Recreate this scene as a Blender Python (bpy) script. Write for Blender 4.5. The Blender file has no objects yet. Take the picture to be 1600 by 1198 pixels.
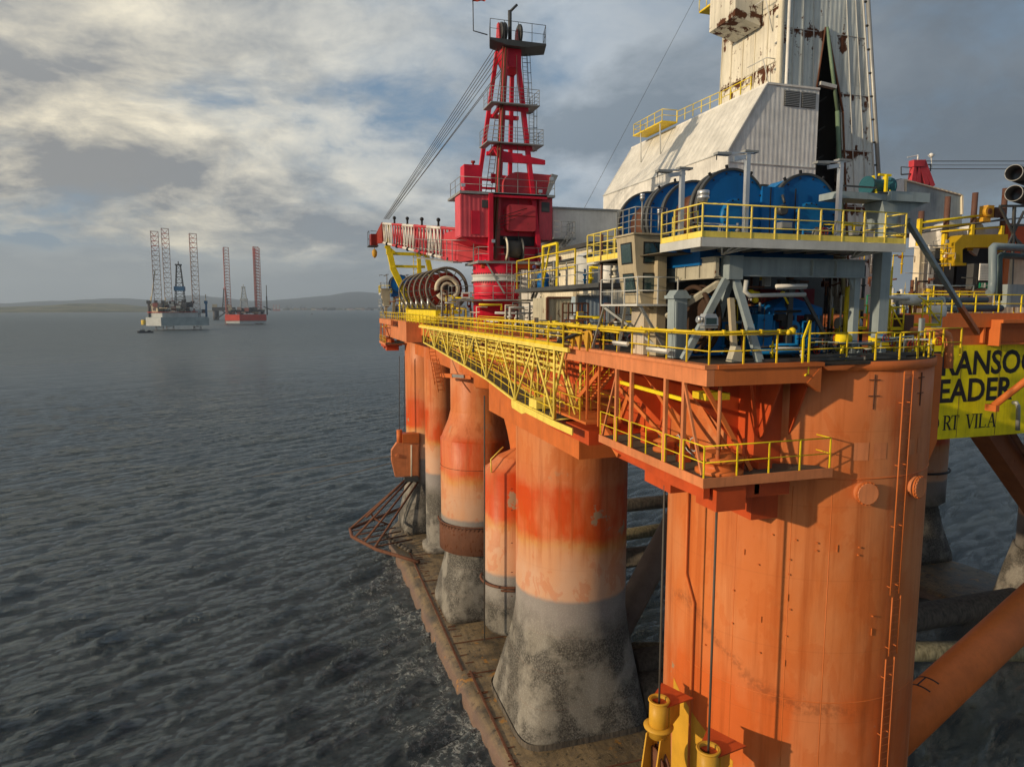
import bpy, math, random
from mathutils import Vector as V, noise as NZ
R = math.radians
random.seed(7)
S = bpy.context.scene
COL = S.collection

# ------------------------------------------------------------------ camera, world, sun
YAW, PITCH, FL, CH = R(17.2), R(6.42), 1067.0, 38.0
cam = bpy.data.cameras.new('camera'); camo = bpy.data.objects.new('camera', cam); COL.objects.link(camo)
camo.location = (0, 0, CH); camo.rotation_euler = (math.pi/2-PITCH, 0, -YAW)
cam.sensor_width = 36; cam.lens = FL/1600*36; cam.clip_start = 0.2; cam.clip_end = 90000
S.camera = camo
S.view_settings.view_transform = 'Standard'; S.view_settings.look = 'None'
S.view_settings.exposure = 0.0; S.view_settings.gamma = 1.0
S.cycles.max_bounces = 6; S.cycles.diffuse_bounces = 3; S.cycles.glossy_bounces = 3
S.cycles.transmission_bounces = 3; S.cycles.volume_bounces = 0; S.cycles.sample_clamp_direct = 3.0; S.cycles.sample_clamp_indirect = 3.0; S.cycles.use_denoising = True

# sun: comes from the left and a little behind the camera, low and warm
SUN_AZ = R(-99.0)          # compass from +Y (clockwise positive)
SUN_EL = R(15.0)
sd = V((math.sin(SUN_AZ)*math.cos(SUN_EL), math.cos(SUN_AZ)*math.cos(SUN_EL), math.sin(SUN_EL)))
sl = bpy.data.lights.new('sun', 'SUN'); sl.energy = 4.5; sl.angle = R(0.8); sl.color = (1.0, 0.79, 0.53)
so = bpy.data.objects.new('sun', sl); COL.objects.link(so); so.location = (-200, -50, 200)
so.rotation_euler = sd.to_track_quat('Z', 'Y').to_euler()

class G:
    """small node-graph helper"""
    def __init__(s, tree): s.t = tree; s.n = tree.nodes; s.l = tree.links
    def add(s, typ, ins=None, **kw):
        nd = s.n.new(typ)
        for k, v in kw.items(): setattr(nd, k, v)
        for k, v in (ins or {}).items():
            sock = nd.inputs[k]
            if isinstance(v, bpy.types.NodeSocket): s.l.new(v, sock)
            else: sock.default_value = v
        return nd
    def math(s, op, a, b=0.0, c=0.0, clamp=False):
        return s.add('ShaderNodeMath', {0: a, 1: b, 2: c}, operation=op, use_clamp=clamp).outputs[0]
    def vmath(s, op, a, b): return s.add('ShaderNodeVectorMath', {0: a, 1: b}, operation=op).outputs[0]
    def noise(s, vec, scale, detail=4, rough=.55, dist=0.0):
        return s.add('ShaderNodeTexNoise', {'Vector': vec, 'Scale': scale, 'Detail': detail, 'Roughness': rough, 'Distortion': dist}).outputs[0]
    def ramp(s, fac, stops, interp='LINEAR'):
        nd = s.add('ShaderNodeValToRGB', {0: fac}); cr = nd.color_ramp; cr.interpolation = interp
        while len(cr.elements) < len(stops): cr.elements.new(0.5)
        for e, (p, c) in zip(cr.elements, stops):
            e.position = p; e.color = (c, c, c, 1) if not hasattr(c, '__len__') else (*c, 1)
        return nd.outputs[0]
    def mix(s, fac, a, b, mode='MIX'):
        nd = s.add('ShaderNodeMix', data_type='RGBA', blend_type=mode)
        for i, v in ((0, fac), (6, a), (7, b)):
            if isinstance(v, bpy.types.NodeSocket): s.l.new(v, nd.inputs[i])
            else: nd.inputs[i].default_value = v if not hasattr(v, '__len__') else (*v, 1)[:4]
        return nd.outputs[2]
    def sep(s, vec): return s.add('ShaderNodeSeparateXYZ', {0: vec}).outputs
    def comb(s, x, y, z): return s.add('ShaderNodeCombineXYZ', {0: x, 1: y, 2: z}).outputs[0]

SKY_A = (8.3, 16.7, 0.0); SKY_B = (8.7, 24.3, 0.0)
W = bpy.data.worlds.new('World'); S.world = W; W.use_nodes = True
g = G(W.node_tree); g.n.clear()
sky = g.add('ShaderNodeTexSky', sky_type='NISHITA'); sky.sun_disc = False
sky.sun_elevation = SUN_EL; sky.sun_rotation = SUN_AZ; sky.altitude = 40; sky.dust_density = 1.5; sky.air_density = 1.2
bg = g.add('ShaderNodeBackground', {0: g.mix(0.75, sky.outputs[0], (1.5, 2.6, 4.1)), 1: 0.11})
tc = g.add('ShaderNodeTexCoord').outputs['Generated']
dx, dy, dz = g.sep(tc)[:3]
zz = g.math('MAXIMUM', dz, 0.0)
den = g.math('ADD', zz, 0.30)
cp = g.comb(g.math('DIVIDE', dx, den), g.math('DIVIDE', dy, den), 0.0)
# warm towards the sun side (-x), cold to the right; sky right and behind darkened to cut fill
warm = g.ramp(g.math('MULTIPLY_ADD', dx, -0.5, 0.5), [(0.33, 0.0), (0.60, 1.0)])
behind = g.ramp(g.math('MULTIPLY_ADD', g.math('SUBTRACT', dx, g.math('MULTIPLY', dy, 0.5)), 0.4, 0.5), [(0.46, 0.0), (0.66, 1.0)])
wn = g.add('ShaderNodeTexNoise', {'Vector': cp, 'Scale': 1.6, 'Detail': 3}).outputs[1]
warp = g.add('ShaderNodeVectorMath', {0: wn, 1: (0.28, 0.28, 0.0)}, operation='MULTIPLY').outputs[0]
cq = g.vmath('ADD', cp, warp)
n1 = g.noise(g.vmath('ADD', cq, SKY_A), 0.95, 12, 0.61)
cover = g.ramp(n1, [(0.395, 0.0), (0.455, 0.65), (0.52, 1.0)])
n2 = g.noise(g.vmath('ADD', cq, SKY_B), 1.7, 12, 0.62)
n3 = g.noise(g.vmath('ADD', cq, (9.7, 4.3, 0)), 0.8, 5, 0.5)
lit = g.ramp(g.math('ADD', g.math('MULTIPLY', n2, .6), g.math('MULTIPLY', n3, .4)), [(0.44, 0.0), (0.49, 0.45), (0.545, 1.0)])
ccw = g.mix(lit, (0.22, 0.215, 0.21), (0.98, 0.86, 0.62))
ccc = g.mix(lit, (0.175, 0.22, 0.27), (0.46, 0.51, 0.56))
cc = g.mix(warm, ccc, ccw)
cc = g.mix(g.math('MULTIPLY', g.ramp(zz, [(.20, 0.0), (.45, 1.0)]), .45), cc, (0.42, 0.45, 0.46))
# heavy grey deck low over the horizon
lowb = g.ramp(g.math('ADD', zz, g.math('MULTIPLY_ADD', n2, .22, -.11)), [(0.045, 1.0), (0.095, 0.0)])
cc = g.mix(g.math('MULTIPLY', lowb, 0.85), cc, g.mix(warm, (0.17, 0.21, 0.25), (0.24, 0.27, 0.29)))
cover = g.math('MAXIMUM', cover, lowb)
hz = g.ramp(dz, [(0.0, 1.0), (0.05, 0.0)])
cc = g.mix(g.math('MULTIPLY', hz, 0.5), cc, (0.30, 0.345, 0.37))
cc = g.mix(g.math('MULTIPLY', behind, 0.85), cc, (0.085, 0.105, 0.13))
bg2 = g.add('ShaderNodeBackground', {0: cc, 1: 1.28})
ms = g.add('ShaderNodeMixShader', {0: g.math('MULTIPLY', cover, 0.93), 1: bg.outputs[0], 2: bg2.outputs[0]})
g.add('ShaderNodeOutputWorld', {0: ms.outputs[0]})

# ------------------------------------------------------------------ measuring
_fw = V((math.sin(YAW)*math.cos(PITCH), math.cos(YAW)*math.cos(PITCH), -math.sin(PITCH)))
_rt = V((math.cos(YAW), -math.sin(YAW), 0)); _up = _rt.cross(_fw)
def at(px, py, **k):
    """world point seen at photo pixel (px, py) on the plane x=, y= or z="""
    r = _fw + _rt*((px-800)/FL) - _up*((py-599)/FL)
    (a, v), = k.items(); i = 'xyz'.index(a)
    t = (v-(0, 0, CH)[i])/r[i]
    return V((0, 0, CH)) + r*t

# ------------------------------------------------------------------ mesh building
class MB:
    def __init__(s): s.v = []; s.f = []; s.sm = []
    def face(s, idx, smooth=False): s.f.append(tuple(idx)); s.sm.append(smooth)
    def add(s, vs): b = len(s.v); s.v += [V(p) for p in vs]; return b
    def box(s, x0, x1, y0, y1, z0, z1):
        b = s.add([(x0,y0,z0),(x1,y0,z0),(x1,y1,z0),(x0,y1,z0),(x0,y0,z1),(x1,y0,z1),(x1,y1,z1),(x0,y1,z1)])
        for q in ((0,3,2,1),(4,5,6,7),(0,1,5,4),(1,2,6,5),(2,3,7,6),(3,0,4,7)): s.face([b+i for i in q])
        return s
    def cbox(s, c, sx, sy, sz): return s.box(c[0]-sx/2, c[0]+sx/2, c[1]-sy/2, c[1]+sy/2, c[2]-sz/2, c[2]+sz/2)
    def beam(s, p, q, w, h=None, up=(0, 0, 1)):
        """rectangular bar from p to q, width w across, height h along up"""
        h = h or w; p = V(p); q = V(q); d = (q-p).normalized(); u = V(up)
        if abs(d.dot(u)) > .97: u = V((0, 1, 0)) if abs(d.y) < .9 else V((1, 0, 0))
        a = d.cross(u).normalized()*(w/2); b = a.cross(d).normalized()*(h/2)
        k = s.add([p-a-b, p+a-b, p+a+b, p-a+b, q-a-b, q+a-b, q+a+b, q-a+b])
        for f in ((0,3,2,1),(4,5,6,7),(0,1,5,4),(1,2,6,5),(2,3,7,6),(3,0,4,7)): s.face([k+i for i in f][::-1])
        return s
    def ibeam(s, p, q, w, h, t=.04, up=(0, 0, 1)):
        p = V(p); q = V(q); u = V(up)*(h/2-t/2)
        s.beam(p+u, q+u, w, t, up); s.beam(p-u, q-u, w, t, up); s.beam(p, q, t, h-2*t, up); return s
    def tube(s, p, q, r, n=8, r2=None, caps=True):
        p = V(p); q = V(q); r2 = r if r2 is None else r2; d = (q-p)
        if d.length < 1e-6: return s
        d.normalize(); u = V((0, 0, 1)) if abs(d.z) < .9 else V((1, 0, 0))
        a = d.cross(u).normalized(); b = a.cross(d)
        k = s.add([c+(a*math.cos(2*math.pi*i/n)+b*math.sin(2*math.pi*i/n))*rr for c, rr in ((p, r), (q, r2)) for i in range(n)])
        for i in range(n): j = (i+1) % n; s.face((k+i, k+j, k+n+j, k+n+i)[::-1], n > 5)
        if caps: s.face([k+i for i in range(n)]); s.face([k+n+i for i in range(n)][::-1])
        return s
    def pipe(s, pts, r, n=8):
        """bent round pipe through pts (mitred elbows)"""
        pts = [V(p) for p in pts]; rings = []
        up = None
        for i, p in enumerate(pts):
            d0 = (p-pts[i-1]).normalized() if i else (pts[1]-p).normalized()
            d1 = (pts[i+1]-p).normalized() if i < len(pts)-1 else d0
            d = (d0+d1).normalized()
            if up is None: up = V((0, 0, 1)) if abs(d.z) < .9 else V((1, 0, 0))
            a = d.cross(up)
            if a.length < .05: up = V((0, 1, 0)) if abs(d.y) < .9 else V((1, 0, 0)); a = d.cross(up)
            a.normalize(); b = a.cross(d); up = b
            rings.append([p+(a*math.cos(2*math.pi*k/n)+b*math.sin(2*math.pi*k/n))*r for k in range(n)])
        k = s.add([v for rg in rings for v in rg])
        for m in range(len(rings)-1):
            for i in range(n): j = (i+1) % n; o = k+m*n; s.face((o+i, o+n+i, o+n+j, o+j), True)
        s.face([k+i for i in range(n)]); s.face([k+(len(rings)-1)*n+i for i in range(n)][::-1])
        return s
    def arc(s, c, rad, a0, a1, axis, r, n=24, m=6):
        """round tube bent on a circle, normal along axis 'x','y' or 'z'"""
        pts = []
        for i in range(n+1):
            t = R(a0+(a1-a0)*i/n); u, w = math.cos(t)*rad, math.sin(t)*rad
            pts.append(V(c)+(V((0, u, w)) if axis == 'x' else V((u, 0, w)) if axis == 'y' else V((u, w, 0))))
        return s.pipe(pts, r, m)
    def lathe(s, c, axis, prof, n=32, cap=True):
        """prof = [(radius, distance along axis)]"""
        c = V(c); e = {'x': (V((0,1,0)), V((0,0,1)), V((1,0,0))), 'y': (V((0,0,1)), V((1,0,0)), V((0,1,0))), 'z': (V((1,0,0)), V((0,1,0)), V((0,0,1)))}[axis]
        k = s.add([c+e[2]*h+(e[0]*math.cos(2*math.pi*i/n)+e[1]*math.sin(2*math.pi*i/n))*r for r, h in prof for i in range(n)])
        for m in range(len(prof)-1):
            same = abs(prof[m][1]-prof[m+1][1]) < 1e-4
            for i in range(n): j = (i+1) % n; o = k+m*n; s.face((o+i, o+j, o+n+j, o+n+i), not same)
        if cap: s.face([k+i for i in range(n)][::-1]); s.face([k+(len(prof)-1)*n+i for i in range(n)])
        return s
    def prism(s, pts, d):
        """closed outline pts (3D) pushed by vector d"""
        d = V(d); n = len(pts); k = s.add(list(pts)+[V(p)+d for p in pts])
        s.face([k+i for i in range(n)][::-1]); s.face([k+n+i for i in range(n)])
        for i in range(n): j = (i+1) % n; s.face((k+i, k+j, k+n+j, k+n+i))
        return s
    def loft(s, c, rings, n=72, cap=True):
        """rings = (z, half size, superellipse power, dx, dy) round centre c"""
        k = len(s.v)
        for z, a, p, ox, oy in rings:
            for i in range(n):
                t = 2*math.pi*i/n; q, w = math.cos(t), math.sin(t)
                r = a/((abs(q)**p+abs(w)**p)**(1/p)); s.v.append(V((c[0]+ox+q*r, c[1]+oy+w*r, z)))
        for m in range(len(rings)-1):
            for i in range(n): j = (i+1) % n; o = k+m*n; s.face((o+i, o+j, o+n+j, o+n+i), True)
        if cap: s.face([k+i for i in range(n)][::-1]); s.face([k+(len(rings)-1)*n+i for i in range(n)])
        return s
    def ball(s, c, r, n=12, sz=1.0):
        pr = [(max(1e-3, r*math.sin(math.pi*i/8)), -r*sz*math.cos(math.pi*i/8)) for i in range(9)]
        return s.lathe(c, 'z', pr, n)

OFF = {}
def link(name, mb, mat, loc):
    me = bpy.data.meshes.new(name); L = V(loc)
    me.from_pydata([tuple(v-L) for v in mb.v], [], mb.f); me.polygons.foreach_set('use_smooth', mb.sm)
    me.materials.append(mat); me.update()
    o = bpy.data.objects.new(name, me); COL.objects.link(o); return o
def thing(name, label, cat, loc=(0, 0, 0), group=None):
    o = bpy.data.objects.new(name, None); COL.objects.link(o); o.location = loc; o.empty_display_size = .2
    o['label'] = label; o['category'] = cat; OFF[o.name] = V(loc)
    if group: o['group'] = group
    return o
SPLIT = {'gusset', 'wall_stiffener', 'valve_gear', 'hanger', 'saddle', 'weld_cross', 'standpipe', 'pipe_clamp', 'welded_lug', 'motor', 'support_bracket', 'pipe_hook', 'pipe_run',
         'roller', 'cross_beam', 'floor_beam', 'mast_pipe', 'boom_fitting', 'v_strut', 'stay', 'sheave_cheek', 'balcony_strut', 'jib_arm', 'kick_pipe', 'weed_line', 'opening_post', 'inner_frame',
         'clamp', 'pipe_bracket', 'step_bracket', 'doubler_plate', 'guard_lug', 'bracket', 'brace', 'cross_bar', 'frame_member', 'white_column', 'grey_bay', 'louver', 'support_wall', 'deck_crane', 'haunch_plate', 'fascia_beam', 'edge_channel', 'band_brake', 'collar', 'frame'}
def islands(mb):
    par = list(range(len(mb.v)))
    def fd(i):
        while par[i] != i: par[i] = par[par[i]]; i = par[i]
        return i
    for f in mb.f:
        a = fd(f[0])
        for j in f[1:]: par[fd(j)] = a
    grp = {}
    for f, sm in zip(mb.f, mb.sm): grp.setdefault(fd(f[0]), []).append((f, sm))
    out = []
    for fs in grp.values():
        m = MB(); ix = {}
        for f, sm in fs:
            nf = []
            for i in f:
                if i not in ix: ix[i] = len(m.v); m.v.append(mb.v[i])
                nf.append(ix[i])
            m.f.append(tuple(nf)); m.sm.append(sm)
        out.append(m)
    return out
def part(name, mb, mat, parent, label=None):
    if not mb.v: return None
    if name in SPLIT and not label:
        ms = islands(mb)
        if 1 < len(ms) <= 60:
            for m in ms[1:]: part_one(name, m, mat, parent)
            return part_one(name, ms[0], mat, parent)
    return part_one(name, mb, mat, parent, label)
def part_one(name, mb, mat, parent, label=None):
    L = OFF[parent.name]; o = link(name, mb, mat, L); o.parent = parent; OFF[o.name] = L
    if label: o['label'] = label
    return o
def solo(name, mb, mat, label, cat, group=None):
    xs = [v.x for v in mb.v]; ys = [v.y for v in mb.v]; zs = [v.z for v in mb.v]
    L = V(((min(xs)+max(xs))/2, (min(ys)+max(ys))/2, min(zs))); o = link(name, mb, mat, L); o.location = L
    OFF[o.name] = L; o['label'] = label; o['category'] = cat
    if group: o['group'] = group
    return o
def struct(name, mb, mat):
    o = link(name, mb, mat, (0, 0, 0)); o['kind'] = 'structure'; return o
def dup(root, loc, label=None, rz=0):
    c = root.copy(); COL.objects.link(c); c.location = loc; c.rotation_euler.z = rz
    if label: c['label'] = label
    for ch in list(root.children):
        d = ch.copy(); COL.objects.link(d); d.parent = c
        for gg in ch.children: e = gg.copy(); COL.objects.link(e); e.parent = d
    return c

# ------------------------------------------------------------------ materials
RUST = (0.10, 0.032, 0.012)
def paint(name, col, rough=.5, metal=0.0, var=.18, rust=0.0, streak=.15, corr=None, scale=1.0, rustcol=RUST, bump=0.0, spec=.25, rib=.5, seam=None):
    """weathered paint: tone variation, vertical dirt runs, rust spots; corr=(axis, pitch) pressed ribs"""
    m = bpy.data.materials.new(name); m.use_nodes = True; g = G(m.node_tree); g.n.clear()
    pos = g.add('ShaderNodeNewGeometry').outputs['Position']
    a = g.noise(pos, .6*scale, 5, .6)
    c = g.mix(g.ramp(a, [(.3, 0.0), (.7, 1.0)]), tuple(x*(1-var) for x in col), tuple(min(1, x*(1+var)) for x in col))
    st = g.noise(g.vmath('MULTIPLY', pos, (4*scale, 4*scale, .25*scale)), 1.0, 4, .6)
    c = g.mix(g.math('MULTIPLY', g.ramp(st, [(.48, 0.0), (.72, 1.0)]), streak), c, tuple(x*.35+.01 for x in col))
    rg = rough
    if rust > 0:
        r1 = g.noise(pos, 2.2*scale, 8, .68)
        r2 = g.noise(g.vmath('MULTIPLY', pos, (3*scale, 3*scale, .5*scale)), 1.0, 6, .65)
        rr = g.math('ADD', g.math('MULTIPLY', r1, .6), g.math('MULTIPLY', r2, .4))
        if seam:
            fz = g.math('FRACT', g.math('DIVIDE', g.math('SUBTRACT', seam[0], g.sep(pos)[2]), seam[1]))
            rr = g.math('ADD', rr, g.ramp(fz, [(0.0, .125), (.12, .075), (.35, 0.0), (.93, 0.0), (1.0, .10)]))
        t = .70-.26*rust
        k = g.ramp(rr, [(t, 0.0), (t+.035, 1.0)])
        c = g.mix(k, c, g.mix(g.noise(pos, 9, 3), tuple(x*.5 for x in rustcol), tuple(x*1.7 for x in rustcol)))
        rg = g.math('MULTIPLY_ADD', k, .4, rough, clamp=True)
    pr = g.add('ShaderNodeBsdfPrincipled', {'Base Color': c, 'Roughness': rg, 'Metallic': metal, 'Specular IOR Level': spec})
    h = None
    if corr:
        ax, pitch = corr; x = g.sep(pos)['XYZ'.index(ax.upper())]
        h = g.math('SINE', g.math('MULTIPLY', x, 2*math.pi/pitch))
        h = g.math('MULTIPLY', g.ramp(g.math('MULTIPLY_ADD', h, .5, .5), [(.3, 0.0), (.7, 1.0)]), 1.0)
        bp = g.add('ShaderNodeBump', {'Height': h, 'Strength': rib, 'Distance': pitch*.12})
        g.l.new(bp.outputs[0], pr.inputs['Normal'])
    else:
        bp = g.add('ShaderNodeBump', {'Height': g.noise(pos, 3.0*scale, 5, .6), 'Strength': .25+bump, 'Distance': .02+bump*.05})
        g.l.new(bp.outputs[0], pr.inputs['Normal'])
    g.add('ShaderNodeOutputMaterial', {0: pr.outputs[0]})
    return m

M = {}
M['orange'] = paint('orange_paint', (.57, .15, .035), .5, rust=.10, var=.14)
M['orange_pale'] = paint('faded_sunlit_orange', (.60, .21, .085), .55, rust=.22, streak=.3)  # lighter orange; on the side fascia it stands in for sunlight
M['red_orange'] = paint('red_orange_paint', (.50, .075, .018), .5, rust=.15, streak=.2)
M['yellow'] = paint('yellow_paint', (.70, .50, .02), .5, rust=.42, scale=2.0)
M['yellow_clean'] = paint('bright_yellow_paint', (.78, .60, .015), .45, rust=.18, scale=2)
M['yellow_pale'] = paint('pale_yellow_paint', (.78, .62, .12), .5, rust=.16, scale=2)
M['ochre'] = paint('ochre_paint', (.58, .31, .03), .45, rust=.2)
M['crane_red'] = paint('crane_red_paint', (.56, .014, .040), .42, rust=.05, var=.2)
M['crane_pink'] = paint('faded_crane_red_paint', (.56, .075, .10), .5, rust=.15, corr=('x', .42))
M['crane_rust'] = paint('weathered_crane_red', (.50, .045, .06), .5, rust=.34)
M['white_red'] = paint('boom_white_paint', (.66, .62, .58), .5, rust=.3)
M['steel'] = paint('galvanised_steel', (.30, .31, .31), .45, metal=.35, rust=.15)
M['dark_steel'] = paint('dark_steel', (.075, .078, .08), .5, metal=.3, rust=.2)
M['grey'] = paint('blue_grey_paint', (.27, .33, .36), .5, rust=.26, streak=.35)
M['grey_rust'] = paint('rust_streaked_grey_paint', (.44, .42, .34), .55, rust=.42, streak=.4)
M['light_grey'] = paint('light_grey_paint', (.50, .51, .50), .5, rust=.15)
M['alum'] = paint('bright_aluminium', (.62, .62, .62), .3, metal=.8)
M['white'] = paint('white_paint', (.70, .69, .66), .5, rust=.15)
M['white_x'] = paint('white_ribbed_cladding_side', (.66, .65, .62), .5, rust=.06, corr=('y', .5), streak=.3, rib=.3)
M['white_y'] = paint('white_ribbed_cladding_front', (.66, .67, .67), .5, rust=.05, corr=('x', .5), streak=.2, rib=.3)
M['derrick_x'] = paint('derrick_cladding_side', (.66, .63, .54), .55, rust=.52, seam=(62.5, 5.3), corr=('y', .55), streak=.5, scale=.35, rustcol=(.075, .028, .014))
M['derrick_y'] = paint('derrick_cladding_front', (.58, .63, .62), .55, rust=.48, seam=(59.8, 5.65), corr=('x', .55), streak=.55, scale=.35, rustcol=(.075, .028, .014))
M['blue'] = paint('bright_blue_paint', (.004, .115, .36), .45, rust=.08, var=.12, spec=.25)
M['blue_mid'] = paint('machine_blue_paint', (.006, .15, .40), .45, rust=.2, spec=.25)
M['teal'] = paint('dark_teal_paint', (.02, .10, .13), .45, rust=.2)
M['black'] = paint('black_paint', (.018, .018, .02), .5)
M['grime'] = paint('grimy_dark_deck', (.045, .040, .034), .75, rust=.4)
M['beige'] = paint('beige_paint', (.42, .36, .25), .5, rust=.10, streak=.3)
M['maroon'] = paint('maroon_paint', (.20, .015, .03), .5, rust=.05)
M['cream'] = paint('cream_paint', (.66, .60, .46), .55, rust=.14, corr=('x', .6))
M['cream_y'] = paint('cream_cladding', (.66, .61, .48), .55, rust=.14, corr=('y', .6))
M['cont_blue'] = paint('pale_blue_container', (.36, .46, .56), .5, rust=.12, corr=('x', .30))
M['cont_rust'] = paint('rusty_cream_container', (.46, .43, .33), .6, rust=.50, corr=('x', .30), streak=.6)
M['rusty'] = paint('rusty_steel', (.14, .06, .035), .75, rust=.6)
M['rust_dark'] = paint('dark_rusty_steel', (.05, .028, .018), .75, rust=.4)
M['brown_post'] = paint('brown_post', (.12, .06, .045), .7, rust=.5)
M['green'] = paint('green_sign', (.01, .25, .12), .5)
M['rope'] = paint('steel_wire_rope', (.09, .08, .07), .7, metal=.2)
M['hose'] = paint('grey_hose', (.17, .15, .13), .6, rust=.25)
M['reel_red'] = paint('reel_red', (.26, .02, .012), .5, rust=.25)
M['flag'] = paint('faded_red_cloth', (.5, .06, .03), .9)
M['grating'] = paint('deck_grating', (.10, .085, .06), .8, rust=.5)
def glass():
    m = bpy.data.materials.new('window_glass'); m.use_nodes = True; p = m.node_tree.nodes['Principled BSDF']
    p.inputs['Base Color'].default_value = (.03, .06, .065, 1); p.inputs['Roughness'].default_value = .08
    p.inputs['Specular IOR Level'].default_value = .9; return m
M['glass'] = glass()

def hull_mat():
    m = bpy.data.materials.new('banded_column_paint'); m.use_nodes = True; g = G(m.node_tree); g.n.clear()
    pos = g.add('ShaderNodeNewGeometry').outputs['Position']; x, y, z = g.sep(pos)[:3]
    big = g.noise(pos, .22, 5, .6); med = g.noise(pos, .9, 6, .62)
    zj = g.math('ADD', z, g.math('MULTIPLY_ADD', big, 2.2, -1.1))
    zf = g.math('DIVIDE', zj, 40.0)
    def p(v): return v/40.0
    c = g.ramp(zf, [(p(17.2), (.60, .27, .12)), (p(17.9), (.56, .24, .05)), (p(18.7), (.56, .075, .010)), (p(22.5), (.54, .066, .009)),
                    (p(23.3), (.56, .16, .06)), (p(25.5), (.58, .18, .055)), (p(33), (.57, .185, .07))])
    c = g.mix(g.math('MULTIPLY', g.ramp(g.math('DIVIDE', y, 100), [(.33, .62), (.36, 0.0)]), 1.0), c, (.57, .155, .036))
    # the painted lines are level: grey boot-top and pale band
    zs = g.math('ADD', z, g.math('MULTIPLY_ADD', med, .35, -.17))
    pale = g.ramp(g.math('DIVIDE', g.math('ADD', z, g.math('MULTIPLY_ADD', big, 5, -2.5)), 40), [(p(15.4), 1.0), (p(18.6), 0.0)])
    c = g.mix(g.math('MULTIPLY', pale, .85), c, (.58, .36, .25))
    boot = g.ramp(g.math('DIVIDE', zs, 40), [(p(13.05), 1.0), (p(13.35), 0.0)])
    c = g.mix(g.math('MULTIPLY', boot, .88), c, (.20, .205, .215))
    low = g.ramp(g.math('DIVIDE', g.math('ADD', z, g.math('ADD', g.math('MULTIPLY_ADD', med, 2.4, -1.2), g.math('MULTIPLY_ADD', big, 3.0, -1.5))), 40), [(p(9.2), 1.0), (p(12.0), 0.0)])
    c = g.mix(low, c, (.20, .185, .16))
    # faded lighter clouds of paint and darker runs
    fade = g.ramp(g.noise(g.vmath('MULTIPLY', pos, (1, 1, .35)), .35, 5, .55), [(.46, 0.0), (.60, 1.0)])
    c = g.mix(g.math('MULTIPLY', fade, .42), c, g.mix(boot, (.64, .29, .13), (.30, .29, .27)))
    st = g.ramp(g.noise(g.vmath('MULTIPLY', pos, (2.2, 2.2, .10)), 1.0, 5, .6), [(.50, 0.0), (.70, 1.0)])
    c = g.mix(g.math('MULTIPLY', st, g.math('MULTIPLY', g.math('MULTIPLY_ADD', pale, -.62, .60), g.math('MULTIPLY_ADD', low, -.95, 1.0))), c, (.34, .07, .012))
    pt_ = g.ramp(g.noise(g.vmath('MULTIPLY', pos, (1, 1, .6)), .55, 6, .6, .4), [(.555, 0.0), (.57, 1.0)])
    c = g.mix(g.math('MULTIPLY', g.math('MULTIPLY', pt_, .30), g.math('SUBTRACT', 1.0, boot)), c, (.50, .105, .018))
    # worn grey-green patches of old coating
    wp = g.ramp(g.noise(pos, .30, 7, .66), [(.63, 0.0), (.655, 1.0)])
    zwin = g.ramp(g.math('DIVIDE', z, 40), [(p(17), 0.0), (p(19), 1.0), (p(22.5), 1.0), (p(25), 0.0)])
    c = g.mix(g.math('MULTIPLY', g.math('MULTIPLY', wp, zwin), .8), c, (.30, .27, .18))
    # barnacle speckle in the wet zone
    sp = g.noise(pos, 8.5, 4, .75); sz = g.ramp(g.math('DIVIDE', g.math('ADD', z, g.math('MULTIPLY_ADD', big, 4, -2)), 40), [(p(12.2), 1.0), (p(15.0), .12), (p(17), 0.0)])
    c = g.mix(g.math('MULTIPLY', g.ramp(sp, [(.50, 0.0), (.60, 1.0)]), g.math('MULTIPLY', sz, .32)), c, (.42, .40, .36))
    dk = g.math('MULTIPLY', g.ramp(g.noise(pos, .33, 4, .6), [(.42, 0.0), (.54, 1.0)]), g.ramp(g.noise(pos, 6.5, 5, .8), [(.33, 0.0), (.56, 1.0)]))
    c = g.mix(g.math('MULTIPLY', g.math('MULTIPLY', dk, low), .85), c, (.02, .018, .017))
    # small rust freckles
    c = g.mix(g.ramp(g.noise(pos, 2.4, 9, .72), [(.70, 0.0), (.72, .8)]), c, (.16, .045, .015))
    # plate seams
    q = g.math('ABSOLUTE', g.math('SUBTRACT', g.math('FRACT', g.math('DIVIDE', z, 2.9)), .5))
    seam = g.ramp(q, [(.004, 1.0), (.009, 0.0)])
    c = g.mix(g.math('MULTIPLY', seam, .14), c, (.25, .06, .02))
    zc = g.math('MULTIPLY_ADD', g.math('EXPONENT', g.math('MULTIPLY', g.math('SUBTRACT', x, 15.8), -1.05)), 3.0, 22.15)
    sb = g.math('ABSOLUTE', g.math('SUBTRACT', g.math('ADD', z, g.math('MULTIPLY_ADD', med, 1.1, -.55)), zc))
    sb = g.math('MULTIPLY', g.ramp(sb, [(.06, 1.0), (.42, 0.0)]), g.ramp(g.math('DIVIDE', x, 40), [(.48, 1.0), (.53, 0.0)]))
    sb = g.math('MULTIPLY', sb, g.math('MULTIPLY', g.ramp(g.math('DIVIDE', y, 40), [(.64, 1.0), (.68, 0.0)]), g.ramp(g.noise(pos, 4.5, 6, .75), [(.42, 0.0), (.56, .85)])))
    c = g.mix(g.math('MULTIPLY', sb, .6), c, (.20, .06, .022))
    hgt = g.math('ADD', g.math('MULTIPLY', g.noise(pos, 7, 5, .7), g.math('MULTIPLY_ADD', low, 1.0, .06)), g.math('MULTIPLY', g.noise(pos, .8, 3), 1.3))
    bp = g.add('ShaderNodeBump', {'Height': hgt, 'Strength': .5, 'Distance': .06})
    rg = g.math('MULTIPLY_ADD', boot, .25, g.math('MULTIPLY_ADD', med, .25, .33))
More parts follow.
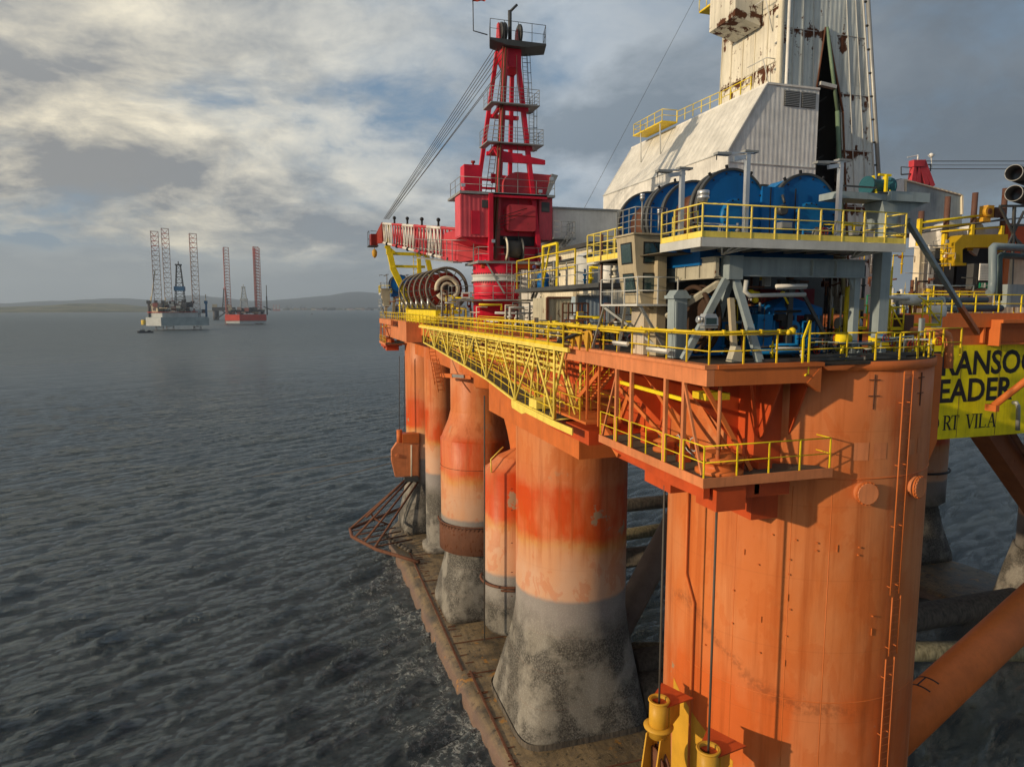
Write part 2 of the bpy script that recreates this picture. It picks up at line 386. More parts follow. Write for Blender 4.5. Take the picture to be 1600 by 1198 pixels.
    pr = g.add('ShaderNodeBsdfPrincipled', {'Base Color': c, 'Roughness': rg, 'Normal': bp.outputs[0], 'Specular IOR Level': .25})
    g.add('ShaderNodeOutputMaterial', {0: pr.outputs[0]}); return m
M['hull'] = hull_mat()

def pontoon_mat():
    m = bpy.data.materials.new('weedy_pontoon_steel'); m.use_nodes = True; g = G(m.node_tree); g.n.clear()
    pos = g.add('ShaderNodeNewGeometry').outputs['Position']; z = g.sep(pos)[2]
    a = g.noise(pos, .35, 7, .65); b = g.noise(g.vmath('MULTIPLY', pos, (2.5, .25, 1)), 1, 5, .6)
    c = g.ramp(a, [(.30, (.05, .042, .030)), (.44, (.15, .11, .062)), (.56, (.25, .18, .095)), (.66, (.13, .10, .07)), (.74, (.03, .028, .024))])
    c = g.mix(g.ramp(g.noise(pos, 1.7, 8, .75), [(.56, 0.0), (.60, .85)]), c, (.02, .018, .014))
    c = g.mix(g.math('MULTIPLY', g.ramp(b, [(.45, 0.0), (.7, 1.0)]), .5), c, (.04, .035, .028))
    side = g.ramp(g.math('DIVIDE', z, 4), [(.16, 1.0), (.28, 0.0)])
    c = g.mix(g.math('MULTIPLY', side, .75), c, g.mix(b, (.17, .075, .06), (.12, .10, .085)))
    c = g.mix(g.ramp(g.noise(pos, .5, 7, .7), [(.61, 0.0), (.64, .9)]), c, (.36, .17, .03))
    c = g.mix(g.math('MULTIPLY', g.ramp(g.noise(pos, 8, 4, .8), [(.62, 0.0), (.66, 1.0)]), .6), c, (.45, .42, .38))
    bp = g.add('ShaderNodeBump', {'Height': g.noise(pos, 3, 6, .7), 'Strength': .6, 'Distance': .08})
    pr = g.add('ShaderNodeBsdfPrincipled', {'Base Color': c, 'Roughness': g.math('MULTIPLY_ADD', a, .6, .25), 'Normal': bp.outputs[0]})
    g.add('ShaderNodeOutputMaterial', {0: pr.outputs[0]}); return m
M['pontoon'] = pontoon_mat()

def weed_mat(name, c1, c2):
    m = bpy.data.materials.new(name); m.use_nodes = True; g = G(m.node_tree); g.n.clear()
    pos = g.add('ShaderNodeNewGeometry').outputs['Position']
    a = g.noise(g.vmath('MULTIPLY', pos, (3, 3, .6)), 1.0, 7, .7)
    c = g.mix(g.ramp(a, [(.35, 0.0), (.6, 1.0)]), c1, c2)
    bp = g.add('ShaderNodeBump', {'Height': a, 'Strength': .7, 'Distance': .1})
    pr = g.add('ShaderNodeBsdfPrincipled', {'Base Color': c, 'Roughness': .8, 'Normal': bp.outputs[0]})
    g.add('ShaderNodeOutputMaterial', {0: pr.outputs[0]}); return m
M['weed_dark'] = weed_mat('dark_weedy_brace', (.035, .03, .025), (.12, .10, .08))
M['weed_pale'] = weed_mat('sunlit_weedy_brace', (.12, .10, .05), (.34, .30, .18))  # paler copy of the weed colour, sunlight on the braces put into it
# ------------------------------------------------------------------ sea
def sea_mat():
    m = bpy.data.materials.new('sea_water'); m.use_nodes = True; g = G(m.node_tree); g.n.clear()
    pos = g.add('ShaderNodeNewGeometry').outputs['Position']; x, y, z = g.sep(pos)[:3]
    d = g.add('ShaderNodeVectorMath', {0: pos}, operation='LENGTH').outputs['Value']
    rot = g.add('ShaderNodeVectorRotate', {'Vector': pos, 'Axis': (0, 0, 1), 'Angle': R(-28)}, rotation_type='AXIS_ANGLE').outputs[0]
    s1 = g.noise(g.vmath('MULTIPLY', rot, (.10, .30, 1)), 1.0, 6, .60)         # wind waves, long crests
    s2 = g.noise(g.vmath('MULTIPLY', rot, (.55, 1.25, 1)), 1.0, 8, .66)          # chop
    s3 = g.noise(g.vmath('MULTIPLY', rot, (.02, .035, 1)), 1.0, 3, .5)           # gust patches
    s4 = g.noise(g.vmath('MULTIPLY', rot, (.022, .075, 1)), 1.0, 8, .68)
    far = g.ramp(g.math('DIVIDE', d, 6000), [(0.015, 0.0), (.12, 1.0)])
    h = g.math('ADD', g.math('ADD', g.math('MULTIPLY', s1, 1.3), g.math('MULTIPLY', s2, 1.0)), g.math('MULTIPLY', g.math('MULTIPLY', s4, far), 30.0))
    dist = g.ramp(g.math('DIVIDE', d, 6000), [(0.0, 1.0), (.03, .95), (.10, .75), (.4, .6), (1.0, .5)])
    amp = g.math('MULTIPLY', dist, g.math('MULTIPLY_ADD', s3, .9, .5))
    bp = g.add('ShaderNodeBump', {'Height': h, 'Strength': amp, 'Distance': 2.1})
    base = g.mix(s3, (.010, .017, .019), (.026, .036, .039))
    # foam torn off along the pontoon edge
    ex = g.ramp(g.math('DIVIDE', x, 16), [(.02, 0.0), (.45, .5), (.85, 1.0)])
    ey = g.ramp(g.math('DIVIDE', y, 150), [(.15, 1.0), (.62, .9), (.80, 0.0)])
    en = g.ramp(g.math('DIVIDE', x, 15), [(.98, 1.0), (1.0, 0.0)])
    fm = g.math('MULTIPLY', ex, g.math('MULTIPLY', ey, en))
    cl = g.ramp(g.math('ADD', g.noise(g.vmath('MULTIPLY', pos, (1.0, .45, 1)), .30, 4, .6), g.math('MULTIPLY', fm, .10)), [(.50, 0.0), (.62, 1.0)])
    fn = g.ramp(g.noise(pos, 1.5, 10, .82, .6), [(.50, 0.0), (.58, 1.0)])
    foam = g.math('MULTIPLY', g.math('MULTIPLY', cl, fn), g.math('MULTIPLY', fm, 1.0))
    f2 = g.ramp(g.noise(g.vmath('MULTIPLY', rot, (.35, 1.2, 1)), 1.0, 8, .75), [(.80, 0.0), (.84, .3)])
    foam = g.math('ADD', foam, g.math('MULTIPLY', f2, g.ramp(g.math('DIVIDE', d, 1000), [(.02, 1.0), (.15, 0.0)])), clamp=True)
    base = g.mix(foam, base, (.50, .50, .48))
    rough = g.math('ADD', g.math('MULTIPLY', foam, .5), g.ramp(g.math('DIVIDE', d, 6000), [(0.0, .08), (.05, .12), (.12, .38), (.3, .5), (1.0, .5)]))
    pr = g.add('ShaderNodeBsdfPrincipled', {'Base Color': base, 'Roughness': rough, 'IOR': 1.8, 'Specular Tint': (.78, .92, 1.0, 1), 'Normal': bp.outputs[0], 'Specular IOR Level': 1.0})
    g.add('ShaderNodeOutputMaterial', {0: pr.outputs[0]}); return m
import numpy as np
def sea_mesh():
    """wind-roughened surface: polar sheet round the rig, cells grow with distance; waves shorter than a cell are left out"""
    rs = np.random.RandomState(4)
    NA, NR = 760, 860; A0, A1 = R(-42), R(82); r0, r1 = 14.0, 2600.0
    rr = r0*(r1/r0)**(np.arange(NR)/(NR-1.0)); rr = np.concatenate([rr, [3600, 6000, 11000, 24500]])
    az = np.linspace(A0, A1, NA); Rg, Ag = np.meshgrid(rr, az, indexing='ij')
    X = Rg*np.sin(Ag); Y = Rg*np.cos(Ag); Z = np.zeros_like(X); cell = np.maximum(Rg*math.log(r1/r0)/(NR-1), Rg*(A1-A0)/NA)
    # gusts vary the roughness from place to place
    gust = 1.0+.28*np.sin(X*.021+Y*.013+1.3)*np.sin(Y*.017-X*.009)+.18*np.sin(X*.0063+.7)*np.sin(Y*.0051+2.0)
    for k in range(64):
        L = .60*(6.0/.60)**(k/63.0)*rs.uniform(.93, 1.07); th = R(118)+rs.normal(0, .27); kk = 2*math.pi/L
        amp = .070*L/(2*math.pi)*(1.0 if L < 2.5 else .8)
        ph = rs.uniform(0, 6.28)+.5*np.sin(X*.05*rs.uniform(.3, 1)+Y*.04+k)
        w = np.clip((L/cell-1.6)/1.6, 0, 1)
        Z += w*amp*np.cos(kk*(X*math.cos(th)+Y*math.sin(th))+ph)
    Z = Z*gust; Z = Z+1.1*np.maximum(Z, 0)**2
    Z *= np.clip((r1-Rg)/600, 0, 1)
    n0, n1 = X.shape; V_ = np.stack([X, Y, Z], -1).reshape(-1, 3).astype(np.float32)
    i = np.arange(n0-1)[:, None]*n1+np.arange(n1-1)[None, :]; F = np.stack([i, i+n1, i+n1+1, i+1], -1).reshape(-1, 4).astype(np.int32)
    # plain sheets for the rest of the circle
    ex = np.array([[0, 0, 0]]+[[24500*math.sin(t), 24500*math.cos(t), 0] for t in np.linspace(A1, A0+2*math.pi, 40)]+[[r0*math.sin(t), r0*math.cos(t), 0] for t in np.linspace(A0, A1, 12)], np.float32)
    base = len(V_); V_ = np.concatenate([V_, ex]); tri = [[base, base+1+j+1, base+1+j] for j in range(39)]+[[base, base+41+j+1, base+41+j] for j in range(11)]
    me = bpy.data.meshes.new('sea'); nq = len(F); nt = len(tri)
    me.vertices.add(len(V_)); me.vertices.foreach_set('co', V_.ravel())
    me.loops.add(nq*4+nt*3); me.loops.foreach_set('vertex_index', np.concatenate([F.ravel(), np.array(tri, np.int32).ravel()]))
    me.polygons.add(nq+nt); me.polygons.foreach_set('loop_start', np.concatenate([np.arange(nq)*4, nq*4+np.arange(nt)*3]).astype(np.int32))
    me.polygons.foreach_set('use_smooth', np.ones(nq+nt, bool)); me.update(calc_edges=True); me.validate()
    me.materials.append(sea_mat()); o = bpy.data.objects.new('sea', me); COL.objects.link(o); o['kind'] = 'structure'
sea_mesh()

# ------------------------------------------------------------------ land far away
def land_mat(name, stops, snow=None):
    m = bpy.data.materials.new(name); m.use_nodes = True; g = G(m.node_tree); g.n.clear()
    pos = g.add('ShaderNodeNewGeometry').outputs['Position']
    c = g.ramp(g.noise(pos, .0022, 7, .65), stops)
    c = g.mix(g.math('MULTIPLY', g.ramp(g.noise(pos, .012, 5, .6), [(.5, 0.0), (.6, 1.0)]), .5), c, (.02, .03, .018))
    if snow:
        z = g.sep(pos)[2]
        k = g.ramp(g.math('DIVIDE', g.math('ADD', z, g.math('MULTIPLY', g.noise(pos, .004, 5), 250)), 900), [(snow, 0.0), (snow+.12, .7)])
        c = g.mix(k, c, (.6, .62, .65))
    pr = g.add('ShaderNodeBsdfPrincipled', {'Base Color': c, 'Roughness': .95, 'Specular IOR Level': .1})
    g.add('ShaderNodeOutputMaterial', {0: pr.outputs[0]}); return m
def pol(px, D):     # ground direction of photo column px at distance D
    a = math.atan((px-800)/(FL*1.006))+YAW
    return math.sin(a)*D, math.cos(a)*D
def ridge(name, mat, prof, D0, D1, nx, ny, rough, seed):
    """terrain strip: prof = [(photo column, crest height m)], height rises from shore D0 to crest and on to D1"""
    mb = MB(); x0, x1 = prof[0][0], prof[-1][0]
    for j in range(ny+1):
        t = j/ny; D = D0+(D1-D0)*t
        for i in range(nx+1):
            px = x0+(x1-x0)*i/nx
            for (a, ha), (b_, hb) in zip(prof, prof[1:]):
                if a <= px <= b_: f = (px-a)/(b_-a); f = f*f*(3-2*f); hh = ha+(hb-ha)*f; break
            X, Y = pol(px, D)
            s = math.sin(min(1, t/.7)*math.pi/2)
            nn = NZ.fractal(V((X/1900, Y/1900, seed)), 1.0, 2.1, 6)
            nk = NZ.fractal(V((X/520, Y/520, seed+4)), 1.0, 2.1, 4)
            h = hh*s*(1+rough*nn+rough*.25*nk) if t > 0 else -2
            if t > .85: h *= (1-(t-.85)/.15*.5)
            mb.v.append(V((X, Y, max(h, -2))))
    for j in range(ny):
        for i in range(nx): k = j*(nx+1)+i; mb.face((k, k+1, k+nx+2, k+nx+1), True)
    return struct(name, mb, mat)
ridge('hills', land_mat('far_moor', [(.35, (.016, .026, .034)), (.6, (.034, .042, .048))], .55),
      [(-400, 60), (0, 90), (90, 130), (170, 175), (250, 150), (300, 250), (345, 200), (400, 150), (450, 175), (500, 215), (560, 270), (640, 280), (760, 300), (930, 300), (1100, 260), (1300, 240), (1700, 200), (2100, 180)],
      11000, 16500, 300, 26, .30, 3.1)
ridge('low_headland', land_mat('farmland', [(.38, (.085, .09, .045)), (.5, (.20, .18, .10)), (.62, (.08, .085, .045))]),
      [(-260, 40), (0, 34), (60, 45), (120, 62), (180, 58), (235, 40), (300, 14), (345, 2)], 5200, 7200, 160, 16, .35, 8.2)
ridge('low_shore', land_mat('shore_fields', [(.4, (.06, .06, .035)), (.6, (.11, .10, .06))]),
      [(330, 2), (400, 14), (470, 18), (560, 20), (640, 18), (760, 14), (900, 12)], 7000, 8200, 120, 8, .3, 1.7)

# ------------------------------------------------------------------ the rig's hull
hull = thing('rig_hull', 'orange semi-submersible rig hull with banded round columns standing on low brown pontoons in the foreground', 'oil rig', (20, 25, 0))
def pontoon(xs, outer, inner, top=1.2, label=None):
    """outer/inner = [(x, y)] plan edges; rounded bilge on both sides"""
    mb = MB(); n = len(outer); prof = []
    for (xo, yo), (xi, yi) in zip(outer, inner):
        s = 1 if xi > xo else -1
        prof.append([(xo+s*.9, -3.5), (xo, -2.5), (xo, .1), (xo+s*.18, .62), (xo+s*.6, 1.02), (xo+s*1.2, top), (xi-s*1.2, top), (xi-s*.5, .95), (xi-s*.1, .4), (xi, -2.5), (xi-s*.9, -3.5)])
    m = len(prof[0]); k = len(mb.v)
    for (xo, yo), pr in zip(outer, prof):
        for x, z in pr: mb.v.append(V((x, yo, z)))
    for i in range(n-1):
        for j in range(m-1): mb.face((k+i*m+j, k+i*m+j+1, k+(i+1)*m+j+1, k+(i+1)*m+j), True)
    mb.face([k+j for j in range(m)]); mb.face([k+(n-1)*m+j for j in range(m)][::-1])
    return part('pontoon', mb, M['pontoon'], hull, label)
o1 = [(16.5, 8), (15.5, 25), (14.9, 45), (14.0, 56), (13.5, 66), (13.0, 82), (12.7, 95), (12.3, 106), (13.2, 113), (16, 119), (20, 122)]
i1 = [(28, 8), (29.5, 25), (30, 45), (30, 56), (30, 66), (30, 82), (30, 95), (30, 106), (29.5, 113), (27, 119), (24, 122)]
pt = pontoon(0, o1, i1)
mb = MB()
for (a, b_) in ((48.5, 49.2), (66, 66.5), (95, 95.4)):
    pass
rng = random.Random(3)
for yy in (46.5, 63.4, 70.0, 88.0, 98): mb.box(14.9, 27.5, yy, yy+.12, 1.19, 1.28)
mb.box(15.25, 15.45, 30, 64, 1.19, 1.30); mb.box(14.55, 14.75, 64.4, 100, 1.19, 1.30)
for k in range(46):
    yy = rng.uniform(48, 98); xx = 14.9+rng.uniform(0, .5)
    mb.box(xx, xx+rng.uniform(.3, 1.1), yy, yy+.09, 1.19, 1.27)
part('weed_line', mb, M['rusty'], pt)
pontoon(0, [(94, 5), (92, 25), (91.5, 60), (91.6, 68), (90.8, 74.5), (88, 82), (85, 90), (83, 100)], [(77, 5), (77, 25), (77, 60), (77, 68), (77, 74.5), (77, 82), (78, 90), (79, 100)], label='far pontoon lying across the water')

def band_ring(c, Rr, z, h, mat, parent, name='rubbing_band'):
    return part(name, MB().lathe(c, 'z', [(Rr, z), (Rr+.12, z+.03), (Rr+.12, z+h), (Rr, z+h+.03)], 64, False), mat, parent)
# near corner column
C1 = (21.1, 25.4); R1 = 5.36
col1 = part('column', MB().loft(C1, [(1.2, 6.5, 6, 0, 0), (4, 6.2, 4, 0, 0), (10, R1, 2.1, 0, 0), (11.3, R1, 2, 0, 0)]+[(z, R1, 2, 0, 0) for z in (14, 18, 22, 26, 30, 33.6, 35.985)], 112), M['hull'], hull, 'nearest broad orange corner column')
# ladder up its front right, in three offset lengths
def onC1(deg, z, off=0.0): t = R(deg); return V((C1[0]+(R1+off)*math.cos(t), C1[1]+(R1+off)*math.sin(t), z))
def ladder_on(deg, z0, z1, w=.46, off=.16):
    mb = MB(); dw = math.degrees(w/2/R1)
    for s in (-1, 1): mb.tube(onC1(deg+s*dw, z0, off), onC1(deg+s*dw, z1, off), .028, 6)
    z = z0+.15
    while z < z1-.05: mb.tube(onC1(deg-dw, z, off), onC1(deg+dw, z, off), .014, 5); z += .30
    z = z0+.3
    while z < z1:
        for s in (-1, 1): mb.tube(onC1(deg+s*dw, z, -.03), onC1(deg+s*dw, z, off), .02, 4)
        z += 2.4
    return mb
part('ladder', ladder_on(-83.5, 26.9, 35.6), M['orange'], col1)
part('ladder', ladder_on(-82.2, 24.4, 26.8), M['orange'], col1)
part('ladder', ladder_on(-83.6, 16.0, 24.3), M['orange'], col1)
for deg, z in ((-100.5, 31.05), (-73, 31.05)):       # round bolted blanks
    c = onC1(deg, z, -.1); n = (V((c.x-C1[0], c.y-C1[1], 0))).normalized()
    h = part('round_blank', MB().tube(c, c+n*.42, .40, 36), M['orange_pale'], col1)
    mb = MB(); mb.tube(c+n*.30, c+n*.36, .455, 36); t = V((-n.y, n.x, 0))
    for k in range(18):
        a = 2*math.pi*k/18; q = c+n*.36+(t*math.cos(a)+V((0, 0, 1))*math.sin(a))*.425
        mb.tube(q, q+n*.05, .022, 5)
    part('bolt_flange', mb, M['orange'], h)
for deg, z, w, hh in ((-102.5, 32.6, .60, .68), (-94.0, 32.6, .55, .62), (-76.5, 32.62, .50, .60), (-69, 32.62, .46, .60)):
    k = len(MB().v); mb = MB(); dw = math.degrees(w/2/R1)
    ps = [onC1(deg-dw, z-hh/2, .012), onC1(deg, z-hh/2, .012), onC1(deg+dw, z-hh/2, .012), onC1(deg+dw, z+hh/2, .012), onC1(deg, z+hh/2, .012), onC1(deg-dw, z+hh/2, .012)]
    b = mb.add(ps+[p+V((0, 0, 0)) for p in []]); mb.face((b, b+1, b+4, b+5)); mb.face((b+1, b+2, b+3, b+4))
    part('doubler_plate', mb, M['orange_pale'], col1)
mb = MB()     # draught crosses and small welded lugs
for deg in (-98.5, -72):
    mb.beam(onC1(deg, 34.2, .02), onC1(deg, 35.5, .02), .04, .03)
    for z in (34.7, 35.3): mb.beam(onC1(deg-2.4, z, .02), onC1(deg+2.4, z, .02), .04, .03)
part('weld_cross', mb, M['rusty'], col1)
mb = MB(); rl = random.Random(9)
for deg, z in ((-135, 29.2), (-126, 29.1), (-118, 29.05), (-110, 29.0), (-101, 28.9), (-101.3, 28.6), (-128, 26.9), (-127, 26.3), (-140, 27.9), (-146, 28.4),
               (-150, 26.6), (-150, 25.2), (-138, 25.8), (-128, 25.2), (-128, 24.2), (-138, 24.3), (-128, 28.3), (-128, 27.7), (-118, 28.75), (-93, 25.6), (-93, 26.1), (-160, 27.2), (-163, 23.8)):
    c = onC1(deg, z); n = V((c.x-C1[0], c.y-C1[1], 0)).normalized(); t = V((-n.y, n.x, 0))
    k_ = rl.random(); mb.beam(c-t*.03+n*.04, c+t*.03+n*.04, .07, .05) if k_ < .6 else mb.beam(c+n*.03, c+n*.03-V((0, 0, .1+.2*k_)), .035, .03)
part('welded_lug', mb, M['orange'], col1)
mb = MB()
for deg in (-150, -113, -128): mb.tube(onC1(deg, 16, -.008), onC1(deg, 31.2, -.008), .018, 6)
for z in (31.55,):
    for i in range(36): mb.tube(onC1(-150+i*4, z, .0), onC1(-146+i*4, z, .0), .03, 5)
mb.arc((C1[0], C1[1], 22.6), R1+.0, -175, -60, 'z', .018, 50, 5)
part('weld_seam', mb, M['orange'], col1)
mb = MB().pipe([onC1(-176, 31.5, .12), onC1(-176, 26.5, .12), onC1(-170, 25.4, .12), onC1(-170, 15, .12)], .06)
part('side_pipe', mb, M['orange'], col1)
# rim under the deck and vertical trunk on the far side with a gooseneck vent
part('top_rim', MB().lathe((C1[0], C1[1], 0), 'z', [(R1, 35.62), (R1+.07, 35.66), (R1+.07, 35.98), (R1, 35.99)], 96, False), M['orange'], col1)
mb = MB(); q0 = at(1459, 560, y=23.4); q1 = at(1473, 560, y=23.4); zb = at(1465, 690, y=23.4).z
mb.box(q0.x, q1.x, 23.4, 24.6, zb, 35.9); mb.prism([(q0.x, 23.4, zb), (q1.x, 23.4, zb), (q0.x+.1, 23.4, zb-.9)], (0, 1.2, 0))
part('side_trunk', mb, M['orange'], col1)
gz = [at(1452, 519, y=21.6), at(1470, 519, y=21.6), at(1480, 524, y=21.6), at(1483, 535, y=21.6), at(1482, 575, y=21.6)]
part('gooseneck_vent', MB().pipe([gz[0]+V((-.3, .6, 0))]+gz, .17, 12), M['orange_pale'], col1)

mb = MB()
for i in range(12):
    a0, a1 = -186+i*3.2, -182.8+i*3.2; zt0 = 21.2-.16*i; zt1 = 21.2-.16*(i+1)
    b = mb.add([onC1(a0, 16, .012), onC1(a1, 16, .012), onC1(a1, zt1, .012), onC1(a0, zt0, .012)]); mb.face((b, b+1, b+2, b+3), True)
part('painted_patch', mb, M['ochre'], col1)
# second column (mid) with its flared base
C2 = (22.9, 55.9); R2 = 5.0
fl = lambda Rr, b, top=11.3, ox=0, oy=0: [(1.2, b, 7, ox, oy), (1.8, b*.995, 6.5, ox, oy), (3.5, b*.955, 5, ox*.8, oy*.8), (6.5, Rr+(b-Rr)*.42, 3.2, ox*.5, oy*.5), (9.3, Rr+(b-Rr)*.12, 2.3, ox*.15, oy*.15), (top, Rr, 2, 0, 0)]
col2 = part('column', MB().loft(C2, fl(R2, 6.05, 11.3, -.25, .1)+[(z, R2, 2, 0, 0) for z in (13.2, 18, 24, 30, 35.99)], 112), M['hull'], hull, 'large second column with wide pale and grey bands and a speckled square base')
mb = MB()
mb.loft((C2[0]-.25, C2[1]+.1), [(1.21, 6.13, 7, 0, 0), (1.75, 6.12, 7, 0, 0)], 112, False)
part('foot_flange', mb, M['weed_dark'], col2)
# slim sponson cylinder with a sloped cap beside it
def sponson(c, r, z0, z1, rise, tow, parent, label=None, n=64):
    """vertical cylinder, cap sloping up towards direction tow"""
    mb = MB(); k = len(mb.v); tx, ty = tow
    for z, rr, sl in ((z0, r*.86, 0), (z0+.5, r, 0), (z1, r, 0), (z1+.05, r*.97, .06), (z1+rise*.62, r*.72, .35), (z1+rise, r*.42, .75)):
        for i in range(n):
            t = 2*math.pi*i/n; q, w = math.cos(t), math.sin(t)
            mb.v.append(V((c[0]+q*rr+tx*r*sl, c[1]+w*rr+ty*r*sl, z)))
    for m_ in range(5):
        for i in range(n): j = (i+1) % n; o = k+m_*n; mb.face((o+i, o+j, o+n+j, o+n+i), m_ < 3)
    mb.face([k+i for i in range(n)][::-1]); mb.face([k+5*n+i for i in range(n)])
    return part('sponson', mb, M['hull'], parent, label)
sp2 = sponson((18.6, 60.6), 2.55, 7.2, 22.9, 1.9, (.7, -.35), col2, 'slim banded cylinder fixed beside the second column')
mb = MB()
for z in (19.5, 16.4, 13.6, 11.3, 21.5):
    c = V((17.9, 58.16, z)); mb.beam(c, c+V((.55, -.02, 0)), .10, .06)
part('step_bracket', mb, M['rusty'], sp2)
part('edge_angle', MB().pipe([(16.35, 59.2, 22.9), (16.3, 59.2, 24.1), (17.6, 59.6, 25.1)], .07), M['yellow_pale'], sp2)
mb = MB().arc((18.6, 60.6, 12.2), 2.85, 150, 265, 'z', .13, 20); mb.arc((18.6, 60.6, 11.9), 2.85, 235, 262, 'z', .10, 8)
part('fender_rail', mb, M['rusty'], sp2)
# third column: broad lower drum, narrower shaft above
C3 = (20.0, 79.0)
col3 = part('column', MB().loft((20.6, 79.6), fl(3.9, 5.1, 10.6, -.2, -.1)+[(12, 3.6, 2, 0, 0), (24, 3.6, 2, 0, 0), (35.99, 3.6, 2, 0, 0)], 80), M['hull'], hull, 'third column with a broad banded drum halfway down')
mb = MB(); n = 80
k = len(mb.v)
for z, rr, ox, oy in ((8.6, 3.6, .3, .3), (9.4, 4.4, 0, 0), (22.4, 4.4, 0, 0), (22.5, 4.3, 0, 0), (24.6, 3.75, .45, .45), (25.6, 3.62, .6, .6)):
    for i in range(n): t = 2*math.pi*i/n; mb.v.append(V((C3[0]+ox+rr*math.cos(t), C3[1]+oy+rr*math.sin(t), z)))
for m_ in range(5):
    for i in range(n): j = (i+1) % n; o = k+m_*n; mb.face((o+i, o+j, o+n+j, o+n+i), m_ not in (2,))
mb.face([k+i for i in range(n)][::-1])
drum = part('sponson', mb, M['hull'], col3)
mb = MB(); mb.lathe((C3[0], C3[1], 0), 'z', [(4.41, 9.0), (4.62, 9.1), (4.62, 12.1), (4.5, 12.3), (4.41, 12.3)], 80, False)
part('rusty_belt', mb, M['rusty'], drum)
mb = MB().arc((C3[0], C3[1], 12.55), 4.75, 165, 300, 'z', .10, 30)
for i in range(22):
    t = R(170+i*6); p = V((C3[0]+4.63*math.cos(t), C3[1]+4.63*math.sin(t), 12.3)); mb.prism([p, p+V((-math.sin(t), math.cos(t), 0))*.3, p+V((-math.sin(t)*.15, math.cos(t)*.15, -.3))], V((math.cos(t), math.sin(t), 0))*.03)
part('toothed_rail', mb, M['rusty'], drum)
part('weld_seam', MB().arc((C3[0], C3[1], 19.2), 4.41, 165, 300, 'z', .03, 40, 5), M['rusty'], drum)
# fourth (slim) and far corner column
col4 = part('column', MB().loft((19.9, 100.5), [(1.2, 3.0, 3, 0, 0), (1.9, 3.0, 3, 0, 0), (2.0, 2.45, 2, 0, 0)]+[(z, 2.45, 2, 0, 0) for z in (10, 20, 30, 35.99)], 64), M['hull'], hull, 'slim column just before the far corner column')
col5 = part('column', MB().loft((20.3, 112.6), fl(3.9, 5.0, 10, -.2, -.3)+[(z, 3.9, 2, 0, 0) for z in (14, 20, 28, 35.99)], 80), M['hull'], hull, 'farthest column carrying the corner platform')
# columns across the water, under the sign
col6 = part('column', MB().loft((86.2, 77.6), [(1.2, 4.9, 5, 0, 0), (2, 4.8, 5, 0, 0), (6, 4.0, 3, 0, 0), (9.2, 3.6, 2.2, 0, 0), (9.3, 4.0, 2, 0, 0), (9.8, 4.6, 2, 0, 0)]+[(z, 4.6, 2, 0, 0) for z in (13.2, 18, 24, 30)], 72), M['hull'], hull, 'far side column with a dark ringed drum seen under the sign')
part('fender_rail', MB().arc((86.2, 77.6, 14.4), 4.9, 200, 340, 'z', .16, 30), M['black'], col6)
col7 = part('column', MB().loft((86.3, 55.2), fl(5.2, 5.9, 9)+[(z, 5.2, 2, 0, 0) for z in (16, 22, 30)], 80), M['hull'], hull, 'far side column at the right edge')

# deck box, fascia and plates
mb = MB(); mb.box(16.9, 30, 40.0, 62, 28.2, 35.98); mb.box(30.01, 95, 40, 62, 28.2, 37.2); part('deck_box', mb, M['orange'], hull)
mb = MB(); mb.box(17.6, 95, 62.01, 117, 30.4, 35.98); part('deck_box', mb, M['orange'], hull)
mb = MB(); mb.prism([(30, 39.99, 37.2), (95, 39.99, 37.2), (95, 39.99, 36.4), (30, 39.99, 36.4)], (0, -.35, 0))
part('deck_edge_girder', mb, M['orange'], hull)
# dark recess and stiffeners on the forward wall
mb = MB()
q0 = at(1558, 500, y=39.2); mb.box(q0.x, q0.x+14, 38.7, 39.98, 36.75, 37.0); mb.box(q0.x, q0.x+.15, 38.9, 39.98, 35.0, 36.75); mb.box(q0.x+.15, q0.x+14, 39.3, 39.98, 35.06, 35.2)
mb.box(46.6, 46.8, 39.7, 39.98, 35.2, 36.4); mb.box(50.4, 50.6, 39.7, 39.98, 35.2, 36.4)
part('wall_stiffener', mb, M['orange'], hull)
# deck plate over the near corner
mb = MB(); pts = [(13.14, 20.06, 35.9), (17.4, 20.06, 35.9)]
for i in range(22):
    t = R(-98+i*4.9); pts.append((C1[0]+(R1+.02)*math.cos(t), C1[1]+(R1+.02)*math.sin(t), 35.9))
pts += [(26.9, 39.6, 35.9), (16.9, 39.6, 35.9), (16.9, 33.2, 35.9), (13.14, 33.2, 35.9)]
mb.prism(pts, (0, 0, .104)); part('deck_plate', mb, M['grime'], hull)
mb = MB(); mb.box(16.9, 30, 39.7, 62, 35.99, 36.05); mb.box(16.9, 95, 62.02, 117, 35.99, 36.06); part('deck_plate', mb, M['grime'], hull)
mb = MB(); mb.box(13.10, 13.4, 20.02, 33.1, 35.30, 35.88); mb.box(13.0, 13.5, 20.0, 33.1, 35.885, 36.02)
side_f = part('fascia_beam', mb, M['orange_pale'], hull)
mb = MB(); mb.box(13.41, 17.8, 20.02, 20.3, 35.30, 35.88); mb.box(13.51, 17.9, 19.96, 20.4, 35.885, 36.02)
mb.prism([(17.81, 20.0, 35.88), (17.81, 20.0, 34.95), (17.2, 20.0, 35.29)], (0, .25, 0))
mb.prism([(17.83, 19.98, 35.88), (19.3, 20.0, 35.88), (18.9, 20.0, 35.72), (18.1, 19.98, 35.72)], (0, .5, 0))
part('fascia_beam', mb, M['orange'], hull)
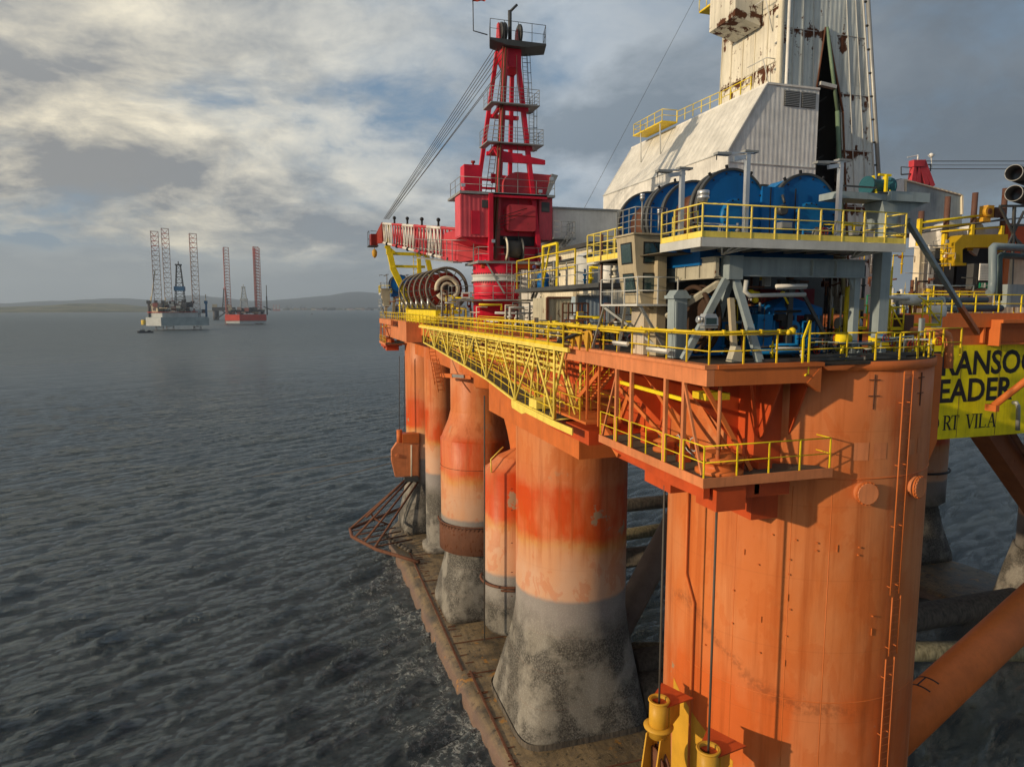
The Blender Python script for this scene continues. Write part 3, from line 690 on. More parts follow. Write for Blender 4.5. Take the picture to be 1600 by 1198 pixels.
# raking gussets carrying the corner deck
mb = MB()
for yy in (22.5, 25.5, 28.5): mb.prism([(13.5, yy, 35.3), (18.6, yy, 35.3), (18.6, yy, 30.6), (17.6, yy, 31.2)], (0, .08, 0))
mb.prism([(15.2, 20.5, 35.3), (15.3, 20.5, 35.3), (17.3, 22.4, 31.8), (17.1, 22.4, 31.8)], (0, .06, 0))
for xx in (16.4, 17.6): mb.prism([(xx, 20.4, 35.3), (xx, 21.8, 35.3), (xx, 21.8, 32.8), (xx, 21.3, 33.2)], (.08, 0, 0))
part('gusset', mb, M['red_orange'], hull)
mb = MB(); mb.box(16.2, 17.4, 21.5, 33, 29.9, 35.28); mb.box(14.9, 16.9, 33.1, 40, 33.6, 35.85)
part('haunch_plate', mb, M['red_orange'], hull)
# big curved bracket between second and third columns
pts = [(19.0, 76.2, 35.9), (19.0, 60.5, 35.9), (19.0, 59.2, 35.9), (19.0, 59.2, 20.6)]
for i in range(13):
    t = R(90*i/12); pts.append((19.0, 61.0+14.6*(1-math.cos(t)), 21.0+9.8*math.sin(t)))
mb = MB().prism(pts, (.35, 0, 0)); part('curved_bracket', mb, M['orange'], hull)
mb = MB().box(16.3, 19.0, 30.5, 117.5, 34.0, 35.9); part('edge_girder', mb, M['orange'], hull)
mb = MB().box(14.2, 16.4, 96, 119.9, 33.0, 35.95); part('edge_girder', mb, M['orange_pale'], hull)
# braces between columns and pontoons
def brace(p, q, r, mat, label=None, r2=None): return part('brace', MB().tube(p, q, r, 40, r2), mat, hull, label)
brace(at(1380, 1160, y=28.6), at(1640, 920, y=31.5), 1.22, M['orange'], 'thick orange diagonal brace rising beside the nearest column')
d0 = at(1450, 1115, y=31.0)
brace((29, 55.2, 4.2), (78, 55.2, 4.2), 1.45, M['weed_dark'], 'dark weedy brace low across to the far side')
brace((29, 59, 3.6), (80, 46, 2.4), 1.0, M['weed_pale'], 'pale weedy brace lit by the sun')
brace((24, 78.8, 5.0), (82, 78.8, 5.0), 1.3, M['weed_dark'])
brace((24, 100, 5.0), (82, 100, 5.4), 1.1, M['weed_dark'])
brace((24, 87, 4.2), (70, 92, 4.2), .9, M['weed_pale'])
brace((26.5, 58, 2.5), (52, 70, 29.2), 1.35, paint('brace_grey_brown', (.20, .15, .125), .6, rust=.3), 'grey brown diagonal brace rising behind the second column')
brace((28.4, 53, 2.6), (40, 52, 3.0), 1.9, M['weed_dark'])
b1 = part('brace', MB().beam((62.5, 50, 28.3), (86, 57, 11.2), 1.9, 2.6), paint('brace_brown', (.26, .085, .03), .5, rust=.4), hull, 'brown box brace running down right from under the sign')
part('edge_pipe', MB().pipe([(64.6, 49, 28.2), (80.0, 53.6, 17.0), (84.6, 55, 13.6), (84.6, 55, 10.4)], .30), M['rusty'], b1)
b2 = part('brace', MB().tube(at(1552, 634, y=38.8), at(1640, 566, y=37.0), .26, 16), M['orange'], hull, 'thin orange strut in front of the yellow sign')
part('end_plate', MB().cbox(at(1550, 637, y=38.9), .35, .9, .5), M['orange'], b2)
mb = MB().pipe([at(1590, 672, y=39.3), at(1591, 635, y=39.3), at(1588, 629, y=39.3), at(1583, 629, y=39.6)], .16)
part('vent_pipe', mb, M['steel'], hull)
# black H on the thick brace
a, b_ = at(1428, 1120, y=29.6), at(1470, 1140, y=29.6)
mb = MB()

# ------------------------------------------------------------------ air between here and the hills
hm = bpy.data.materials.new('sea_air'); hm.use_nodes = True; g = G(hm.node_tree); g.n.clear()
pv = g.add('ShaderNodeVolumePrincipled', {'Color': (.66, .80, .98, 1), 'Density': 8e-5, 'Anisotropy': .2})
g.add('ShaderNodeOutputMaterial', {'Volume': pv.outputs[0]})
hz_ = link('haze', MB().box(-26000, 26000, -3500, 26000, -9, 900), hm, (0, 0, 0)); hz_['kind'] = 'stuff'
# markings on the thick orange brace (painted black H)
bp0 = at(1380, 1160, y=28.6); bp1 = at(1640, 920, y=31.5); bd = (bp1-bp0).normalized()
tocam = (V((0, 0, CH))-(bp0+bp1)/2).normalized(); nn_ = (tocam-bd*tocam.dot(bd)).normalized(); ss_ = bd.cross(nn_)
def onB(s, ang, off=.012): return bp0+bd*s+(nn_*math.cos(R(ang))+ss_*math.sin(R(ang)))*(1.22+off)
mb = MB()
s0 = 4.0
for s in (s0, s0+.85):
    for i in range(10): mb.beam(onB(s, -82+i*7), onB(s, -75+i*7), .09, .015, nn_)
mb.beam(onB(s0, -48), onB(s0+.85, -48), .09, .015, nn_)
part('painted_mark', mb, M['black'], hull)

# ------------------------------------------------------------------ sign wall
sign = thing('name_board', 'big yellow board with black lettering on the rig side at the right edge', 'sign', (50, 39.9, 27.8))
SX0, SX1 = 43.5, 66.0
part('board', MB().box(SX0, SX1, 39.90, 39.98, 27.8, 35.05), paint('sign_yellow', (.80, .68, .004), .5, rust=.08, streak=.25), sign)
def text_mesh(txt, size, x0, x1, z, y, name, off=.0, bold=.0):
    cu = bpy.data.curves.new('lettering', 'FONT'); cu.body = txt; cu.size = size; cu.offset = bold; cu.extrude = .004; cu.resolution_u = 3
    ob = bpy.data.objects.new('lettering', cu); COL.objects.link(ob)
    dg = bpy.context.evaluated_depsgraph_get(); me = bpy.data.meshes.new_from_object(ob.evaluated_get(dg))
    bpy.data.objects.remove(ob); xs = [v.co.x for v in me.vertices]; sc = (x1-x0)/(max(xs)-min(xs)); mn = min(xs)
    mb = MB()
    mb.v = [V((x0+(v.co.x-mn)*sc, y-v.co.z, z+v.co.y)) for v in me.vertices]; mb.f = [tuple(p.vertices) for p in me.polygons]; mb.sm = [False]*len(mb.f)
    return mb
# bold sans rows
part('lettering', text_mesh('TRANSOCEAN', 2.56, 45.05, 61.3, 32.80, 39.885, 'a', bold=.06), M['black'], sign)
part('lettering', text_mesh('LEADER', 2.5, 45.3, 54.2, 30.70, 39.885, 'b', bold=.06), M['black'], sign)
# serif row drawn from strokes
def serif(ch, x, z, h, mb, y=39.885):
    w = h*.72; T_, t_ = h*.15, h*.055; s = h*.16
    def st(a, b, ww): mb.beam((x+a[0]*w, y, z+a[1]*h), (x+b[0]*w, y, z+b[1]*h), ww, .012, (0, 1, 0))
    def sf(px_, pz): mb.box(x+px_*w-s, x+px_*w+s, y-.0065, y+.006, z+pz*h-t_/2, z+pz*h+t_/2)
    def ar(cx, cz, rx, rz, a0, a1):
        n = 14
        for i in range(n):
            u, v = R(a0+(a1-a0)*i/n), R(a0+(a1-a0)*(i+1)/n)
            th = t_+(T_-t_)*abs(math.cos((u+v)/2))
            mb.beam((x+(cx+rx*math.cos(u))*w, y, z+(cz+rz*math.sin(u))*h), (x+(cx+rx*math.cos(v))*w, y, z+(cz+rz*math.sin(v))*h), th, .0125, (0, 1, 0))
    if ch in 'PR': st((.2, 0), (.2, 1), T_); sf(.2, 0); sf(.2, 1); ar(.42, .74, .40, .25, -90, 90); st((.2, .99), (.45, .99), t_); st((.2, .49), (.45, .49), t_)
    if ch == 'R': st((.48, .5), (.92, .02), T_); sf(.95, 0)
    if ch == 'O': ar(.5, .5, .48, .49, 0, 360)
    if ch == 'T': st((.5, 0), (.5, 1), T_); sf(.5, 0); st((.02, .985), (.98, .985), t_); st((.04, .8), (.04, 1), t_); st((.96, .8), (.96, 1), t_)
    if ch == 'V': st((.1, 1), (.5, 0), T_); st((.92, 1), (.52, 0), t_); sf(.1, 1); sf(.92, 1)
    if ch == 'A': st((.08, 0), (.5, 1), t_); st((.92, 0), (.52, 1), T_); st((.25, .36), (.75, .36), t_); sf(.08, 0); sf(.92, 0)
    if ch == 'I': st((.5, 0), (.5, 1), T_); sf(.5, 0); sf(.5, 1)
    if ch == 'L': st((.2, 0), (.2, 1), T_); sf(.2, 0); sf(.2, 1); st((.2, .02), (.9, .02), t_); st((.9, 0), (.9, .22), t_)
mb = MB()
for ch, xx in zip('PORTVILA', (45.1, 45.95, 47.2, 48.0, 49.55, 50.2, 50.85, 51.8)): serif(ch, xx, 28.52, 1.10, mb)
part('lettering', mb, M['black'], sign)
mb = MB()
for xx in (48.6, 52.6, 56.9): mb.box(xx, xx+.03, 39.88, 39.90, 27.85, 35.0)
part('panel_joint', mb, M['rusty'], sign)
# ------------------------------------------------------------------ railings
SEEN = {}
def rail(parent, pts, h=1.1, sp=1.5, mat=None, r=.028, mids=(.5,), toe=0.0, name='guardrail', plabel=None, toemat=None, pr=None, posts=True, base=0.0):
    """guardrail along floor-level pts: one mesh for rails, each post a sub-part"""
    mat = mat or M['yellow']; pts = [V(p) for p in pts]; up = V((0, 0, 1)); mb = MB()
    for f in (1.0,)+tuple(mids):
        for a, b in zip(pts, pts[1:]): mb.tube(a+up*h*f, b+up*h*f, r if f == 1 else r*.8, 6)
    if toe and not toemat:
        for a, b in zip(pts, pts[1:]): mb.beam(a+up*(toe/2+.01), b+up*(toe/2+.01), .012, toe)
    g_ = part(name, mb, mat, parent, plabel)
    if toe and toemat:
        mb = MB()
        for a, b in zip(pts, pts[1:]): mb.beam(a+up*(toe/2+.01), b+up*(toe/2+.01), .012, toe)
        part('toe_board', mb, toemat, g_)
    if posts:
        seen = SEEN.setdefault(parent.name, [])
        new = []
        for a, b in zip(pts, pts[1:]):
            n = max(1, round((b-a).length/sp))
            for i in range(n+1):
                p = a.lerp(b, i/n)
                if all((p-q).length > .05 for q in seen):
                    seen.append(p); new.append(p)
        m2 = None
        for p in new: part('post', MB().beam(p+up*base, p+up*h, (pr or r)*1.7, (pr or r)*1.7), mat, g_)
    return g_
def stair(parent, p, q, w, mat, side=(1, 0, 0), steps=10, railmat=None, rh=1.0, name='stair'):
    """flight from p (low) up to q (high); side = direction across"""
    p = V(p); q = V(q); s = V(side).normalized()*w; mb = MB()
    for o in (V((0, 0, 0)), s): mb.beam(p+o, q+o, .05, .22, (0, 0, 1))
    for i in range(1, steps):
        c = p.lerp(q, i/steps); d = V((q.x-p.x, q.y-p.y, 0)).normalized()*.12
        mb.beam(c, c+s, .26, .03, (0, 0, 1))
    st = part(name, mb, mat, parent)
    if railmat:
        mb = MB(); up = V((0, 0, rh))
        for o in (V((0, 0, 0)), s):
            mb.tube(p+o+up, q+o+up, .025, 6); mb.tube(p+o+up*.5, q+o+up*.5, .02, 6)
            for i in range(4): c = p.lerp(q, i/3)+o; mb.tube(c, c+up, .022, 6)
        part('stair_rail', mb, railmat, st)
    return st
def ladder(parent, p, q, w, mat, across=(1, 0, 0), step=.3, r=.03, cage=None, name='ladder'):
    p = V(p); q = V(q); s = V(across).normalized()*w/2; mb = MB()
    for o in (s, -s): mb.tube(p+o, q+o, r, 6)
    n = max(2, int((q-p).length/step))
    for i in range(n): c = p.lerp(q, (i+.5)/n); mb.tube(c-s, c+s, r*.6, 4)
    L = part(name, mb, mat, parent)
    if cage:
        mb = MB(); cv = V(cage); k = max(2, int((q-p).length/.9))
        for i in range(k+1):
            c = p.lerp(q, i/k); ring = []
            for j in range(9):
                t = math.pi*j/8; ring.append(c+s.normalized()*math.cos(t)*cv.length*.55+cv*math.sin(t))
            for a, b in zip(ring, ring[1:]): mb.tube(a, b, .016, 4)
        for j in (2, 4, 6):
            t = math.pi*j/8; o = s.normalized()*math.cos(t)*cv.length*.55+cv*math.sin(t); mb.tube(p+o, q+o, .014, 4)
        part('ladder_cage', mb, mat, L)
    return L

# ------------------------------------------------------------------ lower corner platform (near, and its mirror at the far corner)
def lower_platform(mir, label):
    Y = (lambda y: 140.0-y) if mir else (lambda y: y)
    def b(mb, x0, x1, y0, y1, z0, z1): return mb.box(x0, x1, min(Y(y0), Y(y1)), max(Y(y0), Y(y1)), z0, z1)
    t = thing('corner_platform', label, 'platform', (14.5, Y(24), 31.8))
    mb = MB(); b(mb, 13.12, 17.2, 20.03, 28.6, 32.0, 32.05); b(mb, 17.2, 18.45, 20.03, 21.4, 32.0, 32.05)
    part('floor', mb, M['grating'], t)
    mb = MB(); b(mb, 13.06, 13.12, 19.97, 28.6, 31.78, 32.12); b(mb, 13.12, 18.5, 19.97, 20.03, 31.78, 32.12)
    for k in range(6): b(mb, 13.2, 17.0, 20.8+k*1.5, 20.9+k*1.5, 31.8, 31.99)
    part('edge_frame', mb, M['orange_pale'], t)
    mb = MB(); mb.prism([(13.3, Y(28.4), 31.75), (13.3, Y(20.3), 31.75), (13.3, Y(20.3), 31.30), (13.3, Y(22.4), 31.25), (13.3, Y(27.2), 31.55)], (.25, 0, 0))
    mb.prism([(15.4, Y(28.4), 31.75), (15.4, Y(20.3), 31.75), (15.4, Y(20.3), 31.30), (15.4, Y(22.4), 31.2), (15.4, Y(27.2), 31.55)], (.2, 0, 0))
    b(mb, 13.7, 14.9, 20.1, 21.4, 30.85, 31.77); b(mb, 13.7, 15.7, 23.2, 25.3, 30.7, 31.77)
    b(mb, 14.2, 16.9, 20.3, 20.45, 31.2, 31.77)
    part('support_bracket', mb, M['red_orange'], t)
    # hangers from the deck above
    for yy in (27.0, 25.6, 22.8, 21.5): part('hanger', MB().cbox((13.16, Y(yy), 33.55), .13, .16, 3.5), M['orange_pale'], t)
    part('hanger', MB().tube((13.9, Y(20.4), 32.5), (13.9, Y(20.4), 35.3), .07, 10), M['orange_pale'], t)
    for p, q in (((13.2, Y(27.05), 35.2), (13.2, Y(28.5), 32.1)), ((13.15, Y(21.45), 35.2), (13.15, Y(20.2), 32.2))):
        part('brace', MB().beam(p, q, .09, .09), M['orange_pale'], t)
    for p, q in (((13.6, Y(20.9), 35.2), (15.5, Y(20.7), 32.1)), ((14.2, Y(26.6), 35.3), (14.6, Y(22.6), 32.1)), ((13.5, Y(27.4), 34.4), (14.6, Y(24.2), 32.1)), ((14.4, Y(23.6), 35.2), (15.3, Y(21.3), 32.2))):
        part('brace', MB().beam(p, q, .13, .15), M['orange'], t)
    part('lifting_bar', MB().beam((13.3, Y(26.9), 34.72), (13.3, Y(21.6), 34.62), .10, .14), M['yellow_clean'], t)
    part('hatch', MB().cbox((14.4, Y(21.7), 34.75), 1.0, .9, .25), M['yellow'], t)
    # chain pipe and roller between the posts
    mb = MB().lathe((14.3, Y(20.9), 32.06), 'z', [(.85, 0), (.85, .12), (.6, .16), (.6, .42), (.85, .46), (.85, .6), (.55, .62), (.5, .75)], 28)
    part('chain_fairlead', mb, M['orange'], t)
    mb = MB().lathe((14.4, Y(24.7), 32.06), 'z', [(.6, 0), (.6, .12), (.4, .16), (.4, .36), (.6, .4), (.3, .55)], 24); part('chain_fairlead', mb, M['orange'], t)
    mb = MB()
    for (x, y, w, h) in ((13.75, 22.6, .45, .35), (13.9, 24.0, .4, .5), (14.9, 21.1, .5, .4), (15.9, 20.8, .6, .25), (14.2, 26.2, .6, .5)):
        b(mb, x, x+w, y, y+w*.8, 32.06, 32.06+h)
    mb.pipe([(14.3, Y(20.9), 32.8), (14.3, Y(20.9), 33.3), (13.95, Y(20.5), 33.45)], .05); mb.tube((15.1, Y(20.6), 32.1), (15.1, Y(20.6), 33.3), .05, 8)
    part('valve_gear', mb, M['red_orange'], t)
    mb = MB().arc((13.85, Y(21.9), 32.9), .25, 0, 300, 'x', .025, 14, 5); mb.pipe([(13.6, Y(22.8), 33.0), (13.5, Y(22.4), 33.2), (13.6, Y(21.9), 32.7), (13.7, Y(21.5), 32.5)], .02)
    part('hose', mb, M['light_grey'], t)
    M_ = M['yellow_clean']
    rail(t, [(13.12, Y(28.55), 32.08), (13.12, Y(27.1), 32.08)], 1.12, 1.5, M_, .024)
    rail(t, [(13.12, Y(26.9), 32.08), (13.12, Y(25.7), 32.08)], 1.12, 1.2, M_, .024)
    rail(t, [(13.12, Y(25.5), 32.08), (13.12, Y(22.9), 32.08)], 1.12, 1.3, M_, .024)
    rail(t, [(13.12, Y(22.7), 32.08), (13.12, Y(21.6), 32.08)], 1.12, 1.1, M_, .024)
    rail(t, [(13.12, Y(21.4), 32.08), (13.12, Y(20.05), 32.08), (18.42, Y(20.05), 32.08)], 1.15, 1.33, M_, .026)
    rail(t, [(18.42, Y(20.05), 32.08), (18.42, Y(21.0), 32.08)], 1.15, 1.0, M_, .024)
    return t
lower_platform(False, 'orange corner platform with yellow handrails hanging beneath the deck at the nearest corner')
lower_platform(True, 'small orange platform with yellow rails hanging under the far corner of the deck')

# stair and walk beside it
ls = thing('access_stair', 'orange stair with yellow handrails going down beside the yellow truss walkway', 'stairs', (13.6, 33, 32.2))
stair(ls, at(900, 625, x=13.6), at(942, 574, x=13.6), .85, M['orange'], (1, 0, 0), 11, M['yellow'], .95)
a = at(880, 622, x=13.3); 
mb = MB().box(13.1, 15.0, 30.2, 35.2, 32.3, 32.42); part('landing', mb, M['orange'], ls)
rail(ls, [(13.12, 31.0, 32.42), (13.12, 35.1, 32.42)], 1.05, 1.3, M['yellow'], .024)
rail(ls, [(15.0, 30.4, 32.42), (15.0, 35.1, 32.42)], 1.05, 1.2, M['yellow'], .024)
mb = MB()
for yy in (29.6, 31.0, 33.8): mb.beam((13.5, yy, 32.3), (13.5, yy, 35.4), .1)
mb.beam((15.2, 28.8, 35.2), (15.2, 31.5, 31.3), .12, .3); mb.beam((14.0, 30.2, 32.2), (14.0, 28.3, 31.2), .18, .4)
part('hanger', mb, M['orange'], ls)
mb = MB().box(13.4, 17.2, 30.5, 36.0, 31.2, 31.9); mb.prism([(13.4, 36, 31.9), (17.2, 36, 31.9), (17.2, 37.4, 31.9), (13.6, 36.8, 31.9)], (0, 0, -.5))
part('support_box', mb, M['red_orange'], ls)

# ------------------------------------------------------------------ yellow truss walkway
tw = thing('truss_walkway', 'long yellow triangular truss walkway hung outside the deck edge', 'walkway', (13, 55, 32))
YT = M['yellow_pale']; YC = M['yellow']
xt, xi_ = 12.7, 14.2
top = [(y, 35.85) for y in (33.5, 40.3, 47.3, 54, 60.6, 67, 73.2)]
bot = [(33.5, 32.05), (40.35, 32.15), (47.26, 32.82), (54, 33.2), (60.6, 33.55), (67, 33.9), (73.27, 34.15)]
for xx in (xt, xi_):
    part('top_chord', MB().beam((xx, 24.5 if xx > 13 else 31.5, 35.85), (xx, 76, 35.8), .14, .22), YT, tw)
    mb = MB(); zb = [(xx, y, z) for y, z in bot]
    for a, b in zip(zb, zb[1:]): mb.beam(a, b, .11, .13)
    part('bottom_chord', mb, YT, tw)
    for i in range(len(top)):
        part('diagonal', MB().tube((xx, top[i][0], top[i][1]), (xx, bot[i][0], bot[i][1]), .075, 8), YT, tw)
        if i < len(top)-1:
            m_ = ((top[i][0]+top[i+1][0])/2)
            part('diagonal', MB().tube((xx, m_, 35.85), (xx, bot[i][0], bot[i][1]), .065, 8), YT, tw)
            part('diagonal', MB().tube((xx, m_, 35.85), (xx, bot[i+1][0], bot[i+1][1]), .065, 8), YT, tw)
for i in range(len(top)):
    part('cross_bar', MB().tube((xt, bot[i][0], bot[i][1]), (xi_, bot[i][0], bot[i][1]), .04, 8).tube((xt, top[i][0], 35.85), (xi_, bot[i][0], bot[i][1]), .035, 8), YT, tw)
mb = MB().box(12.75, 14.15, 33, 76, 35.86, 35.93); part('upper_floor', mb, M['grating'], tw)
mb = MB()
for (y0, z0), (y1, z1) in zip(bot[:], bot[1:]):
    mb.prism([(12.76, y0, z0+.02), (12.76, y1, z1+.02), (12.76, y1, z1-.04), (12.76, y0, z0-.04)], (1.4, 0, 0))
part('lower_floor', mb, M['grating'], tw)
mb = MB()
for k, zz_ in enumerate((35.5, 35.25, 35.0, 34.75)):
    mb.tube((13.4, 34, zz_-.1*k), (13.4, 73, zz_-.02), .085, 8)
for k in range(13):
    mb.beam((13.42, 35+3*k, 35.75), (13.42, 35+3*k, 34.5), .06)
part('pipe_run', mb, YT, tw)
rail(tw, [(12.68, 32.2, 35.95), (12.68, 75.5, 35.9)], 1.12, 2.2, YC, .04, (.5, .75), toe=.16)
rail(tw, [(14.2, 36, 35.95), (14.2, 75.5, 35.9)], 1.12, 2.6, YC, .035)
mb = MB()
for (y0, z0), (y1, z1) in zip(bot, bot[1:]):
    for hh in (.55, 1.05):
        for xx in (12.8, 14.1): mb.tube((xx, y0, z0+hh), (xx, y1, z1+hh), .03, 6)
    for k in range(4):
        yy = y0+(y1-y0)*k/4; zz_ = z0+(z1-z0)*k/4
        for xx in (12.8, 14.1): mb.tube((xx, yy, zz_), (xx, yy, zz_+1.05), .028, 6)
part('lower_handrail', mb, YC, tw)
mb = MB()
pp = [(12.55, 40.6, 32.0), (12.55, 33.3, 31.9), (12.7, 30.9, 31.85)]
for a, b in zip(pp, pp[1:]): mb.beam(a, b, .06, .34)
mb.prism([(12.55, 40.6, 32.2), (12.55, 40.6, 31.7), (12.55, 38.6, 31.6), (12.55, 36.4, 32.1)], (.08, 0, 0))
mb.cbox((13.3, 37.0, 32.45), 1.2, 1.3, .5); part('edge_plate', mb, YT, tw)
mb = MB()
for yy in (36, 38.4): mb.tube((13.0, yy, 32.1), (13.3, yy, 35.8), .06, 8)
mb.tube((13.0, 34.8, 32.1), (12.9, 32.6, 35.8), .08, 8).tube((13.6, 32.5, 32.1), (13.2, 34.6, 35.8), .06, 8)
for zz_ in (33.0, 33.9, 34.8): mb.tube((13.0, 33.2, zz_), (13.0, 36, zz_), .035, 6)
part('standpipe', mb, YT, tw)
mb = MB()
for k in range(6):
    y0 = 26.5+k*1.1
    mb.tube((13.0+.15*(k % 2), y0, 36.9+.05*k), (13.1, y0+5.5, 37.0), .05, 8)
mb.tube((12.9, 24, 37.02), (12.9, 48, 37.08), .055, 8); mb.tube((12.75, 30, 36.75), (12.8, 72, 36.9), .05, 8)
part('pipe_run', mb, YC, tw)
# hooks and fittings gathered by the end of the truss
mb = MB()
for k, yy in enumerate((29.6, 30.6, 31.5)):
    mb.prism([(12.9+.02*k, yy, 36.9), (12.9+.02*k, yy+.7, 36.8), (12.9+.02*k, yy+.4, 36.2), (12.9+.02*k, yy+.15, 35.9)], (.12, 0, 0))
    mb.arc((12.95, yy, 36.5), .35, 0, 200, 'x', .06, 10)
part('pipe_hook', mb, M['ochre'], tw)
mb = MB().tube((12.8, 33.2, 36.2), (12.8, 30.5, 36.75), .09, 10).tube((12.8, 35.4, 36.0), (12.8, 31.7, 36.25), .05, 8); part('gangway_lever', mb, M['black'], tw)
mb = MB().lathe((14.2, 33.6, 35.2), 'z', [(.95, 0), (1.0, .1), (1.0, .55), (.95, .6)], 28); part('round_foot', mb, M['orange_pale'], tw)

# ------------------------------------------------------------------ near deck guardrails and fittings
gr = thing('deck_guardrail', 'worn yellow guardrail around the nearest deck corner, thick pipe along its top', 'railing', (13.3, 20.3, 36))
YR = M['yellow']
rail(gr, [(13.3, 33, 36.02), (13.3, 20.22, 36.02)], 1.02, 1.35, YR, .03, (.45,))
pts = [(13.3, 20.22, 36.02), (17.4, 20.22, 36.02)]
rail(gr, pts, 1.02, 1.35, YR, .03, (.45,))
pts = [(17.4, 20.22, 36.02)]+[(C1[0]+(R1-.1)*math.cos(R(a)), C1[1]+(R1-.1)*math.sin(R(a)), 36.02) for a in (-110, -98, -86, -74, -62, -50, -38, -24)]
rail(gr, pts, 1.02, 1.4, YR, .03, (.45,))
part('fat_pipe', MB().pipe([(13.22, 32.5, 37.08), (13.22, 20.16, 37.12), (16.6, 20.16, 37.14)], .055, 10), YR, gr)
mb = MB()
for k in range(9): mb.ball((13.22+.02*(k % 2), 31.5-k*1.3, 37.14), .075, 8)
for k in range(4): mb.cbox((13.8+k*.75, 20.16, 37.14), .06, .14, .14)
mb.ball((16.6, 20.16, 37.14), .13, 10).ball((16.42, 20.14, 37.10), .1, 8); part('pipe_clamp', mb, YR, gr)
mb = MB().beam((17.25, 20.05, 35.6), (17.25, 20.05, 37.5), .06).beam((17.25, 20.05, 37.5), (17.0, 20.05, 36.9), .06).beam((17.0, 20.05, 36.9), (17.0, 20.05, 35.9), .06).tube((17.25, 20.05, 35.62), (17.05, 19.95, 35.58), .03, 6)
part('gate_post', mb, M['yellow_clean'], gr)
mb = MB()
for k in range(2): mb.box(15.6+1.9*k, 22.0+k*.6, 20.35+.1*k, 20.45+.1*k, 36.05+.12*k, 36.15+.12*k)
mb.beam((20, 20.35, 36.1), (25.2, 22.2, 36.1), .12); part('kick_pipe', mb, M['dark_steel'], gr)
gx = thing('deck_gate', 'yellow self-standing gate frame at the right end of the near deck rail', 'railing', (24, 21, 36))
rail(gx, [at(1443, 558, y=21.4)+V((0,0,0)), at(1500, 556, y=21.4)], 1.15, 1.0, YR, .03)
# fascia details
for px, py, yy in ((1075, 577, 20.0), ):
    pass
# ------------------------------------------------------------------ winch platform
wp = thing('winch_platform', 'grey steel winch platform with pale yellow guardrail on leaning legs over the near deck', 'platform', (17, 22, 36))
YP = M['yellow_pale']; GR = M['grey']
mb = MB(); mb.box(13.1, 21.75, 20.55, 23.3, 40.27, 40.31); mb.box(13.1, 21.75, 23.3, 29.5, 40.0, 40.04) ; part('floor', mb, M['grating'], wp)
mb = MB(); mb.box(13.04, 13.1, 20.5, 23.3, 40.02, 40.33); mb.box(13.04, 21.8, 20.49, 20.55, 40.02, 40.33)
for k in range(9): mb.box(13.3+k*1.0, 13.36+k*1.0, 20.6, 23.2, 40.05, 40.26)
part('edge_channel', mb, M['light_grey'], wp)
rail(wp, [(13.07, 23.25, 40.33), (13.07, 20.52, 40.33), (21.78, 20.52, 40.33), (21.78, 22.5, 40.33)], 1.12, .98, YP, .027, (.33, .62), toe=.20)
rail(wp, [(13.5, 23.2, 40.33), (13.5, 21.5, 40.33)], 1.0, .6, YP, .02)
# beams
mb = MB().ibeam((15.5, 21.75, 39.45), (21.15, 21.75, 39.45), .3, .70, .05); 
for xx in (18.6, 19.7): mb.box(xx, xx+.05, 21.6, 21.9, 39.12, 39.78)
part('front_beam', mb, GR, wp)
mb = MB(); mb.box(14.55, 14.7, 21.9, 24.6, 39.05, 39.80); mb.box(14.5, 14.85, 21.9, 24.6, 39.03, 39.08); mb.box(14.5, 14.85, 21.9, 24.6, 39.78, 39.82)
for yy in (22.9, 23.9, 24.55): mb.box(14.5, 14.56, yy, yy+.06, 39.08, 39.78)
part('side_beam', mb, M['grey_rust'], wp)
mb = MB().box(14.9, 15.48, 21.55, 22.1, 38.98, 39.84); part('corner_post', mb, GR, wp)
mb = MB().box(14.6, 15.0, 24.65, 27.5, 39.0, 39.8); part('side_beam', mb, GR, wp)
legs = [((14.95, 21.8, 39.0), (13.75, 22.6, 36.02), .25, 'grey'), ((15.1, 21.7, 38.3), (14.95, 21.1, 36.02), .20, 'beige'), ((15.3, 21.75, 39.0), (15.95, 21.0, 35.95), .26, 'grey'),
        ((15.0, 22.0, 39.0), (13.8, 24.0, 37.6), .20, 'grey_rust'), ((15.25, 22.0, 39.0), (15.4, 23.6, 36.05), .25, 'grey')]
for p, q, w, mt in legs: part('leg', MB().beam(p, q, w, w*.8, (0, 1, 0)), M[mt], wp)
part('leg_foot', MB().prism([(14.7, 20.95, 36.03), (15.25, 20.95, 36.03), (15.05, 20.95, 36.6), (14.88, 20.95, 36.6)], (0, .35, 0)), M['grey_rust'], wp)
for x0, w in ((20.85, .26), (22.0, .46)):
    z1 = 39.1 if x0 < 21 else 41.9
    part('column', MB().beam((x0, 21.85 if x0 < 21 else 21.75, 36.02), (x0, 21.85 if x0 < 21 else 21.75, z1), w, w, (0, 1, 0)), GR, wp)
mb = MB().prism([(20.5, 21.8, 39.1), (20.75, 21.8, 39.1), (20.75, 21.8, 38.6)], (0, .12, 0)); part('knee', mb, GR, wp)
for xx in (14.6, 20.35):
    mb = MB()
    for dx_ in (-.62, -.2, .15, .6): mb.tube((xx, 21.6, 39.86), (xx+dx_, 20.7, 40.05), .035, 6)
    part('v_strut', mb, M['light_grey'], wp)
part('brace', MB().beam((18.6, 22.5, 39.0), (20.3, 22.1, 36.1), .12), M['dark_steel'], wp)
part('brace', MB().beam((18.4, 22.6, 39.0), (18.4, 22.6, 36.1), .22), M['dark_steel'], wp)
mb = MB().prism([(17.9, 22.6, 39.05), (18.9, 22.6, 39.05), (18.6, 22.6, 38.5), (18.2, 22.6, 38.5)], (0, .2, 0)); part('knee', mb, M['dark_steel'], wp)
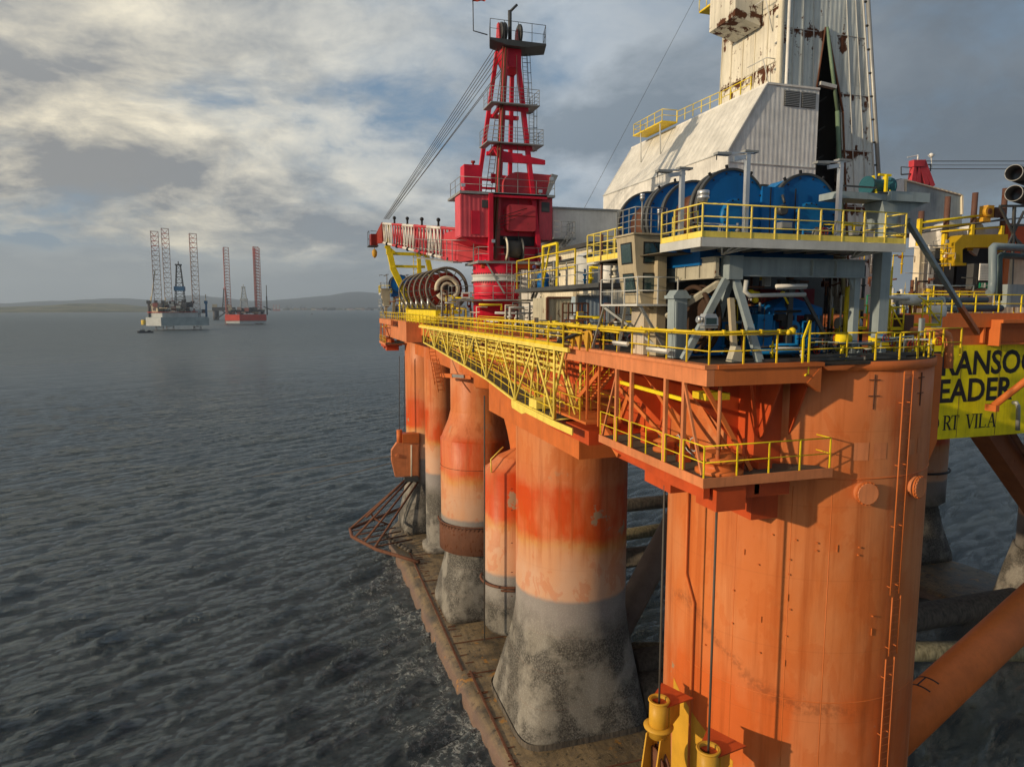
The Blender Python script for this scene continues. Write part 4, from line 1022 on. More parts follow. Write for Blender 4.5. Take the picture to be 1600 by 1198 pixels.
# bracket top on the tall right column and its long raking stay
mb = MB().box(19.4, 23.6, 21.4, 22.4, 42.05, 42.3); mb.box(21.7, 23.6, 21.2, 22.6, 42.02, 42.38)
mb.prism([(21.5, 21.4, 42.02), (23.6, 21.4, 42.02), (22.3, 21.4, 41.45), (22.2, 21.4, 41.0), (21.8, 21.4, 41.0)], (0, .9, 0)); part('top_bracket', mb, GR, wp)
stay0, stay1 = at(1418, 345, y=22.0), at(1500, 478, y=26.0)
part('raking_stay', MB().beam(stay0, stay1, .20, .20), GR, wp)
part('raking_stay', MB().beam(stay1, at(1527, 520, y=28.2), .22, .24), M['orange'], wp)
part('cable_tray', MB().box(21.3, 23.3, 21.35, 21.42, 42.30, 42.36).box(19.5, 21.3, 21.5, 21.6, 42.5, 42.55), M['dark_steel'], wp)

# walls behind / under
mb = MB().box(13.75, 14.15, 24.7, 25.9, 36.02, 40.0); mb.box(14.2, 15.3, 26.0, 26.2, 36.02, 40); part('support_wall', mb, M['beige'], wp)
mb = MB().box(13.5, 14.7, 25.3, 26.4, 36.03, 38.35); part('support_wall', mb, paint('stained_beige', (.50, .44, .36), .5, rust=.35, streak=.6), wp)
# ------------------------------------------------------------------ the blue twin-drum winches
def winch(name, x0, y0, zc, label, sc=1.0):
    t = thing(name, label, 'winch', (x0+2.6*sc, y0+1.5, 40.3)); BL = M['blue']; r = 1.52*sc; x1 = x0+3.35*sc; D = 2.6*sc
    for k, xx in enumerate((x0, x1)):
        for yy, nm in ((y0, 'front'), (y0+D, 'rear')):
            d_ = part('drum_cheek', MB().lathe((xx, yy, zc), 'y', [(r, 0), (r, .10)], 56), BL, t)
            part('cheek_rim', MB().lathe((xx, yy-.05, zc), 'y', [(r-.06, 0), (r+.03, 0), (r+.03, .22), (r-.06, .22)], 56, False), M['dark_steel'], d_)
            if nm == 'front':
                part('bearing_cover', MB().lathe((xx+.15, yy-.16, zc-.25), 'y', [(.60*sc, 0), (.68*sc, .05), (.68*sc, .18)], 36), M['blue_mid'], d_)
                mb = MB()
                for i in range(16): a = 2*math.pi*i/16; mb.tube((xx+.15+.62*sc*math.cos(a), yy-.19, zc-.25+.62*sc*math.sin(a)), (xx+.15+.62*sc*math.cos(a), yy-.10, zc-.25+.62*sc*math.sin(a)), .03, 6)
                for i in range(14): a = 2*math.pi*i/14; mb.tube((xx+(r-.16)*math.cos(a), yy-.04, zc+(r-.16)*math.sin(a)), (xx+(r-.16)*math.cos(a), yy+.02, zc+(r-.16)*math.sin(a)), .035, 6)
                part('bolt_ring', mb, M['black'], d_)
        part('drum', MB().lathe((xx, y0+.1, zc), 'y', [(r*.62, 0), (r*.62, D-.1)], 40), M['rusty'], t)
        mb = MB()
        for a in (60, 100, 128): mb.beam((xx+r*math.cos(R(a)), y0+.02, zc+r*math.sin(R(a))), (xx+(r+.16)*math.cos(R(a)), y0+.02, zc+(r+.16)*math.sin(R(a))), .08)
        part('guard_lug', mb, M['black'], t)
    mb = MB(); mb.box(x0+1.25*sc, x1-1.1*sc, y0-.12, y0+.9, zc-1.4*sc, zc+.92*sc); mb.box(x0-1.2*sc, x1+1.2*sc, y0+.05, y0+.5, zc-1.75*sc, zc-.75*sc)
    gb = part('gearbox', mb, BL, t)
    mb = MB().lathe((x0+2.1*sc, y0-.35, zc+.05), 'y', [(.16, 0), (.2, .02), (.2, .24)], 20); mb.tube((x0+2.1*sc, y0-.34, zc+.3), (x0+2.1*sc, y0-.2, zc+.62), .05, 6); part('gear_hub', mb, M['dark_steel'], gb)
    mb = MB()
    for xx in (x0+1.6*sc, x0+2.75*sc): mb.box(xx, xx+.04, y0-.14, y0-.11, zc-1.3*sc, zc+.9*sc)
    part('seam', mb, M['black'], gb)
    part('bed_frame', MB().box(x0-1.4*sc, x1+1.4*sc, y0-.1, y0+D, zc-2.1*sc, zc-1.6*sc), M['blue'], t)
    part('band_brake', MB().arc((x0, y0+.55, zc), r*.95, 80, 235, 'y', .10, 24, 8).arc((x1, y0+.55, zc), r*.95, -60, 95, 'y', .10, 24, 8), M['dark_steel'], t)
    part('tilted_cover', MB().prism([(x1-1.15*sc, y0+.6, zc+.95*sc), (x1-.55*sc, y0+.6, zc+1.35*sc), (x1-.35*sc, y0+.6, zc+1.05*sc), (x1-.7*sc, y0+.6, zc+.8*sc)], (0, .8, 0)), M['blue_mid'], t)
    return t
winch('drum_winch', 15.85, 22.9, 41.65, 'big blue twin drum winch behind the pale yellow rail, nearest the front edge')
winch('drum_winch', 16.85, 28.3, 41.95, 'blue twin drum winch set farther back, partly hidden behind the first', 1.12)
# ------------------------------------------------------------------ control cabin
def cabin(mir, label):
    Y = (lambda y: 140.0-y) if mir else (lambda y: y)
    t = thing('control_cabin', label, 'cabin', (13.6, Y(25.6), 38.2))
    xa, xb, ya, yb, z0, z1 = 12.95, 14.25, 25.0, 26.6, 38.15, 40.85
    # body leans outward at the top on its seaward face
    pr = [(xa+.25, Y(ya), z0), (xb, Y(ya), z0), (xb, Y(ya), z1), (xa-.12, Y(ya), z1), (xa, Y(ya), z0+1.35)]
    part('shell', MB().prism(pr, (0, Y(yb)-Y(ya), 0)), M['beige'], t)
    s = -1 if not mir else 1
    for zc, hh in ((40.15, .86), (38.95, .80)):
        w = part('window_frame', MB().box(13.25, 14.05, min(Y(ya), Y(ya)+s*.03), max(Y(ya), Y(ya)+s*.03), zc-hh/2, zc+hh/2), M['black'], t)
        part('pane', MB().box(13.31, 13.99, min(Y(ya)+s*.03, Y(ya)+s*.04), max(Y(ya)+s*.03, Y(ya)+s*.04), zc-hh/2+.06, zc+hh/2-.06), M['glass'], w)
        part('wiper', MB().beam((13.65, Y(ya)+s*.06, zc+hh/2), (13.9, Y(ya)+s*.06, zc+.05), .03), M['black'], w)
        dz_ = .0
        x_at = lambda z: xa+(.25*(1-(z-z0)/1.35) if z < z0+1.35 else -.12*(z-z0-1.35)/(z1-z0-1.35))
        y0_, y1_ = Y(ya+.25), Y(yb-.35)
        q = [(x_at(zc-hh/2)-.015, y0_, zc-hh/2), (x_at(zc-hh/2)-.015, y1_, zc-hh/2), (x_at(zc+hh/2)-.015, y1_, zc+hh/2), (x_at(zc+hh/2)-.015, y0_, zc+hh/2)]
        w = part('window_frame', MB().prism(q, (.012, 0, 0)), M['black'], t)
        c_ = sum((V(p) for p in q), V())/4; q2 = [(V(p)-c_)*.86+c_-V((.012, 0, 0)) for p in q]
        part('pane', MB().prism(q2, (.008, 0, 0)), M['glass'], w)
    part('roof_plate', MB().box(xa-.2, xb+.1, min(Y(ya-.1), Y(yb+.1)), max(Y(ya-.1), Y(yb+.1)), z1, z1+.07), M['beige'], t)
    rail(t, [(xa-.1, Y(yb), z1+.07), (xa-.1, Y(ya-.05), z1+.07), (xb, Y(ya-.05), z1+.07)], 1.0, .6, M['steel'], .022, (.25, .5, .75))
    part('underside', MB().prism([(xa+.25, Y(ya), z0), (xb, Y(ya), z0), (xb-.3, Y(ya), z0-.28), (xa+.7, Y(ya), z0-.28)], (0, Y(yb)-Y(ya), 0)), M['beige'], t)
    # service balcony below the windows
    fl_ = part('balcony', MB().box(12.6, 14.4, min(Y(24.2), Y(27.6)), max(Y(24.2), Y(27.6)), 38.02, 38.1), M['light_grey'], t)
    LG = M['light_grey']
    rail(t, [(12.62, Y(27.6), 38.1), (12.62, Y(24.22), 38.1), (14.4, Y(24.22), 38.1)], 1.05, 1.1, LG, .026)
    mb = MB()
    for p, q in (((12.8, Y(24.3), 38.0), (14.0, Y(24.3), 36.2)), ((12.7, Y(27.4), 38.0), (13.1, Y(29.5), 36.1)), ((12.7, Y(25.4), 38.0), (13.3, Y(27.2), 36.1)), ((12.7, Y(27.5), 38.0), (13.9, Y(24.6), 36.3))): mb.beam(p, q, .10, .10)
    part('balcony_strut', mb, M['steel'], t)
    return t
cabin(False, 'tall beige control cabin with four dark windows beside the blue winches')
cabin(True, 'small distant grey-beige control cabin at the far corner of the rig')
# ------------------------------------------------------------------ floodlight posts on the winch platform
def lamp_post(base, h, label, arm=1.15):
    t = thing('lamp_post', label, 'lamp post', base, 'lamp posts of the winch platform'); x, y, z = base
    part('post', MB().beam((x, y, z), (x, y, z+h), .15, .15), M['alum'], t)
    mb = MB().beam((x+.1, y, z+h-.1), (x-.55, y, z+h-.22), .10, .14); mb.beam((x+.18, y-.1, z+h), (x-arm, y-.05, z+h-.05), .03).beam((x+.18, y+.1, z+h), (x-arm, y+.1, z+h-.05), .03)
    part('arm', mb, M['alum'], t)
    part('lamp_head', MB().cbox((x-arm+.15, y, z+h-.09), .55, .26, .08), M['steel'], t)
    part('lamp_head', MB().cbox((x+.08, y, z+h+.05), .55, .28, .07), M['steel'], t)
    part('hook', MB().tube((x-arm-.08, y, z+h-.1), (x-arm-.08, y, z+h-.3), .02, 5), M['black'], t)
    return t
lamp_post((14.95, 20.8, 40.3), 2.95, 'tall square lamp post in front of the left blue drum, arm to the left')
lamp_post((13.25, 22.2, 40.3), 2.55, 'shorter lamp post behind the platform corner beside the silver beacon', .9)
lamp_post((18.9, 20.8, 40.3), 2.9, 'lamp post in front of the right blue drum', 1.0)
def beacon(c, r, h, ph, label):
    t = thing('beacon', label, 'beacon', c); x, y, z = c
    part('pole', MB().tube((x, y, z), (x, y, z+ph), .035, 8), M['steel'], t)
    part('lamp_drum', MB().lathe((x, y, z+ph), 'z', [(r*.75, 0), (r*.8, h*.25), (r, h*.3), (r, h*.5), (r*.8, h*.55), (r, h*.62), (r, h), (r*.9, h*1.05)], 20), M['alum'], t)
beacon((13.12, 20.6, 40.3), .20, .36, 1.2, 'silver ribbed beacon drum on the corner post of the winch platform')
beacon((12.95, 24.6, 41.0), .10, .26, 1.1, 'slim white beacon on a pole over the control cabin')
beacon((13.3, 23.9, 40.9), .07, .2, .6, 'tiny beacon between the cabin roof and the left blue drum')

# ------------------------------------------------------------------ machinery under the winch platform
t = thing('blue_machine', 'bright blue pump skid under a peaked blue canopy behind the near guardrail', 'machine', (18.8, 23, 36))
mb = MB(); 
apex = V((18.85, 23.3, 38.45)); cs = [V(p) for p in ((17.7, 22.6, 37.95), (20.0, 22.6, 37.95), (20.0, 24.2, 37.95), (17.7, 24.2, 37.95))]
b = mb.add(cs+[c-V((0, 0, .3)) for c in cs]+[apex])
for i in range(4): j = (i+1) % 4; mb.face((b+i, b+j, b+8)); mb.face((b+4+i, b+4+j, b+j, b+i))
mb.face((b+4, b+7, b+6, b+5)); part('canopy', mb, M['blue'], t)
for x, y in ((17.8, 22.7), (18.75, 22.65), (19.9, 22.7), (19.35, 22.65)): part('leg', MB().beam((x, y, 36.03), (x, y, 37.7), .09), M['blue_mid'], t)
part('tank', MB().box(16.9, 17.6, 22.5, 23.3, 36.3, 37.7), M['blue_mid'], t)
part('tank', MB().box(17.65, 18.3, 23.0, 23.8, 36.1, 37.4), M['blue'], t)
part('tank', MB().lathe((19.7, 23.1, 36.5), 'z', [(.28, 0), (.32, .1), (.32, .85), (.2, 1.0)], 20), M['blue_mid'], t)
part('flange', MB().lathe((18.6, 22.5, 37.15), 'y', [(.30, 0), (.30, .12), (.18, .14), (.18, .3)], 24), M['blue_mid'], t)
mb = MB().lathe((18.6, 22.42, 37.15), 'y', [(.12, 0), (.14, .08)], 16); mb.cbox((17.9, 22.5, 37.6), .35, .3, .25).cbox((19.3, 22.5, 37.55), .3, .25, .3).cbox((18.3, 22.6, 37.45), .5, .1, .45)
mb.tube((17.6, 22.4, 37.8), (18.8, 22.4, 37.82), .05, 8); part('motor', mb, M['black'], t)
mb = MB().pipe([(17.5, 22.3, 36.5), (18.6, 22.3, 36.5), (18.6, 22.3, 37.1)], .09).pipe([(19.0, 22.5, 36.1), (19.0, 22.5, 37.4), (19.6, 22.5, 37.4)], .05).tube((16.6, 22.4, 36.25), (20.2, 22.4, 36.25), .12, 10)
part('pipework', mb, M['blue_mid'], t)
solo('blue_guard', MB().prism([(14.3, 23.2, 36.1), (16.0, 23.2, 36.1), (15.4, 23.2, 38.4), (14.7, 23.2, 37.2)], (0, .4, 0)), M['blue'], 'blue guard plate seen between the leaning grey legs', 'guard')
solo('maroon_cabinet', MB().box(19.25, 21.15, 24.4, 26.0, 36.05, 38.75), M['maroon'], 'plain maroon cabinet behind the blue machine', 'cabinet')
solo('chain_sheave', MB().arc((14.6, 23.4, 37.5), 1.25, 0, 360, 'x', .10, 40, 6).arc((14.95, 23.4, 37.5), 1.25, 0, 360, 'x', .10, 40, 6).lathe((14.6, 23.4, 37.5), 'x', [(1.0, 0), (1.0, .35)], 36), M['rust_dark'], 'big rusty chain wheel behind the leaning grey legs', 'chain wheel')
solo('vent_trunk', MB().box(13.55, 14.1, 23.0, 23.5, 36.05, 38.3).box(13.45, 14.2, 22.9, 23.6, 38.3, 38.42).prism([(13.5, 22.95, 38.42), (14.15, 22.95, 38.42), (14.0, 22.95, 38.62), (13.65, 22.95, 38.62)], (0, .6, 0)).beam((13.6, 22.95, 36.1), (13.6, 22.95, 38.2), .06), M['grey'], 'grey square vent trunk with a flared cap right of the cabin', 'vent')
def flood(c, label):
    t = thing('floodlight', label, 'floodlight', c); x, y, z = c
    part('lamp_body', MB().prism([(x-.28, y, z+.1), (x+.28, y, z+.1), (x+.26, y, z+.36), (x+.16, y, z+.50), (x-.2, y, z+.5), (x-.27, y, z+.4)], (0, .35, 0)), M['alum'], t)
    part('lens', MB().box(x-.22, x+.2, y-.012, y, z+.14, z+.36), M['glass'], t)
    part('side_drum', MB().lathe((x-.48, y+.15, z+.3), 'x', [(.10, 0), (.13, .04), (.13, .10), (.09, .14), (.09, .2)], 16), M['alum'], t)
    part('bracket', MB().box(x-.26, x+.26, y+.02, y+.3, z, z+.08).beam((x-.2, y+.1, z), (x-.2, y+.1, z-.25), .04), M['steel'], t)
flood((13.6, 20.6, 37.25), 'silver floodlight standing on the deck guardrail near the corner')
def tube_light(p, q, label, grp=None):
    t = thing('tube_light', label, 'lamp', p, grp); p = V(p); q = V(q); d = (q-p)
    part('lamp_tube', MB().tube(p, q, .07, 12), M['white'], t)
    part('bracket', MB().beam(p+d*.2, p+d*.2-V((0, 0, .12)), .05).beam(p+d*.8, p+d*.8-V((0, 0, .12)), .05).beam(p-V((0, 0, .1)), q-V((0, 0, .1)), .04), M['steel'], t)
tube_light((13.15, 27.4, 36.45), (13.15, 26.0, 36.45), 'short white tube light low on the side rail, left one of two')
tube_light((13.15, 24.3, 36.35), (13.15, 22.7, 36.35), 'short white tube light low on the side rail, nearer the corner')
mb = MB().pipe([(15.6, 21.5, 38.95), (15.55, 21.5, 38.55), (15.75, 21.5, 38.4), (18.2, 21.5, 38.45)], .085, 10); solo('bent_pipe', mb, M['light_grey'], 'light grey pipe bending under the winch platform beam', 'pipe')
tube_light((16.9, 21.5, 38.75), (18.25, 21.5, 38.78), 'straight pale tube light right under the grey platform beam')
mb = MB().ball((16.6, 22.6, 38.5), .16).ball((16.75, 22.5, 38.25), .13).tube((16.3, 22.6, 38.6), (17.0, 22.6, 38.5), .06, 8).ball((18.0, 22.5, 38.5), .1).tube((18.0, 22.5, 38.5), (18.2, 22.4, 38.1), .04, 6)
solo('yellow_valves', mb, M['yellow_clean'], 'cluster of yellow valves hanging under the grey beam above the blue canopy', 'valve')
def valve(c, label):
    x, y, z = c; t = thing('deck_valve', label, 'valve', c)
    part('body', MB().tube((x-.28, y, z+.75), (x+.3, y, z+.75), .19, 20), M['yellow_clean'], t)
    part('stem', MB().tube((x, y, z), (x, y, z+.6), .07, 10).lathe((x, y, z+.1), 'z', [(.16, 0), (.16, .08)], 14), M['yellow_clean'], t)
    part('wheel', MB().tube((x+.3, y, z+.75), (x+.36, y, z+.75), .13, 16), M['ochre'], t)
valve(tuple(at(1315, 560, y=21.4)), 'round yellow valve behind the near rail left of the yellow box')
t = thing('valve_box', 'yellow rectangular box on thin legs behind the near guardrail', 'box', (22.0, 21.7, 36))
c = at(1374, 533, y=21.6)
part('box', MB().cbox(c, .72, .4, .40), M['yellow_clean'], t)
for dx_ in (-.28, -.1, .25): part('leg', MB().tube(c+V((dx_, 0, -.2)), c+V((dx_, 0, -.75)), .05, 8), M['yellow_clean'], t)
part('bolts', MB().box(c.x-.36, c.x+.36, c.y-.215, c.y-.2, c.z-.2, c.z-.17), M['rusty'], t)
def frame(px0, px1, py0, py1, yy, label, diag=True, mat='yellow_clean'):
    a = at(px0, py1, y=yy); b = at(px1, py0, y=yy); t = thing('yellow_stand', label, 'stand', (a.x, yy, a.z)); mt = M[mat]
    for s_ in (0, .55):
        mb = MB()
        for p, q in (((a.x, a.z), (a.x, b.z)), ((a.x, b.z), (b.x, b.z)), ((b.x, b.z), (b.x, a.z)), ((a.x, (a.z+b.z)/2), (b.x, (a.z+b.z)/2)), ((a.x, a.z+.1), (b.x, a.z+.1))):
            mb.tube((p[0], yy+s_, p[1]), (q[0], yy+s_, q[1]), .032, 6)
        part('side_frame', mb, mt, t)
    if diag: part('diagonal', MB().tube((a.x, yy, b.z), (b.x, yy, a.z+.1), .035, 6).tube((a.x-.3, yy, b.z+.2), (a.x+.3, yy, b.z-.1), .03, 6), mt, t)
    part('floor', MB().box(a.x, b.x, yy, yy+.55, a.z, a.z+.08), mt, t)
frame(1341, 1356, 477, 515, 22.6, 'small yellow caged ladder frame left of the grey column', False)
frame(1376, 1388, 476, 518, 22.4, 'narrow yellow frame with a slanting brace right of the grey column')
frame(1390, 1413, 480, 516, 22.4, 'square yellow gate with a diagonal, left of the brown cabinet')
frame(1440, 1472, 470, 510, 23.2, 'yellow stair frame in front of the white tank at the near deck end')
frame(1396, 1412, 520, 548, 21.6, 'low yellow frame standing at the deck edge over the ladder', False)
frame(1417, 1430, 526, 550, 21.8, 'low yellow frame nearest the gooseneck vent', False)
solo('brown_cabinet', MB().box(at(1414, 500, y=23).x, at(1428, 500, y=23).x, 23, 23.6, 36.1, 37.65), M['brown_post'], 'narrow brown cabinet behind the yellow frames at the deck corner', 'cabinet')
a = at(1372, 463, y=23.4); b = at(1434, 470, y=23.4)
t = thing('white_capsule', 'white capsule with a pipe on its front above the yellow frames', 'tank', a)
part('tank', MB().tube(at(1403, 468, y=23.6), at(1434, 469, y=23.6), .24, 20), M['white'], t)
part('pipe', MB().tube(at(1371, 464, y=23.3), at(1420, 466, y=23.3), .08, 12), M['white'], t)
part('stand', MB().beam(at(1403, 470, y=23.6), at(1403, 560, y=23.6), .1), M['grey'], t)
a = at(1465, 485, y=24.5)
t = thing('white_drum', 'white squat tank inside the yellow stair frame at the right of the near deck', 'tank', (a.x, 24.5, 36))
part('tank', MB().lathe((a.x, 24.5, a.z-.3), 'z', [(.3, 0), (.36, .06), (.36, .46), (.3, .52)], 20), M['white'], t)
part('frame', MB().beam((a.x-.3, 24.4, a.z+.2), (a.x-.3, 24.4, a.z+.5), .03).beam((a.x+.3, 24.4, a.z+.2), (a.x+.3, 24.4, a.z+.5), .03).beam((a.x-.3, 24.4, a.z+.5), (a.x+.3, 24.4, a.z+.5), .03).beam((a.x, 24.5, a.z-.3), (a.x, 24.5, a.z-1.2), .3), M['light_grey'], t)
solo('white_tank', MB().tube(at(1310, 506, y=24), at(1340, 506, y=24), .28, 18).box(at(1312, 506, y=24).x, at(1338, 506, y=24).x, 23.9, 24.1, 36.05, 37.0), M['white'], 'small white horizontal tank right of the maroon cabinet', 'tank')
# stub pipes and stanchions in the shadows under the platform
for k, (px, w, mt, lab) in enumerate(((1326, .05, 'light_grey', 'thin pale riser pipe just right of the maroon cabinet'), (1334, .05, 'light_grey', 'thin pale riser pipe, second right of the maroon cabinet'),
        (1345, .07, 'dark_steel', 'dark riser pipe behind the caged ladder frame'), (1384, .10, 'yellow_clean', 'fat yellow riser pipe left of the big grey column'), (1376, .06, 'grey', 'thin grey riser beside the fat yellow pipe'),
        (1388, .04, 'yellow', 'slim yellow riser right of the fat yellow pipe'))):
    p = at(px, 520, y=24.3+.1*k); mb = MB().tube((p.x, p.y, 36.05), (p.x, p.y, 39.6+.1*(k % 3)), w, 10)
    for zz_ in (36.8, 38.0, 38.9): mb.tube((p.x, p.y, zz_), (p.x, p.y, zz_+.06), w*1.5, 10)
    solo('riser_pipe', mb, M[mt], lab, 'pipe')
rk = thing('pipe_manifold', 'dark rack of thin pipes and grimy valves under the right half of the winch platform', 'pipework', (20, 25.5, 36))
rr = random.Random(5)
for k in range(16):
    x = rr.uniform(16.2, 22.5); z = rr.uniform(36.3, 39.2); y = rr.uniform(24.6, 26.6); L = rr.uniform(.6, 2.4); vert = rr.random() < .5
    mb = MB().tube((x, y, z), (x, y, min(39.6, z+L)) if vert else (min(23, x+L), y, z), rr.choice((.03, .05, .08)), 8)
    if rr.random() < .6: mb.cbox((x, y-.1, z+.1), .25, .2, .25)
    part('pipe', mb, M[rr.choice(['dark_steel', 'grey', 'rusty', 'light_grey', 'yellow'])], rk)
part('shade_panel', MB().box(15.5, 24.5, 27.6, 27.8, 36.06, 39.4), M['dark_steel'], rk)  # dark sheet added to stand in for deep shade behind the legs
# small reel with yellow A-frame on the column bracket
t = thing('hose_drum', 'dark teal drum in a yellow A-frame on top of the grey column bracket', 'reel', (21.4, 23, 42.3))
c = at(1372, 292, y=23.2)
part('drum', MB().lathe((c.x-.62, 23.2, c.z), 'x', [(.40, 0), (.40, .08), (.3, .1), (.3, 1.1), (.40, 1.12), (.40, 1.2)], 28), M['teal'], t)
for x_ in (c.x-.28, c.x+.3):
    for s_ in (-.35, .35): part('leg', MB().beam((x_, 23.2, c.z+.42), (x_+(.12 if x_ > c.x else -.12), 23.2+s_, c.z-.5), .08), M['yellow_clean'], t)
part('crossbar', MB().beam((c.x-.3, 22.9, c.z+.42), (c.x+.32, 22.9, c.z+.42), .09).beam((c.x, 22.8, c.z+.42), (c.x, 22.8, c.z-.5), .1), M['yellow_clean'], t)
lt = thing('yellow_scaffold', 'tangle of yellow rails and ladders left of the grey column bracket', 'scaffold', (20.5, 24, 40.3))
for k in range(5): rail(lt, [(20.0+.3*k, 22.8+.6*k, 40.35+.12*k), (22.6, 22.8+.6*k, 40.35+.12*k)], .9, .55, M['yellow_clean'], .022)
part('deck', MB().box(19.8, 22.4, 23.4, 26.2, 40.2, 40.3), M['grating'], lt)

# ------------------------------------------------------------------ yellow walkways behind the cabin
mid = thing('side_gallery', 'yellow railed gallery level behind and left of the beige cabin', 'walkway', (14, 32, 40))
part('floor', MB().box(13.4, 16.5, 27.2, 31.0, 40.0, 40.1), M['light_grey'], mid)
rail(mid, [(13.42, 27.2, 40.1), (13.42, 31.0, 40.1), (15.5, 31.0, 40.1)], 1.3, .8, M['yellow_pale'], .03, (.35, .65), toe=.24)
part('post', MB().tube((13.45, 29.4, 36.03), (13.45, 29.4, 41.3), .07, 8), M['brown_post'], mid)
mid2 = thing('far_gallery', 'grey gallery with thin rails beyond the yellow one, right of the red crane', 'walkway', (17, 42, 40))
part('floor', MB().box(16.3, 19.5, 36, 52, 39.1, 39.35), M['dark_steel'], mid2)
rail(mid2, [(16.3, 36, 39.35), (16.3, 52, 39.35)], 1.2, 1.6, M['steel'], .03)
rail(mid2, [(16.5, 40, 39.35), (16.5, 52, 39.35)], 2.2, 3.0, M['yellow'], .05)
part('hoist_frame', MB().beam((16.6, 46.2, 39.35), (16.6, 46.2, 42.2), .14).beam((16.6, 43.4, 39.35), (16.6, 43.4, 42.2), .14).beam((16.6, 46.2, 42.2), (16.6, 43.4, 42.2), .16).beam((16.6, 46.2, 39.4), (16.6, 44.8, 42.2), .1), M['yellow_clean'], mid2)
for k, (y, r, mt, lab) in enumerate(((50.5, .5, 'blue', 'small blue tank at the crane end of the grey gallery'), (42.0, .85, 'light_grey', 'pale round-ended tank on the grey gallery'), (38.6, .6, 'white', 'white round tank near the yellow gallery'))):
    solo('gallery_tank', MB().lathe((18.2, y, 39.36), 'z', [(r*.9, 0), (r, .1), (r, r*2.0), (r*.7, r*2.4), (r*.2, r*2.55)], 24), M[mt], lab, 'tank')

# ------------------------------------------------------------------ deck houses and containers amidships
def house(name, x0, x1, y0, y1, z0, z1, mf, ms, label, cat, extras=None, roofm='steel'):
    t = thing(name, label, cat, ((x0+x1)/2, (y0+y1)/2, z0))
    part('front_wall', MB().box(x0, x1, y0, y0+.15, z0, z1), M[mf], t)
    part('side_wall', MB().box(x0, x0+.15, y0+.15, y1, z0, z1), M[ms], t)
    part('back_wall', MB().box(x0+.15, x1, y1-.15, y1, z0, z1).box(x1-.15, x1, y0+.15, y1-.15, z0, z1), M[mf], t)
    part('roof', MB().box(x0-.15, x1+.15, y0-.15, y1+.15, z1, z1+.18), M[roofm], t)
    return t
h = house('deck_house', 22.0, 36, 50, 62, 36.1, 42.5, 'cream', 'cream_y', 'long cream deckhouse between the red crane and the beige cabin', 'deckhouse')
part('door', MB().box(21.95, 22.0, 52.4, 53.6, 36.2, 39.6), M['beige'], h); part('opening', MB().box(25.5, 29.0, 49.94, 50, 37.4, 40.6), M['dark_steel'], h)
part('pipe', MB().tube((21.7, 50.5, 41.8), (21.7, 61, 41.9), .16, 10), M['light_grey'], h)
part('roof_edge', MB().box(21.6, 36.4, 49.6, 62.4, 42.7, 43.0), M['dark_steel'], h)
h2 = house('deck_house', 24, 37.4, 64, 80, 36.1, 47.5, 'white', 'white_x', 'taller pale wall behind the cream deckhouse', 'deckhouse')
h3 = house('equipment_house', 20, 24, 74, 80, 36.1, 42.2, 'steel', 'light_grey', 'narrow grey house behind the ringed hose reel', 'deckhouse')
def container(x0, x1, y0, y1, z1, mat, label, door=True):
    t = thing('container', label, 'container', ((x0+x1)/2, y0, 36.1))
    part('shell', MB().box(x0, x1, y0, y1, 36.12, z1), M[mat], t)
    mb = MB()
    for x in (x0, x1): mb.beam((x, y0-.02, 36.12), (x, y0-.02, z1), .16)
    for z in (36.2, z1): mb.beam((x0, y0-.02, z), (x1, y0-.02, z), .14)
    part('corner_frame', mb, M['steel' if mat == 'cont_blue' else 'rusty'], t)
    if door: part('door', MB().box(x0+.7, x0+2.0, y0-.06, y0-.01, 36.3, z1-.35), M['cont_rust'], t)
    return t
a = at(855, 465, y=44); b_ = at(900, 465, y=44)
container(a.x, b_.x, 44, 47, a.z, 'cont_rust', 'rusty cream container at the deck edge right of the crane base')
a = at(901, 463, y=43); b_ = at(952, 463, y=43)
container(a.x, b_.x, 43, 49, a.z, 'cont_blue', 'pale blue ribbed container beside the rusty one', False)
t = thing('gas_cage', 'rusty open cage holding a squat grey tank in front of the blue container', 'cage', (at(905, 495, y=41).x, 41, 36))
a = at(888, 505, y=41); b_ = at(919, 474, y=41)
mb = MB()
for x in (a.x, (a.x+b_.x)/2, b_.x):
    for y in (41, 42): mb.beam((x, y, 36.1), (x, y, b_.z), .09)
for z in (b_.z, (b_.z+37)/2): mb.beam((a.x, 41, z), (b_.x, 41, z), .08).beam((a.x, 42, z), (b_.x, 42, z), .08)
part('frame', mb, M['rusty'], t); part('tank', MB().lathe(((a.x+b_.x)/2, 41.5, 36.3), 'z', [(.4, 0), (.45, .1), (.45, 1.0), (.3, 1.15)], 20), M['steel'], t)

# big white sloped house in front of the derrick
t = thing('sloped_house', 'big white ribbed building with a long sloping side, in front of the derrick', 'building', (42, 68, 37))
Y0, Y1, XA, XB, XC, ZA, ZB = 55, 81.7, 37.47, 41.3, 47.1, 52.0, 58.1
part('front_wall', MB().prism([(XA, Y0, 37), (XC, Y0, 37), (XC, Y0, ZB), (XB, Y0, ZB), (XA, Y0, ZA)], (0, .2, 0)), M['white_y'], t)
part('back_wall', MB().prism([(XA, Y1, 37), (XC, Y1, 37), (XC, Y1, ZB), (XB, Y1, ZB), (XA, Y1, ZA)], (0, -.2, 0)), M['white_y'], t)
part('side_wall', MB().box(XA, XA+.2, Y0+.2, Y1-.2, 37, ZA), M['white_x'], t)
sm_ = paint('sloping_cladding', (.62, .61, .57), .5, rust=.06, corr=('y', .9), streak=.25)
part('sloped_roof', MB().prism([(XA, Y0-.1, ZA), (XB, Y0-.1, ZB), (XB+.1, Y0-.1, ZB-.2), (XA+.1, Y0-.1, ZA-.2)], (0, Y1-Y0+.2, 0)), sm_, t)
